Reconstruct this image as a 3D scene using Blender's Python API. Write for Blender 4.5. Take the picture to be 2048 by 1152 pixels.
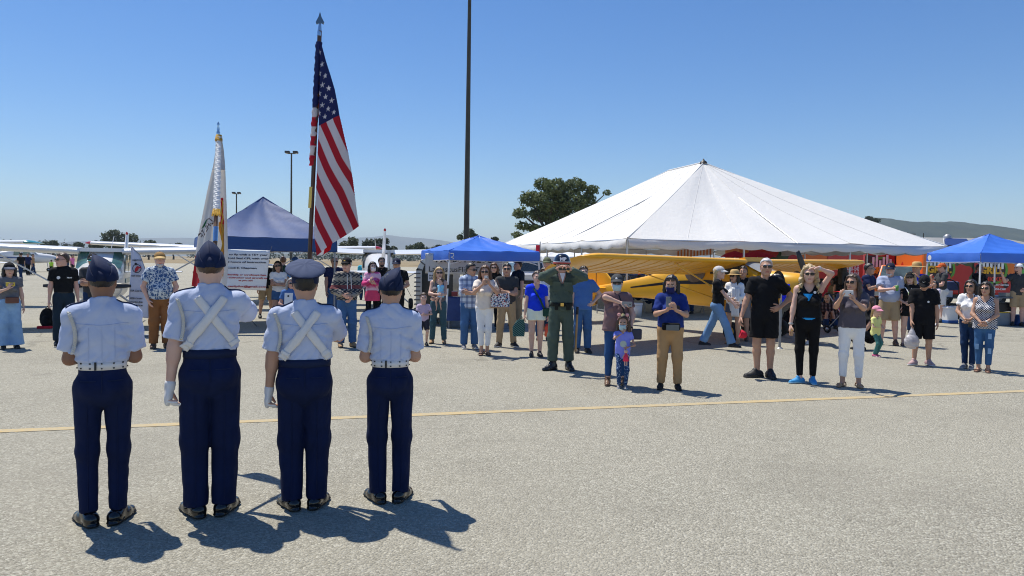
import bpy, bmesh, math, random
import numpy as np
from mathutils import Vector, Matrix
from mathutils.bvhtree import BVHTree
random.seed(7); RNG = np.random.default_rng(11)
for o in list(bpy.data.objects): bpy.data.objects.remove(o)
SC = bpy.context.scene; COL = SC.collection
# ---------------------------------------------------------------- camera, sky, sun, exposure
FPX, EYE, ROLL, HORY = 1480.0, 1.70, math.radians(0.9), 522.0   # focal length in photo pixels, eye height, camera roll, horizon row
cam = bpy.data.cameras.new('camera'); camo = bpy.data.objects.new('camera', cam); COL.objects.link(camo)
cam.sensor_width = 36.0; cam.lens = FPX / 2048 * 36.0
cam.clip_start = 0.1; cam.clip_end = 60000
pitch = -math.atan((576 - HORY) / FPX)
camo.matrix_world = Matrix.Translation((0, 0, EYE)) @ Matrix.Rotation(math.pi / 2 + pitch, 4, 'X') @ Matrix.Rotation(ROLL, 4, 'Z')
SC.camera = camo
SUNV = Vector((-0.325, 0.30, 1.0)).normalized()                  # towards the sun
elev = math.asin(SUNV.z); azim = math.atan2(SUNV.x, SUNV.y)
W = bpy.data.worlds.new('World'); SC.world = W; W.use_nodes = True
nt = W.node_tree; nt.nodes.clear()
sky = nt.nodes.new('ShaderNodeTexSky'); sky.sky_type = 'NISHITA'; sky.sun_disc = False
sky.sun_elevation = elev; sky.sun_rotation = azim; sky.altitude = 60; sky.air_density = 1.0; sky.dust_density = 0.25; sky.ozone_density = 5.0
bg = nt.nodes.new('ShaderNodeBackground'); bg.inputs[1].default_value = 0.099
wo = nt.nodes.new('ShaderNodeOutputWorld')
hs = nt.nodes.new('ShaderNodeHueSaturation'); hs.inputs['Saturation'].default_value = 1.25; hs.inputs['Value'].default_value = 1.15; hs.inputs['Hue'].default_value = 0.507
nt.links.new(sky.outputs[0], hs.inputs['Color']); nt.links.new(hs.outputs[0], bg.inputs[0]); nt.links.new(bg.outputs[0], wo.inputs[0])
sun = bpy.data.lights.new('sun', 'SUN'); sun.energy = 5.0; sun.angle = math.radians(0.53); sun.color = (1.0, 0.945, 0.845)
suno = bpy.data.objects.new('sun', sun); COL.objects.link(suno); suno.location = (0, 0, 30)
suno.rotation_euler = SUNV.to_track_quat('Z', 'Y').to_euler()
SC.view_settings.view_transform = 'Standard'; SC.view_settings.look = 'None'
SC.view_settings.exposure = 0.18; SC.view_settings.gamma = 1.0
SC.cycles.filter_width = 1.05
SC.render.resolution_x = 1024; SC.render.resolution_y = 576

# ---------------------------------------------------------------- measuring helpers: photo pixel -> place on the ground or at a distance
CAMR = camo.matrix_world.to_3x3()
def _uv(px, py):                                   # sideways and downward slope of the sight line through a photo pixel
    d = CAMR @ Vector((px - 1024, 576 - py, -FPX))
    return d.x / d.y, -d.z / d.y
def gr(px, py):
    u, v = _uv(px, py); Y = EYE / v
    return Vector((u * Y, Y, 0))
def at(px, py, Y):
    u, v = _uv(px, py)
    return Vector((u * Y, Y, EYE - v * Y))
def xat(px, Y, py=522): return _uv(px, py)[0] * Y

# ---------------------------------------------------------------- objects
def tag(o, label=None, cat=None, group=None, kind=None):
    if label: o['label'] = label
    if cat: o['category'] = cat
    if group: o['group'] = group
    if kind: o['kind'] = kind
    return o
def thing(name, label, cat, loc=(0, 0, 0), rz=0.0, group=None):
    o = bpy.data.objects.new(name, None); COL.objects.link(o)
    o.empty_display_size = 0.1
    o.location = loc; o.rotation_euler = (0, 0, rz)
    return tag(o, label, cat, group)
def link(name, me, parent=None, loc=None, rot=None, scale=None):
    o = bpy.data.objects.new(name, me); COL.objects.link(o)
    if parent: o.parent = parent
    if loc is not None: o.location = loc
    if rot is not None: o.rotation_euler = rot
    if scale is not None: o.scale = scale if hasattr(scale, '__len__') else (scale,) * 3
    return o
def np_mesh(name, V, Fq, mats, mi=None, smooth=True):
    """V (n,3); Fq list of index arrays (m,3|4) ; mi per-face material index"""
    me = bpy.data.meshes.new(name)
    Fs = [np.asarray(f, dtype=np.int32) for f in (Fq if isinstance(Fq, list) else [Fq]) if len(f)]
    nl = sum(f.size for f in Fs); nf = sum(len(f) for f in Fs)
    me.vertices.add(len(V)); me.vertices.foreach_set('co', np.asarray(V, dtype=np.float32).ravel())
    me.loops.add(nl); me.polygons.add(nf)
    me.loops.foreach_set('vertex_index', np.concatenate([f.ravel() for f in Fs]))
    tot = np.concatenate([np.full(len(f), f.shape[1], dtype=np.int32) for f in Fs])
    st = np.concatenate([[0], np.cumsum(tot)[:-1]]).astype(np.int32)
    me.polygons.foreach_set('loop_start', st)
    if mi is not None: me.polygons.foreach_set('material_index', np.asarray(mi, dtype=np.int32))
    me.polygons.foreach_set('use_smooth', np.full(nf, smooth, dtype=bool))
    for m in (mats if isinstance(mats, (list, tuple)) else [mats]): me.materials.append(m)
    me.update(calc_edges=True); me.validate()
    return me
class MB:
    """collects boxes, tubes, lofts and builds ONE mesh object"""
    def __init__(s): s.v = []; s.f = []; s.m = []; s.sm = []
    def add(s, vs, fs, m=0, smooth=False):
        n = len(s.v); s.v += [tuple(v) for v in vs]
        for f in fs: s.f.append(tuple(i + n for i in f)); s.m.append(m); s.sm.append(smooth)
    def box(s, c, d, m=0, rz=0.0, mat=None, bev=0.0):
        hx, hy, hz = d[0] / 2, d[1] / 2, d[2] / 2
        vs = [Vector((x * hx, y * hy, z * hz)) for x in (-1, 1) for y in (-1, 1) for z in (-1, 1)]
        R = mat if mat is not None else Matrix.Rotation(rz, 3, 'Z')
        vs = [R @ v + Vector(c) for v in vs]
        s.add(vs, [(0, 1, 3, 2), (4, 6, 7, 5), (0, 4, 5, 1), (2, 3, 7, 6), (0, 2, 6, 4), (1, 5, 7, 3)], m)
        return s
    def beam(s, a, b, w, h=None, m=0, up=(0, 0, 1)):
        a = Vector(a); b = Vector(b); d = (b - a); L = d.length; d.normalize(); up = Vector(up)
        if abs(d.dot(up)) > 0.98: up = Vector((0, 1, 0))
        x = d.cross(up).normalized(); z = x.cross(d)
        R = Matrix((x, d, z)).transposed()
        return s.box((a + b) / 2, (w, L, h or w), m, mat=R)
    def tube(s, pts, r, n=8, m=0, caps=True, smooth=True, squash=None):
        pts = [Vector(p) for p in pts]; k = len(pts)
        rr = r if hasattr(r, '__len__') else [r] * k
        vs = []; prev = None
        for i, p in enumerate(pts):
            d = (pts[min(i + 1, k - 1)] - pts[max(i - 1, 0)])
            if d.length < 1e-9: d = Vector((0, 0, 1))
            d.normalize()
            if prev is None:
                a = Vector((0, 0, 1)) if abs(d.z) < 0.9 else Vector((1, 0, 0))
                x = d.cross(a).normalized()
            else:
                x = (prev - d * prev.dot(d))
                x = x.normalized() if x.length > 1e-6 else d.orthogonal().normalized()
            prev = x; y = d.cross(x)
            for j in range(n):
                t = 2 * math.pi * j / n
                vs.append(p + (x * math.cos(t) + y * math.sin(t) * (squash or 1)) * rr[i])
        fs = [(i * n + j, i * n + (j + 1) % n, (i + 1) * n + (j + 1) % n, (i + 1) * n + j) for i in range(k - 1) for j in range(n)]
        s.add(vs, fs, m, smooth)
        if caps:
            s.add(vs[:n], [tuple(range(n - 1, -1, -1))], m); s.add(vs[-n:], [tuple(range(n))], m)
        return s
    def loft(s, secs, m=0, closed=True, caps=True, smooth=True):
        n = len(secs[0]); vs = [Vector(p) for q in secs for p in q]; k = len(secs)
        fs = []
        for i in range(k - 1):
            for j in range(n if closed else n - 1):
                a, b = i * n + j, i * n + (j + 1) % n
                fs.append((a, b, b + n, a + n))
        s.add(vs, fs, m, smooth)
        if caps and closed:
            s.add(vs[:n], [tuple(range(n - 1, -1, -1))], m); s.add(vs[-n:], [tuple(range(n))], m)
        return s
    def lathe(s, prof, n=20, c=(0, 0, 0), m=0, sx=1.0, sy=1.0, smooth=True, caps=False):
        secs = [[(c[0] + r * sx * math.cos(2 * math.pi * j / n), c[1] + r * sy * math.sin(2 * math.pi * j / n), c[2] + z) for j in range(n)] for r, z in prof]
        return s.loft(secs, m, True, caps, smooth)
    def grid(s, P, nu, nv, m=0, smooth=True):
        vs = [P(i / nu, j / nv) for j in range(nv + 1) for i in range(nu + 1)]
        fs = [(j * (nu + 1) + i, j * (nu + 1) + i + 1, (j + 1) * (nu + 1) + i + 1, (j + 1) * (nu + 1) + i) for j in range(nv) for i in range(nu)]
        s.add(vs, fs, m, smooth); return s
    def mesh(s, name, mats):
        me = bpy.data.meshes.new(name); me.from_pydata(s.v, [], s.f)
        for m in (mats if isinstance(mats, (list, tuple)) else [mats]): me.materials.append(m)
        me.polygons.foreach_set('material_index', s.m); me.polygons.foreach_set('use_smooth', s.sm)
        me.update(); return me
    def build(s, name, mats, parent=None, fixn=True, weld=False, **kw):
        me = s.mesh(name, mats)
        if fixn or weld:
            bm = bmesh.new(); bm.from_mesh(me)
            if weld: bmesh.ops.remove_doubles(bm, verts=bm.verts, dist=1e-5)
            bmesh.ops.recalc_face_normals(bm, faces=bm.faces); bm.to_mesh(me); bm.free()
        return link(name, me, parent, **kw)
def solidify(o, t, off=-1.0):
    md = o.modifiers.new('solid', 'SOLIDIFY'); md.thickness = t; md.offset = off; return o
def bevel(o, w=0.01, seg=2):
    md = o.modifiers.new('bevel', 'BEVEL'); md.width = w; md.segments = seg; md.limit_method = 'ANGLE'; return o

# ---------------------------------------------------------------- materials
MC = {}
def srgb(r, g, b):
    f = lambda c: (c / 255 / 12.92) if c <= 10 else ((c / 255 + 0.055) / 1.055) ** 2.4
    return (f(r), f(g), f(b))
class NT:
    def __init__(s, name):
        s.m = bpy.data.materials.new(name); s.m.use_nodes = True; s.t = s.m.node_tree; s.n = s.t.nodes
        s.b = s.n['Principled BSDF']; s.out = s.n['Material Output']
    def new(s, typ, **kw):
        x = s.n.new('ShaderNode' + typ)
        for k, v in kw.items():
            if k.startswith('i_'):
                key = k[2:]; x.inputs[int(key) if key.isdigit() else key].default_value = v
            else: setattr(x, k, v)
        return x
    def l(s, a, b): s.t.links.new(a, b)
    def coord(s, kind='Object', scale=None):
        c = s.new('TexCoord').outputs[kind]
        if scale is not None:
            mp = s.new('Mapping'); mp.inputs['Scale'].default_value = scale; s.l(c, mp.inputs[0]); c = mp.outputs[0]
        return c
    def noise(s, co, scale, detail=4, rough=0.55, dist=0.0):
        n = s.new('TexNoise', i_Scale=scale, i_Detail=detail, i_Roughness=rough, i_Distortion=dist); s.l(co, n.inputs['Vector']); return n.outputs['Fac']
    def ramp(s, fac, stops, interp='LINEAR'):
        r = s.new('ValToRGB'); r.color_ramp.interpolation = interp; e = r.color_ramp.elements
        while len(e) < len(stops): e.new(0.5)
        for el, (p, c) in zip(e, stops): el.position = p; el.color = tuple(c[:3]) + (1,)
        s.l(fac, r.inputs[0]); return r.outputs[0]
    def mix(s, fac, a, b, mode='MIX'):
        x = s.new('MixRGB', blend_type=mode)
        for i, q in zip((0, 1, 2), (fac, a, b)):
            if hasattr(q, 'links'): s.l(q, x.inputs[i])
            elif i == 0: x.inputs[0].default_value = q
            else: x.inputs[i].default_value = tuple(q[:3]) + (1,)
        return x.outputs[0]
    def math(s, op, a, b=0.0, c=0.0, clamp=False):
        x = s.new('Math', operation=op, use_clamp=clamp)
        for i, q in enumerate((a, b, c)):
            if hasattr(q, 'links'): s.l(q, x.inputs[i])
            else: x.inputs[i].default_value = q
        return x.outputs[0]
    def sep(s, co):
        x = s.new('SeparateXYZ'); s.l(co, x.inputs[0]); return x.outputs
    def bump(s, h, strength=0.3, dist=0.01):
        b = s.new('Bump', i_Strength=strength, i_Distance=dist); s.l(h, b.inputs['Height']); s.l(b.outputs[0], s.b.inputs['Normal'])
    def base(s, c):
        if hasattr(c, 'links'): s.l(c, s.b.inputs['Base Color'])
        else: s.b.inputs['Base Color'].default_value = tuple(c[:3]) + (1,)
    def set(s, **kw):
        for k, v in kw.items(): s.b.inputs[k.replace('_', ' ')].default_value = v
        return s
def plain(name, col, rough=0.6, metal=0.0, var=0.12, scale=6.0, bump=0.0, coat=0.0, spec=None, bscale=40):
    key = ('plain', name)
    if key in MC: return MC[key]
    t = NT(name); co = t.coord()
    if var > 0:
        n = t.noise(co, scale, 5)
        t.base(t.ramp(n, [(0.25, tuple(c * (1 - var) for c in col)), (0.75, tuple(min(1, c * (1 + var)) for c in col))]))
    else: t.base(col)
    t.set(Roughness=rough, Metallic=metal)
    if coat: t.b.inputs['Coat Weight'].default_value = coat; t.b.inputs['Coat Roughness'].default_value = 0.08
    if spec is not None: t.b.inputs['Specular IOR Level'].default_value = spec
    if bump: t.bump(t.noise(co, bscale, 3), bump, 0.01)
    MC[key] = t.m; return t.m
def cloth(name, col, rough=0.9, var=0.14, weave=0.15, sheen=0.0):
    key = ('cloth', name)
    if key in MC: return MC[key]
    t = NT(name); co = t.coord()
    n = t.noise(co, 3.5, 6, 0.6)
    t.base(t.ramp(n, [(0.3, tuple(c * (1 - var) for c in col)), (0.7, tuple(min(1, c * (1 + var)) for c in col))]))
    t.set(Roughness=rough); t.b.inputs['Specular IOR Level'].default_value = 0.25
    if sheen: t.b.inputs['Sheen Weight'].default_value = sheen
    h = t.math('ADD', t.noise(co, 260, 2), t.math('MULTIPLY', t.noise(co, 16, 3, 0.6, 0.4), 3.0))
    t.bump(h, weave, 0.006)
    MC[key] = t.m; return t.m
def glass_dark(name='dark_glass', col=(0.012, 0.013, 0.015), rough=0.06):
    return plain(name, col, rough, var=0.0, spec=0.6)
def add_text(name, txt, size, mat, parent, loc, rot, ext=0.0015, align='LEFT', sx=1.0, bold=0.0, shear=0.0):
    cu = bpy.data.curves.new(name, 'FONT'); cu.body = txt; cu.size = size; cu.extrude = ext; cu.align_x = align; cu.offset = bold; cu.shear = shear
    cu.resolution_u = 2
    o = bpy.data.objects.new(name, cu); COL.objects.link(o)
    me = bpy.data.meshes.new_from_object(o); COL.objects.unlink(o); bpy.data.objects.remove(o)
    me.materials.clear(); me.materials.append(mat)
    return link(name, me, parent, loc, rot, (sx, 1, 1))
# ================================================================ THE SETTING
def mat_asphalt():
    t = NT('weathered_asphalt'); co = t.coord()
    v = t.new('TexVoronoi', feature='F1', i_Scale=72.0); t.l(co, v.inputs['Vector'])
    grain = t.sep(v.outputs['Color'])[0]
    fine = t.noise(co, 150, 3, 0.7); mid = t.noise(co, 9, 5, 0.6); big = t.noise(co, 0.35, 5, 0.6); huge = t.noise(co, 0.06, 4, 0.6)
    c1 = t.ramp(grain, [(0.0, (0.11, 0.10, 0.072)), (0.3, (0.26, 0.244, 0.194)), (0.75, (0.40, 0.38, 0.308)), (1.0, (0.74, 0.715, 0.60))])
    c2 = t.mix(0.45, c1, t.ramp(fine, [(0.34, (0.10, 0.092, 0.068)), (0.66, (0.66, 0.63, 0.515))]))
    c3 = t.mix(0.2, c2, t.ramp(mid, [(0.3, (0.23, 0.213, 0.17)), (0.7, (0.45, 0.425, 0.345))]))
    c4 = t.mix(t.ramp(big, [(0.35, (0, 0, 0)), (0.7, (0.5, 0.5, 0.5))]), c3, (0.40, 0.375, 0.30))
    # long cracks and joints further out, dark oil spots
    ms = t.new('TexVoronoi', feature='DISTANCE_TO_EDGE', i_Scale=0.16); 
    wv = t.new('VectorMath', operation='ADD'); t.l(co, wv.inputs[0])
    nz = t.new('TexNoise', i_Scale=0.8, i_Detail=6.0); t.l(co, nz.inputs['Vector'])
    sc = t.new('VectorMath', operation='SCALE'); sc.inputs['Scale'].default_value = 1.6; t.l(nz.outputs['Color'], sc.inputs[0]); t.l(sc.outputs[0], wv.inputs[1]); t.l(wv.outputs[0], ms.inputs['Vector'])
    far = t.math('GREATER_THAN', t.sep(co)[1], 12.5)
    crack = t.math('MULTIPLY', t.math('LESS_THAN', ms.outputs['Distance'], 0.006), far)
    c5 = t.mix(t.math('MULTIPLY', crack, 0.3), c4, (0.10, 0.09, 0.075))
    sp = t.noise(co, 1.9, 2, 0.4); c6 = t.mix(t.ramp(sp, [(0.70, (0, 0, 0)), (0.78, (0.30, 0.30, 0.30))]), c5, (0.16, 0.145, 0.12))
    wide = t.noise(co, 0.55, 6, 0.7, 0.6); c6 = t.mix(t.ramp(wide, [(0.48, (0, 0, 0)), (0.68, (0.28, 0.28, 0.28))]), c6, (0.20, 0.185, 0.15))
    t.base(c6); t.set(Roughness=0.92); t.b.inputs['Specular IOR Level'].default_value = 0.2
    h = t.math('ADD', t.math('MULTIPLY', v.outputs['Distance'], -1.0), t.math('MULTIPLY', fine, 0.5))
    t.bump(h, 0.8, 0.016)
    return t.m
ASPH = mat_asphalt()
def sheet(name, x0, x1, y0, y1, z, mat, nx=1, ny=1):
    m = MB(); m.grid(lambda u, v: (x0 + (x1 - x0) * u, y0 + (y1 - y0) * v, z), nx, ny, smooth=False)
    o = m.build(name, mat, fixn=False); return tag(o, kind='structure')
sheet("ground", -9000, 9000, -300, 13000, 0.0, ASPH)
# painted taxi line, worn
def mat_line():
    t = NT('worn_yellow_paint'); co = t.coord()
    n = t.noise(co, 26, 5, 0.7); n2 = t.noise(co, 1.4, 3)
    c = t.mix(t.ramp(t.math('ADD', n, t.math('MULTIPLY', n2, 0.5)), [(0.46, (0, 0, 0)), (0.84, (1, 1, 1))]), (0.56, 0.39, 0.14), (0.41, 0.345, 0.22))
    t.base(c); t.set(Roughness=0.9); t.bump(t.noise(co, 120, 3), 0.4, 0.01); return t.m
a, b = gr(-60, 865), gr(2110, 780); d = (b - a).normalized(); p = Vector((-d.y, d.x, 0)) * 0.065
m = MB(); N = 40
m.grid(lambda u, v: tuple(a + (b - a) * u + p * (2 * v - 1) * (1 + 0.08 * math.sin(u * 60)) + Vector((0, 0, 0.004))), N, 1)
tag(m.build('painted_line', mat_line(), fixn=False), kind='structure')
# dry grass infield and green strip far across the apron
def mat_grass():
    t = NT('dry_infield_grass'); co = t.coord()
    n = t.noise(co, 0.12, 6, 0.65, 0.3); n2 = t.noise(co, 2.5, 4)
    t.base(t.mix(0.4, t.ramp(n, [(0.3, (0.20, 0.145, 0.07)), (0.55, (0.29, 0.22, 0.12)), (0.8, (0.12, 0.11, 0.045))]), t.ramp(n2, [(0.3, (0.13, 0.10, 0.05)), (0.7, (0.30, 0.24, 0.14))])))
    t.set(Roughness=1.0); t.bump(n2, 0.8, 0.1); return t.m
GR = mat_grass()
sheet('dry_grass_field', -900, 140, 165, 480, 0.01, GR)
sheet('far_field', -8000, 8000, 520, 9000, 0.012, GR)
# hills ------------------------------------------------------------
def hills(name, prof, Y, depth, mat, seed, rough=0.03):
    """prof: list of (px, py) of the skyline as seen; builds a ridge of real height at distance Y"""
    rs = np.random.default_rng(seed)
    xs = [q[0] for q in prof]; ys = [q[1] for q in prof]
    n = 260; m = MB(); rows = 12
    base = np.interp(np.linspace(xs[0], xs[-1], n), xs, ys)
    ph = rs.uniform(0, 6.28, 12)
    def P(u, v):
        px = xs[0] + (xs[-1] - xs[0]) * u
        py = np.interp(px, xs, ys)
        q = at(px, py, Y)
        jag = sum(math.sin(u * (40 + 37 * k) + ph[k]) / (1 + k) for k in range(9)) * rough * max(q.z, 1) * 0.4
        prof_v = math.sin(min(v / 0.6, 1.0) * math.pi / 2) if v <= 0.6 else 1 - 0.35 * (v - 0.6) / 0.4
        gully = (math.sin(u * 90 + 5 * v + ph[9]) * 0.5 + math.sin(u * 47 - 3 * v + ph[10])) * 0.05 * (1 - abs(2 * v / 0.6 - 1) if v < 0.6 else 0)
        return (q.x * (1 + 0.0), Y - depth * 0.6 + depth * v, max(-2, (q.z + jag) * (prof_v + gully)))
    m.grid(P, n, rows)
    o = m.build(name, mat, fixn=False); return tag(o, kind='structure')
def mat_hill(name, c1, c2, sc):
    t = NT(name); co = t.coord(); n = t.noise(co, sc, 6, 0.65)
    t.base(t.ramp(n, [(0.35, c1), (0.65, c2)])); t.set(Roughness=1.0); t.b.inputs['Specular IOR Level'].default_value = 0.0
    return t.m
hills('near_hills', [(1440, 500), (1560, 470), (1680, 448), (1742, 437), (1770, 441), (1800, 441), (1822, 446), (1868, 443), (1905, 446), (1960, 453), (2010, 458), (2080, 462), (2160, 470), (2260, 480), (2400, 500)], 2600, 900, mat_hill('wooded_hillside', (0.016, 0.026, 0.020), (0.045, 0.055, 0.034), 0.012), 3, 0.05)
hills('mountain_range', [(-300, 500), (0, 492), (120, 487), (250, 478), (380, 476), (560, 490), (680, 476), (722, 475), (755, 474), (780, 470), (800, 473), (830, 476), (860, 478), (900, 484), (960, 487), (1010, 484), (1100, 492), (1400, 505)], 9500, 2600, mat_hill('dry_mountain_slope', (0.07, 0.062, 0.045), (0.16, 0.13, 0.08), 0.0016), 5, 0.02)
hills('low_foothills', [(560, 508), (800, 505), (850, 497), (880, 490), (905, 494), (960, 497), (1060, 505), (1200, 512)], 4200, 1000, mat_hill('foothill_scrub', (0.045, 0.05, 0.03), (0.12, 0.105, 0.06), 0.005), 8, 0.05)
# ================================================================ TENTS AND CANOPIES
def mat_vinyl(name, col, rough=0.55, trans=0.0, dirt=0.06, bs=0.25):
    t = NT(name); co = t.coord(); n = t.noise(co, 0.9, 5, 0.6); n2 = t.noise(co, 7, 4, 0.6, 0.5)
    c = t.ramp(n, [(0.3, tuple(q * (1 - dirt) for q in col)), (0.7, col)])
    t.base(c); t.set(Roughness=rough); t.bump(t.math('ADD', n2, t.noise(co, 2.2, 3, 0.5, 1.5)), bs, 0.05)
    if trans:
        tr = t.new('BsdfTranslucent'); t.l(c, tr.inputs[0]); mx = t.new('MixShader', i_0=trans)
        t.l(t.b.outputs[0], mx.inputs[1]); t.l(tr.outputs[0], mx.inputs[2]); t.l(mx.outputs[0], t.out.inputs[0])
    return t.m
WHITE_VINYL = mat_vinyl('white_tent_vinyl', (0.745, 0.735, 0.705), 0.6, 0.04, 0.05)
ALU = plain('brushed_aluminium', (0.55, 0.56, 0.57), 0.4, 0.85, 0.08, 12)
STEEL = plain('grey_painted_steel', (0.30, 0.31, 0.32), 0.5, 0.3, 0.1, 9)
WPAINT = plain('white_frame_paint', (0.72, 0.72, 0.72), 0.45, 0.0, 0.06, 8)
BLACKP = plain('black_plastic', (0.012, 0.012, 0.013), 0.5, 0.0, 0.15, 10)
def frame_tent():
    L0 = Vector((3.50, 22.6)); e1 = Vector((0.961, 0.2765)); e2 = Vector((-0.2765, 0.961)); Wd, D, EV, PK = 12.2, 15.2, 2.46, 5.80
    root = thing('frame_tent', 'large white frame tent with peaked roof and scalloped valance behind yellow airplane', 'tent', (L0.x, L0.y, 0), math.atan2(e1.y, e1.x))
    # local: x along the front eave, y into the tent
    A, B, C, E_ = Vector((0, 0, EV)), Vector((Wd, 0, EV)), Vector((Wd, D, EV)), Vector((0, D, EV))
    P1, P2 = Vector((Wd / 2, Wd / 2, PK)), Vector((Wd / 2, D - Wd / 2, PK))
    rs = random.Random(4)
    def face(a, b, pa, pb, n, flip):
        m = MB(); ph = [rs.uniform(0, 6) for _ in range(6)]
        nrm = (b - a).cross(pa - a).normalized()
        def P(u, v):
            q = (a.lerp(b, u)).lerp(pa.lerp(pb, u), v)
            sag = -0.30 * math.sin(math.pi * v) * (1.0 if n else 1.0) * (0.35 + 0.65 * math.sin(math.pi * u))
            wr = 0.018 * math.sin(u * 46 + ph[0] + 3 * v) * (1 - v) * math.sin(math.pi * u) + 0.03 * math.sin(u * 14 + ph[1]) * math.sin(math.pi * v)
            sc = -0.05 * abs(math.sin(u * math.pi * max(1, n))) * (1 - v) ** 2
            return tuple(q + nrm * (sag * 0.6 + wr) + Vector((0, 0, sc)))
        m.grid(P, 60, 26)
        o = m.build('roof_panel', WHITE_VINYL, root, fixn=False)
        # welded seams: narrow ribs lying on the panel
        s = MB()
        for k in range(1, 6):
            u0 = k / 6
            pts = [Vector(P(u0, v / 20)) + Vector((0, 0, 0.005)) for v in range(21)]
            s.tube(pts, 0.006, 4)
        s.build('seam', WHITE_VINYL, o)
        return P
    face(A, B, P1, P1, 3, 0); face(B, C, P1, P2, 4, 0); face(C, E_, P2, P2, 3, 0); face(E_, A, P2, P1, 4, 0)
    for a, p in ((A, P1), (B, P1), (C, P2), (E_, P2)):   # hip seams
        MB().tube([a.lerp(p, k / 12) + Vector((0, 0, 0.01 - 0.10 * math.sin(math.pi * k / 12))) for k in range(13)], 0.025, 6).build('hip_seam', WHITE_VINYL, root)
    MB().tube([P1 + Vector((0, 0, 0.02)), P2 + Vector((0, 0, 0.02))], 0.03, 6).build('ridge_seam', WHITE_VINYL, root)
    MB().lathe([(0.16, -0.03), (0.12, 0.05), (0.05, 0.09), (0.02, 0.16)], 12, P1).build('peak_cap', BLACKP, root)
    # scalloped valance, one strip per side
    def valance(a, b, pull):
        m = MB(); Ln = (b - a).length; ns = round(Ln / 0.95); N = ns * 10
        dirn = (b - a).normalized(); out = Vector((dirn.y, -dirn.x, 0))
        def P(u, v):
            t = u * ns; sc = abs(math.sin(t * math.pi))
            drop = 0.21 + 0.06 * sc
            if pull: drop *= 1 - 0.0
            return tuple(a.lerp(b, u) + Vector((0, 0, -0.02 - 0.05 * abs(math.sin(u * math.pi * pull)) - drop * v)) + out * (0.05 * math.sin(v * 2.4) + 0.025 * math.sin(t * 2.2 + v) * v + 0.03))
        m.grid(P, N, 5); return m.build('valance', WHITE_VINYL, root, fixn=False)
    valance(A, B, 3); valance(B, C, 4); valance(C, E_, 3); valance(E_, A, 4)
    # frame: eave rails, hips, legs
    m = MB()
    for a, b in ((A, B), (B, C), (C, E_), (E_, A)): m.tube([a - Vector((0, 0, 0.05)), b - Vector((0, 0, 0.05))], 0.03, 6)
    m.build('eave_rail', ALU, root)
    for a, b in ((A, B), (B, C), (C, E_), (E_, A)):
        k = 3 if abs((b - a).length - Wd) < 0.1 else 4
        for i in range(k):
            q = a.lerp(b, i / k)
            g = MB(); g.tube([(q.x, q.y, 0.02), (q.x, q.y, EV - 0.05)], 0.032, 8); g.box((q.x, q.y, 0.012), (0.18, 0.18, 0.024))
            g.build('leg', ALU, root)
    for a, p in ((A, P1), (B, P1), (C, P2), (E_, P2)):
        MB().tube([a - Vector((0, 0, 0.08)), p - Vector((0, 0, 0.32))], 0.028, 6).build('rafter', ALU, root)
    for q in ((Wd / 2, 0), (0, Wd / 2), (Wd, Wd / 2)):
        MB().tube([(q[0], q[1], EV - 0.06), (P1.x, P1.y, PK - 0.3)], 0.028, 6).build('rafter', ALU, root)
    return root
frame_tent()

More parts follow.
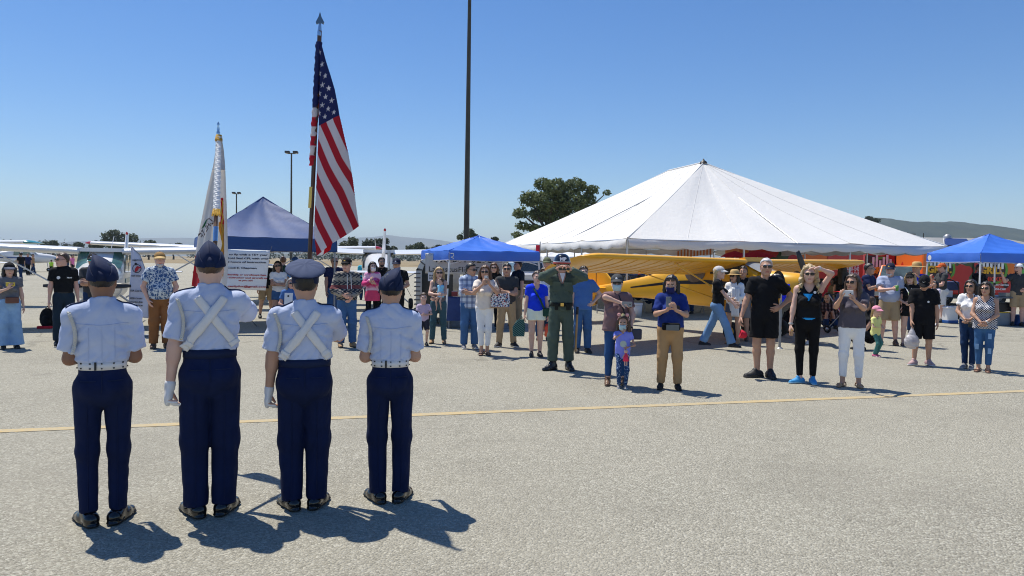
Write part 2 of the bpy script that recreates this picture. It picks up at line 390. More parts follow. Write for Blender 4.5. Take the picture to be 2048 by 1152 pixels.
def popup(name, label, base, e1, s, ev, pk, val, col_mat, leg_mat, group=None, peakr=0.0, leg_out=0.0, badge=None, skip_leg=()):
    """square pop-up canopy; base = nearest left corner (x,y), e1 = unit direction of its front edge"""
    e1 = Vector(e1).normalized()
    root = thing(name, label, 'canopy', (base[0], base[1], 0), math.atan2(e1.y, e1.x), group)
    cs = [Vector((0, 0, ev)), Vector((s, 0, ev)), Vector((s, s, ev)), Vector((0, s, ev))]; P = Vector((s / 2, s / 2, pk))
    rs = random.Random(int(base[0] * 100))
    for i in range(4):
        a, b = cs[i], cs[(i + 1) % 4]; m = MB(); ph = [rs.uniform(0, 6) for _ in range(4)]
        nrm = (b - a).cross(P - a).normalized()
        def F(u, v):
            q = a.lerp(b, u).lerp(P, v)
            return tuple(q + nrm * (-0.07 * s / 3 * math.sin(math.pi * v) * math.sin(math.pi * u) + 0.012 * math.sin(u * 22 + ph[0] + 4 * v) * (1 - v) * math.sin(math.pi * u) + 0.008 * math.sin(v * 26 + ph[1] + 9 * u)))
        m.grid(F, 26, 16); m.build('roof_panel', col_mat, root, fixn=False)
        MB().tube([a.lerp(P, k / 8) + Vector((0, 0, 0.006 - 0.03 * math.sin(math.pi * k / 8))) for k in range(9)], 0.012, 5).build('hip_seam', col_mat if badge is None else col_mat, root)
        d = (b - a).normalized(); out = Vector((d.y, -d.x, 0)); v_ = MB()
        def G(u, v): return tuple(a.lerp(b, u) + Vector((0, 0, -val * v - 0.015 * math.sin(math.pi * u) * v)) + out * (0.012 + 0.015 * math.sin(v * 2.5) + 0.012 * math.sin(u * 19 + ph[2]) * v))
        v_.grid(G, 24, 3); vo = v_.build('valance', col_mat, root, fixn=False)
        # hem tape
        h = MB(); h.tube([Vector(G(k / 24, 1)) + out * 0.004 for k in range(25)], 0.007, 4); h.build('hem', WPAINT if leg_mat is WPAINT else col_mat, vo)
        # scissor truss under the valance
        tr = MB()
        zt = ev - 0.05
        for k in range(2):
            p0 = a.lerp(b, k / 2); p1 = a.lerp(b, (k + 1) / 2)
            tr.beam(p0 + Vector((0, 0, -0.05)) - out * 0.03, p1 + Vector((0, 0, -0.33)) - out * 0.03, 0.018); tr.beam(p0 + Vector((0, 0, -0.33)) - out * 0.05, p1 + Vector((0, 0, -0.05)) - out * 0.05, 0.018)
        tr.build('truss', leg_mat, root)
    for i in range(4):
        q = cs[i]; c = Vector((s / 2, s / 2, 0)); o = (Vector((q.x, q.y, 0)) - c).normalized() * leg_out
        inn = (c - Vector((q.x, q.y, 0))).normalized() * 0.04
        g = MB(); g.beam((q.x + o.x + inn.x, q.y + o.y + inn.y, 0.02), (q.x + inn.x, q.y + inn.y, ev - 0.02), 0.036); g.box((q.x + o.x + inn.x, q.y + o.y + inn.y, 0.012), (0.09, 0.09, 0.024))
        lg = g.build('leg', leg_mat, root)
        MB().box((q.x + inn.x + o.x * 0.45, q.y + inn.y + o.y * 0.45, ev * 0.55), (0.055, 0.055, 0.09)).build('slider', BLACKP, lg)
    return root
NAVY_CL = mat_vinyl('navy_canopy_cloth', (0.017, 0.070, 0.235), 0.62, 0.05, 0.12, 0.08)
BLUE_CL = mat_vinyl('royal_blue_canopy_cloth', (0.055, 0.20, 0.78), 0.45, 0.14, 0.12, 0.10)
fl = gr(400, 665); fl = Vector((xat(402, 16.8), 16.8))
navy = popup('canopy', 'dark navy pop-up canopy with the flying lesson sign, behind the color guard', fl, (0.9, 0.43), 3.05, 2.16, 3.22, 0.30, NAVY_CL, STEEL)
blu = popup('canopy', 'royal blue canopy beside the black trailer, shading the flight school banner', (-1.52, 17.8), (0.92, 0.39), 2.38, 1.93, 2.34, 0.23, BLUE_CL, WPAINT, leg_out=0.22, badge=1)
blr = popup('canopy', 'royal blue canopy over the folding tables in front of the red food truck', (13.9, 22.0), (0.99, 0.1), 2.42, 2.16, 2.78, 0.27, BLUE_CL, WPAINT, leg_out=0.12, badge=1)
WHITE_CL = mat_vinyl('white_canopy_cloth', (0.80, 0.80, 0.80), 0.55, 0.1, 0.04)
for i, (px, Y, lab) in enumerate(((1103, 46, 'leftmost of the small white canopies seen below the big tent roof'), (1140, 44, 'middle small white canopy seen behind the soldier helmet'), (1178, 47, 'rightmost small white canopy partly hidden by the yellow wing tip'))):
    popup('small_canopy', lab, (xat(px, Y) - 1.5, Y), (1, 0.05), 3.0, 2.0, 2.95, 0.25, WHITE_CL, WPAINT, group='small white canopies below the big tent')
# badge marks on the blue canopies
t = plain('white_print', (0.8, 0.8, 0.8), 0.6, var=0.02)
m = MB(); m.tube([(0.02, -0.03, 1.86), (0.10, -0.03, 1.86), (0.10, -0.03, 1.80), (0.03, -0.03, 1.77), (0.11, -0.03, 1.74)], 0.013, 5); m.build('maker_mark', t, blu)
m = MB(); m.lathe([(0.0, 0.0), (0.09, 0.0)], 16, (0, 0, 0)); o = m.build('maker_mark', t, blr, loc=(-0.032, 2.25, 2.02), rot=(0, math.radians(-90), 0))

# ---------------------------------------------------------------- lesson sign hanging from the navy canopy
WBOARD = plain('white_banner_vinyl', (0.74, 0.75, 0.78), 0.5, var=0.04)
INK = plain('dark_navy_print', (0.012, 0.016, 0.05), 0.6, var=0.0); RINK = plain('red_print', (0.42, 0.025, 0.03), 0.6, var=0.0); KINK = plain('black_print', (0.015, 0.015, 0.017), 0.6, var=0.0)
Ys = 16.4
def sign():
    tl, tr, bl, br = at(415, 497, Ys), at(541, 501, Ys), at(415, 577, Ys), at(531, 581, Ys)
    root = thing('hanging_sign', 'white lesson sign with dark blue and red lettering hung below navy canopy', 'sign', (tl.x, Ys, 0))
    m = MB(); L = lambda q: Vector((q.x - tl.x, 0, q.z))
    m.grid(lambda u, v: tuple(L(tl).lerp(L(tr), u).lerp(L(bl).lerp(L(br), u), v) + Vector((0, 0.02 * math.sin(u * 5 + v * 2), 0))), 16, 12)
    solidify(m.build('sheet', WBOARD, root, fixn=False), 0.004)
    R = (math.pi / 2, 0, 0)
    k = (tr.x - tl.x) / 126
    def line(txt, px, py, h, mat, w):
        q = at(px, py, Ys); o = add_text('lettering', txt, h, mat, root, (q.x - tl.x, -0.028, q.z), R, bold=0.0015)
        bw = max(v.co.x for v in o.data.vertices) - min(v.co.x for v in o.data.vertices); o.scale.x = w * k / bw
    line('Learn to fly with a 15+ year', 436, 510, 0.052, INK, 100); line('FAA Gold Seal CFI, with over', 436, 517.5, 0.052, INK, 102); line('5,000 hours of instruction', 440, 525, 0.052, INK, 93)
    line('Cecil E. Chapman', 455, 537, 0.052, INK, 59)
    line('No membership or enrollment fees.', 432, 550, 0.044, RINK, 102); line('Pay for instructor and aircraft as', 434, 556, 0.044, RINK, 101); line('as you go!', 478, 562, 0.044, RINK, 28)
    line('cecilpilot@gmail.com', 456, 574, 0.056, RINK, 77)
    for q in (tl, tr): MB().tube([(q.x - tl.x, 0, q.z - 0.01), (q.x - tl.x, 0.1, q.z + 0.10)], 0.004, 5).build('tie', BLACKP, root)
sign()
# ---------------------------------------------------------------- flight school banner under the blue canopy
def banner():
    Yb = 18.9
    tl, br = at(851, 506, Yb), at(1004, 549, Yb)
    root = thing('hanging_banner', 'off-white flight school banner with thin dark lettering under royal blue canopy', 'banner', (tl.x, Yb, 0))
    m = MB(); m.grid(lambda u, v: ((br.x - tl.x) * u, 0.015 * math.sin(u * 9), tl.z + (br.z - tl.z) * v - 0.02 * math.sin(u * 3)), 24, 6)
    solidify(m.build('sheet', plain('cream_banner_vinyl', (0.62, 0.60, 0.56), 0.6, var=0.05), root, fixn=False), 0.004)
    R = (math.pi / 2, 0, 0)
    for txt, px, py, px2, h in (('408-681-0262', 866, 524, 983, 0.23), ('LaMascusFlightTraining', 857, 543, 1000, 0.19)):
        q = at(px, py, Yb); q2 = at(px2, py, Yb); o = add_text('lettering', txt, h, KINK, root, (q.x - tl.x, -0.022, q.z), R)
        bw = max(v.co.x for v in o.data.vertices); o.scale.x = (q2.x - q.x) / bw
    q = at(856, 562, Yb); q2 = at(880, 545, Yb)
    n = MB(); n.box(((q.x + q2.x) / 2 - tl.x, -0.01, (q.z + q2.z) / 2), (q2.x - q.x, 0.006, q2.z - q.z)); n.build('fuel_notice', WBOARD, root)
    for k, wd in enumerate(('FUEL', 'LOCAL')): add_text('lettering', wd, 0.06, KINK, root, (q.x - tl.x + 0.03, -0.016, q.z + 0.12 - 0.065 * k), R, bold=0.002)
banner()
# ---------------------------------------------------------------- feather flag
def feather():
    Yf = 15.6
    P0 = at(297, 640, Yf)
    root = thing('feather_flag', 'white feather flag with red emblem and black lettering beside man in patterned shirt', 'flag', (P0.x, Yf, 0))
    ed = [(262, 493, 262.5), (261.5, 510, 280), (260.5, 540, 291), (259.5, 570, 295.5), (258.5, 600, 297.5), (258, 622, 298), (262, 628, 298), (280, 634, 298)]
    m = MB(); secs = []
    for x0, y, x1 in ed:
        a, b = at(x0, y, Yf), at(x1, y + (3 if y > 620 else 0), Yf); secs.append([tuple(a.lerp(b, k / 8) - Vector((P0.x, Yf - 0.02 * math.sin(k * 1.1 + y * 0.05), 0))) for k in range(9)])
    m.loft(secs, closed=False, caps=False); solidify(m.build('cloth', cloth('feather_flag_cloth', (0.62, 0.64, 0.76), 0.8, 0.05), root, fixn=False), 0.003)
    pl = [at(x1, y, Yf) - Vector((P0.x, Yf, 0)) for _, y, x1 in ed]
    MB().tube([(0.02, 0.01, 0.0)] + [tuple(q) for q in reversed(pl)], [0.014] * 4 + [0.008] * 5, 6).build('pole', STEEL, root)
    MB().box((0.02, 0.0, 0.012), (0.4, 0.06, 0.024)).box((0.02, 0, 0.016), (0.06, 0.4, 0.024)).build('cross_base', STEEL, root)
    R = (math.pi / 2, 0, 0); RED = plain('red_emblem', (0.5, 0.02, 0.03), 0.6, var=0.0)
    def loc(px, py, dy=-0.03): q = at(px, py, Yf); return (q.x - P0.x, dy, q.z)
    e = MB(); e.lathe([(0.095, 0), (0.080, 0)], 22); e.build('emblem_ring', INK, root, loc=loc(275, 537), rot=R)
    e = MB(); e.lathe([(0.0, 0), (0.05, 0.0)], 12, sx=0.7, sy=1.4); e.build('emblem', RED, root, loc=loc(275, 538, -0.032), rot=(math.pi / 2, 0.5, 0))
    e = MB(); e.lathe([(0.0, 0), (0.028, 0.0)], 10); e.build('emblem', KINK, root, loc=loc(273, 528, -0.034), rot=R)
    e = MB(); e.box((0, 0, 0), (0.11, 0.03, 0.004)); e.build('emblem', RED, root, loc=loc(278, 536, -0.034), rot=(math.pi / 2, -0.35, 0))
    for txt, px, py, h in (('LEARN TO FLY', 266, 522, 0.05), ('FLIGHT SCHOOL', 264, 553, 0.05), ('FAA Gold Seal', 262, 583, 0.058), ('2000+ hours', 260.5, 598, 0.052), ('instruction given', 260, 605, 0.052), ('instructor for 15+ yrs', 260, 612, 0.050)):
        o = add_text('lettering', txt, h, KINK, root, loc(px, py), R, bold=0.001)
        bw = max(v.co.x for v in o.data.vertices); o.scale.x = min(1.0, (0.28 if py > 570 else 0.2) / bw)
feather()
# ================================================================ AIRCRAFT
def airfoil(ch, th, n=9):
    xs = [0.5 * (1 - math.cos(math.pi * i / n)) for i in range(n + 1)]
    yt = lambda x: 5 * th * (0.2969 * math.sqrt(x) - 0.126 * x - 0.3516 * x * x + 0.2843 * x ** 3 - 0.1036 * x ** 4)
    up = [(x * ch, yt(x) * ch * 1.25) for x in xs]; lo = [(x * ch, -yt(x) * ch * 0.62) for x in reversed(xs[1:-1])]
    return up + lo
def paint(name, col, rough=0.28, var=0.06):
    key = ('paint', name)
    if key in MC: return MC[key]
    t = NT(name); co = t.coord(); n = t.noise(co, 1.6, 6, 0.6)
    t.base(t.ramp(n, [(0.3, tuple(c * (1 - var) for c in col)), (0.7, col)])); t.set(Roughness=rough); t.b.inputs['Coat Weight'].default_value = 0.3; t.b.inputs['Coat Roughness'].default_value = 0.15
    t.bump(t.noise(co, 3, 3), 0.05, 0.05); MC[key] = t.m; return t.m
APW = paint('white_aircraft_paint', (0.74, 0.74, 0.74)); RUB = plain('tyre_rubber', (0.018, 0.018, 0.018), 0.85, var=0.2)
def wheel(name, parent, loc, r, w, axis=0, hub=None):
    m = MB(); m.lathe([(r * 0.45, -w * 0.4), (r * 0.8, -w * 0.5), (r * 0.97, -w * 0.3), (r, 0), (r * 0.97, w * 0.3), (r * 0.8, w * 0.5), (r * 0.45, w * 0.4)], 22)
    o = m.build(name, RUB, parent, loc=loc, rot=(0, math.pi / 2, axis))
    h = MB(); h.lathe([(0.001, -w * 0.42), (r * 0.47, -w * 0.42), (r * 0.47, w * 0.42), (0.001, w * 0.42)], 16); h.build('rim', hub or ALU, o)
    return o
def ssec(y, w, h, zc, p=2.6, n=20, top=1.0):
    out = []
    for k in range(n):
        t = 2 * math.pi * k / n; c, s_ = math.cos(t), math.sin(t)
        out.append((math.copysign(abs(c) ** (2 / p), c) * w / 2, y, zc + math.copysign(abs(s_) ** (2 / p), s_) * h / 2))
    return out
def wing_half(root, side, z, y0, span, ch, tip_ch, mat, tipmat, dih=0.02, inc=0.03, name='wing', thick=0.13, tipround=0.25, x0=0.0):
    m = MB(); secs = []
    st = [0, 0.3, 0.6, 0.85, 1.0]
    for t in st:
        c = ch + (tip_ch - ch) * max(0, (t - 0.5) / 0.5); x = side * (x0 + (span - x0) * t)
        secs.append([(x, y0 + p[0] + (ch - c) * 0.3, z + p[1] + dih * (span * t) - inc * p[0]) for p in airfoil(c, thick)])
    m.loft(secs); o = m.build(name, mat, root)
    tp = MB(); secs = []
    for t in (0, 0.35, 0.7, 0.9, 1.0):
        k = math.sqrt(max(0.02, 1 - t * t)); c = tip_ch * (0.45 + 0.55 * k)
        secs.append([(side * (span + 0.002 + tipround * t), y0 + p[0] + (ch - tip_ch) * 0.3 + (tip_ch - c) * 0.35, z + p[1] * k + dih * span - inc * p[0]) for p in airfoil(c, thick)])
    tp.loft(secs); tp.build('wing_tip', tipmat, o)
    # aileron / flap gap lines as slim dark strips standing off the trailing part
    return o
GLASS = None
def mat_window(name='aircraft_window', col=(0.10, 0.17, 0.16)):
    key = ('win', name)
    if key in MC: return MC[key]
    t = NT(name); co = t.coord(); n = t.noise(co, 2.0, 3, 0.5, 0.8)
    t.base(t.ramp(n, [(0.35, tuple(c * 0.35 for c in col)), (0.7, col)])); t.set(Roughness=0.08); t.b.inputs['Specular IOR Level'].default_value = 0.8; t.b.inputs['Coat Weight'].default_value = 0.6
    MC[key] = t.m; return t.m
def light_plane(label, loc, yaw, sc, stripe, tipc, low=False, glasscol=None):
    """high-wing tourer, nose at -y in its own frame, wheels on the ground"""
    root = thing('parked_airplane', label, 'airplane', loc, yaw); root.scale = (sc,) * 3
    TIP = paint(tipc[0], tipc[1]); STR = paint(stripe[0], stripe[1]); G = mat_window(*(glasscol or ('aircraft_window',)))
    f = MB()
    prof = [(-2.42, 0.42, 0.40, 1.22), (-2.30, 0.70, 0.62, 1.22), (-1.9, 0.92, 0.78, 1.24), (-1.25, 1.05, 0.92, 1.26), (-0.75, 1.10, 1.02, 1.30)]
    f.loft([ssec(*q) for q in prof]); f.build('cowling', APW, root)
    c = MB()
    cab = [(-0.75, 1.10, 1.02, 1.302), (-0.35, 1.12, 1.30, 1.42), (0.0, 1.12, 1.34, 1.43), (0.7, 1.10, 1.32, 1.42), (1.3, 1.0, 1.16, 1.40), (2.2, 0.70, 0.82, 1.38), (3.4, 0.42, 0.5, 1.34), (4.6, 0.2, 0.3, 1.32), (5.2, 0.08, 0.2, 1.34)]
    c.loft([ssec(*q, p=3.2) for q in cab]); c.build('fuselage', APW, root)
    w = MB()   # windshield: sloped glass from the cowl to the wing root
    ws = lambda v: -0.90 + 0.68 * v
    w.grid(lambda u, v: ((u - 0.5) * (1.04 + 0.06 * v), ws(v) - 0.16 * (1 - (2 * u - 1) ** 2) * (1 - 0.4 * v), 1.62 + 0.46 * v), 12, 6); w.build('windshield', G, root)
    for s in (-1, 1):
        m = MB(); x = s * 0.566
        for y0, y1 in ((-0.42, 0.28), (0.36, 1.0)):
            m.add([(x, y0, 1.50), (x, y1, 1.50), (x * 0.985, y1 - 0.04, 1.98), (x * 0.985, y0 + 0.22, 1.98)], [(0, 1, 2, 3)])
        solidify(m.build('side_window', G, root), 0.01, 0)
        m = MB(); m.box((s * 0.562, 1.2, 1.28), (0.012, 3.0, 0.12), rz=s * 0.0); m.build('stripe', STR, root)
    zw = 2.05 if not low else 0.85
    for s in (-1, 1):
        wing_half(root, s, zw, -0.55, 5.2, 1.62, 1.12, APW, TIP, dih=0.03 if not low else 0.09, x0=0.5)
        if not low:
            m = MB(); m.tube([(s * 0.55, -0.15, 0.82), (s * 2.6, 0.0, 2.06)], 0.05, 8, squash=0.4); m.build('wing_strut', APW, root)
    if not low: MB().box((0, 0.25, 2.10), (1.1, 1.5, 0.10)).build('wing_center', APW, root)
    for s in (-1, 1):
        m = MB(); secs = []
        for t in (0, 0.5, 1.0): secs.append([(s * (0.05 + 1.65 * t), 4.45 + p[0] + 0.25 * t, 1.42 + p[1]) for p in airfoil(0.95 - 0.3 * t, 0.09)])
        m.loft(secs); m.build('stabilizer', APW, root)
    fin = MB(); secs = []
    for t in (0, 0.3, 0.7, 1.0): secs.append([(p[1] * (1 if i < 10 else -1) * (1.0 if i < 10 else -1.25), 3.9 + p[0] + 0.95 * t - (0.35 * (1 - t) ** 3), 1.40 + 1.25 * t) for i, p in enumerate(airfoil(1.35 - 0.62 * t, 0.10))])
    fin.loft(secs); fo = fin.build('fin', APW, root)
    MB().lathe([(0.001, -0.03), (0.035, -0.02), (0.04, 0.03), (0.001, 0.08)], 10, (0, 5.05, 2.68)).build('beacon', paint('red_beacon', (0.5, 0.01, 0.01)), fo)
    m = MB(); m.lathe([(0.13, 0), (0.12, 0.08), (0.07, 0.2), (0.001, 0.26)], 16); m.build('spinner', ALU, root, loc=(0, -2.42, 1.22), rot=(math.pi / 2, 0, 0))
    pr = MB()
    for s in (-1, 1):
        pr.loft([[(s * x, -2.5 + y * math.cos(a) * cw, 1.22 + y * math.sin(a) * cw) if False else (s * x, -2.5 + dy * 0.3, 1.22 + dy) for dy in (-cw, -cw * .3, cw * .3, cw)] for x, cw, a in ((0.08, 0.035, 0.8), (0.35, 0.065, 0.5), (0.7, 0.06, 0.3), (0.93, 0.03, 0.2))], closed=False)
    solidify(pr.build('propeller', plain('dark_propeller', (0.03, 0.03, 0.032), 0.4), root), 0.02, 0)
    for s in (-1, 1):
        m = MB(); m.tube([(s * 0.4, 0.1, 0.85), (s * 1.15, 0.2, 0.22)], [0.06, 0.04], 8, squash=0.5); m.build('gear_leg', APW, root)
        wheel('wheel', root, (s * 1.2, 0.2, 0.2), 0.2, 0.15)
    MB().tube([(0, -1.7, 0.9), (0, -1.8, 0.2)], 0.035, 8).build('gear_leg', ALU, root); wheel('wheel', root, (0, -1.8, 0.17), 0.17, 0.13)
    MB().tube([(0.1, 0.6, 2.12), (0.14, 0.9, 2.5)], 0.008, 5).build('antenna', APW, root)
    return root
GREEN_GL = ('green_window', (0.10, 0.26, 0.22))
light_plane('white high-wing airplane facing the camera with green windshield, behind the leftmost cadet', (-9.55, 17.3, 0), math.atan2(2.4, 6.2), 0.86, ('teal_paint', (0.02, 0.19, 0.22)), ('white_aircraft_paint', (0.74, 0.74, 0.74)), glasscol=GREEN_GL)
light_plane('white airplane with teal wing tip, its wing crossing the far left edge', (-20.4, 23.6, 0), 0.06, 0.93, ('teal_paint', (0.02, 0.19, 0.22)), ('teal_tip', (0.02, 0.24, 0.28)))
light_plane('white airplane with red wing tip parked behind the green-windshield airplane', (-10.0, 27.0, 0), 0.12, 0.95, ('red_stripe', (0.4, 0.02, 0.02)), ('red_tip', (0.42, 0.02, 0.03)))
light_plane('white airplane seen from behind, tall tail fin with red beacon, left of black trailer', (-4.6, 25.3, 0), math.pi + 0.22, 0.93, ('blue_stripe', (0.02, 0.06, 0.2)), ('white_aircraft_paint', (0.74, 0.74, 0.74)))
light_plane('low-wing white airplane far out on the apron at left', (-46.0, 70.0, 0), 2.2, 1.0, ('blue_stripe', (0.02, 0.06, 0.2)), ('white_aircraft_paint', (0.74, 0.74, 0.74)), low=True)
# ---------------------------------------------------------------- yellow taildragger
def cub():
    YEL = paint('yellow_fabric_dope', (0.90, 0.45, 0.014), 0.38, 0.08); BLK = paint('black_trim', (0.012, 0.012, 0.014), 0.35)
    wdir = Vector((0.86, 0.51)); yaw = math.atan2(0.62, 0.79)
    root = thing('yellow_airplane', 'bright yellow high-wing taildragger airplane parked in front of the white tent', 'airplane', (5.33, 17.5, 0), yaw)
    # own frame: x along the wing (to the right in view), nose at -y, sitting tail-low
    tail = lambda y: -0.135 * max(0, y + 0.5)        # tail-low attitude lowers everything aft
    f = MB(); F = [(-1.72, 0.50, 0.44, 1.24), (-1.62, 0.66, 0.58, 1.24), (-1.2, 0.72, 0.72, 1.20), (-0.75, 0.74, 0.86, 1.16)]
    f.loft([ssec(*q, p=2.6) for q in F]); f.build('cowling', YEL, root)
    b = MB(); Bd = [(-0.75, 0.74, 0.86, 1.162), (-0.40, 0.76, 1.04, 1.24), (0.0, 0.76, 1.14, 1.28), (0.6, 0.76, 1.20, 1.26), (1.15, 0.72, 1.12, 1.23), (1.8, 0.60, 0.86, 1.16), (2.8, 0.40, 0.58, 1.06), (3.8, 0.22, 0.40, 0.96), (4.75, 0.07, 0.28, 0.88)]
    b.loft([[(x, y, z) for x, y, z in ssec(q[0], q[1], q[2], q[3], p=4.0)] for q in Bd]); b.build('fuselage', YEL, root)
    G = mat_window('cub_window', (0.22, 0.17, 0.13))
    w = MB(); w.grid(lambda u, v: ((u - 0.5) * (0.70 + 0.06 * v), -0.82 + 0.66 * v - 0.20 * (1 - (2 * u - 1) ** 2) * (1 - 0.5 * v), 1.54 + 0.30 * v), 10, 6); w.build('windshield', plain('pale_plexiglass', (0.30, 0.30, 0.29), 0.12, var=0.25, scale=3), root)
    # rounded rear side window, open front door gap, black stripe on each side
    for s in (-1, 1):
        x = s * 0.384
        m = MB(); el = [(x, 0.98 + 0.34 * math.cos(t) * (1.0 if math.cos(t) < 0 else 0.8), 1.50 + 0.25 * math.sin(t)) for t in [2 * math.pi * k / 20 for k in range(20)]]
        m.add(el, [tuple(range(20))]); solidify(m.build('rear_window', G, root), 0.012, 0)
        m = MB(); m.add([(x, -0.55, 1.47), (x, 0.50, 1.47), (x, 0.50, 1.80), (x, -0.28, 1.80)], [(0, 1, 2, 3)]); solidify(m.build('side_window', plain('dark_cabin_glass', (0.03, 0.032, 0.035), 0.1, var=0.1), root), 0.012, 0)
        m = MB(); m.add([(x * 1.012, -0.95, 1.26), (x * 1.012, 0.6, 1.32), (x * 0.96, 1.6, 1.27), (x * 0.55, 3.2, 1.06), (x * 0.55, 3.2, 1.02), (x * 0.96, 1.6, 1.19), (x * 1.012, 0.6, 1.22), (x * 1.012, -0.95, 1.17)], [(0, 1, 6, 7), (1, 2, 5, 6), (2, 3, 4, 5)]); solidify(m.build('lightning_stripe', BLK, root), 0.008, 0)
        # exposed engine cylinders in the cowl side
        e = MB(); e.lathe([(0.0, 0.0), (0.25, 0.0)], 18, sx=1.25, sy=0.72); eo = e.build('engine_opening', BLK, root, loc=(s * 0.372, -1.30, 1.27), rot=(0, s * math.pi / 2, 0))
        c = MB()
        for k in (-1.45, -1.18):
            for q in range(5): c.lathe([(0.001, 0), (0.10, 0), (0.10, 0.018), (0.001, 0.018)], 12, (0, 0, 0.02 + 0.035 * q)); c.v[-48:] = [(v[0] - (k + 1.31), v[1], v[2]) for v in c.v[-48:]]
        c.build('cylinder_fins', plain('dark_engine_metal', (0.06, 0.06, 0.065), 0.35, 0.8), root, loc=(s * 0.365, -1.31, 1.27), rot=(0, s * math.pi / 2, 0))
    for s in (-1, 1):
        wing_half(root, s, 1.77, -0.52, 4.95, 1.60, 1.60, YEL, YEL, dih=0.010, inc=0.21, thick=0.125, tipround=0.40, x0=0.36)
        wo_ = [c for c in root.children if c.name.startswith('wing')][-1]
        for k in range(1, 13):                            # rib capping strips under and over the fabric
            x = s * (0.5 + 4.35 * k / 12.5)
            r = MB(); up = airfoil(1.60, 0.125)[10:]
            r.tube([(x, -0.52 + p[0], 1.77 + p[1] + 0.010 * abs(x) - 0.21 * p[0] - 0.004) for p in up], 0.007, 4); r.build('wing_rib', YEL, wo_)
        for y in (-0.35, 0.62):
            m = MB(); m.tube([(s * 0.36, -0.30 if y < 0 else 0.02, 0.80), (s * 2.75, y, 1.75 - 0.21 * (y + 0.5))], 0.028, 8, squash=0.5); m.build('wing_strut', YEL, root)
        m = MB(); m.tube([(s * 1.9, 0.35, 1.45), (s * 2.0, -0.1, 1.72)], 0.012, 6); m.build('jury_strut', YEL, root)
        m = MB(); secs = []
        for t in (0, 0.4, 0.8, 1.0): 
            k = 1 - 0.55 * t ** 3
            secs.append([(s * (0.05 + 1.35 * t), 4.25 + p[0] * k + 0.35 * t * t, 0.98 + p[1]) for p in airfoil(1.05, 0.05)])
        m.loft(secs); m.build('stabilizer', YEL, root)
        MB().tube([(s * 0.35, -0.55, 0.85), (s * 0.85, -0.55, 0.25)], [0.05, 0.035], 8, squash=0.6).build('gear_leg', YEL, root)
        MB().tube([(s * 0.35, 0.15, 0.85), (s * 0.85, -0.5, 0.27)], [0.04, 0.03], 8, squash=0.6).build('gear_leg', YEL, root)
        wheel('wheel', root, (s * 0.95, -0.55, 0.21), 0.21, 0.17, hub=YEL)
    MB().box((0, 0.25, 1.68), (0.76, 1.45, 0.10), mat=Matrix.Rotation(-0.20, 3, 'X')).build('wing_center', YEL, root)
    # fin and rudder: rounded outline
    out = [(3.85, 1.02), (4.15, 1.28), (4.4, 1.5), (4.62, 1.60), (4.85, 1.58), (5.08, 1.42), (5.18, 1.15), (5.18, 0.85), (5.08, 0.58), (4.88, 0.45), (4.72, 0.5), (4.70, 0.85)]
    m = MB(); n = len(out); vs = [(-0.03, y, z - 0.02) for y, z in out] + [(0.03, y, z - 0.02) for y, z in out]
    m.add(vs, [tuple(range(n)), tuple(range(2 * n - 1, n - 1, -1))] + [(i, (i + 1) % n, (i + 1) % n + n, i + n) for i in range(n)]); fo = m.build('tail_fin', YEL, root); bevel(fo, 0.02, 2)
    MB().tube([(0.0, 4.70, 0.5), (0.0, 4.70, 1.56)], 0.036, 6).build('rudder_hinge', plain('hinge_brown', (0.22, 0.10, 0.02), 0.6), fo)
    add_text('registration_letters', 'NC', 0.17, BLK, fo, (-0.036, 5.13, 1.02), (math.pi / 2, 0, -math.pi / 2), bold=0.004)
    for dx, a in ((0, 0),):
        MB().tube([(0, 4.85, 0.50), (0, 5.02, 0.16)], 0.02, 6).build('tail_spring', STEEL, root); wheel('tail_wheel', root, (0, 5.04, 0.10), 0.10, 0.06)
    m = MB(); m.lathe([(0.10, 0), (0.09, 0.06), (0.04, 0.13), (0.001, 0.15)], 14); m.build('spinner', ALU, root, loc=(0, -1.74, 1.24), rot=(math.pi / 2, 0, 0))
    pr = MB(); ang = math.radians(124)
    ux, uz = math.cos(ang), math.sin(ang)
    for s in (-1, 1):
        pr.loft([[(s * ux * x - uz * dy, -1.83 + dy * 0.4, 1.24 + s * uz * x + ux * dy) for dy in (-cw, -cw * .3, cw * .3, cw)] for x, cw in ((0.06, 0.04), (0.3, 0.06), (0.7, 0.06), (0.92, 0.035))], closed=False)
    solidify(pr.build('propeller', plain('dark_propeller', (0.03, 0.03, 0.032), 0.4), root), 0.025, 0)
    return root
CUB = cub()
# ================================================================ TREES
def mat_leaf(name, c1, c2):
    t = NT(name); co = t.coord(); n = t.noise(co, 1.1, 4, 0.6); oi = t.noise(co, 9, 2)
    c = t.ramp(t.math('MULTIPLY_ADD', oi, 0.4, t.math('MULTIPLY', n, 0.7)), [(0.3, c1), (0.75, c2)])
    t.base(c); t.set(Roughness=0.75); tr = t.new('BsdfTranslucent'); t.l(c, tr.inputs[0]); mx = t.new('MixShader', i_0=0.25)
    t.l(t.b.outputs[0], mx.inputs[1]); t.l(tr.outputs[0], mx.inputs[2]); t.l(mx.outputs[0], t.out.inputs[0]); return t.m
LEAF_OAK = mat_leaf('oak_leaves', (0.05, 0.072, 0.024), (0.155, 0.19, 0.065)); LEAF_EUC = mat_leaf('eucalyptus_leaves', (0.030, 0.048, 0.022), (0.10, 0.125, 0.06)); LEAF_DRK = mat_leaf('dark_conifer_leaves', (0.018, 0.032, 0.015), (0.055, 0.075, 0.034))
BARK = plain('tree_bark', (0.09, 0.065, 0.045), 0.95, var=0.35, scale=3, bump=0.6, bscale=8)
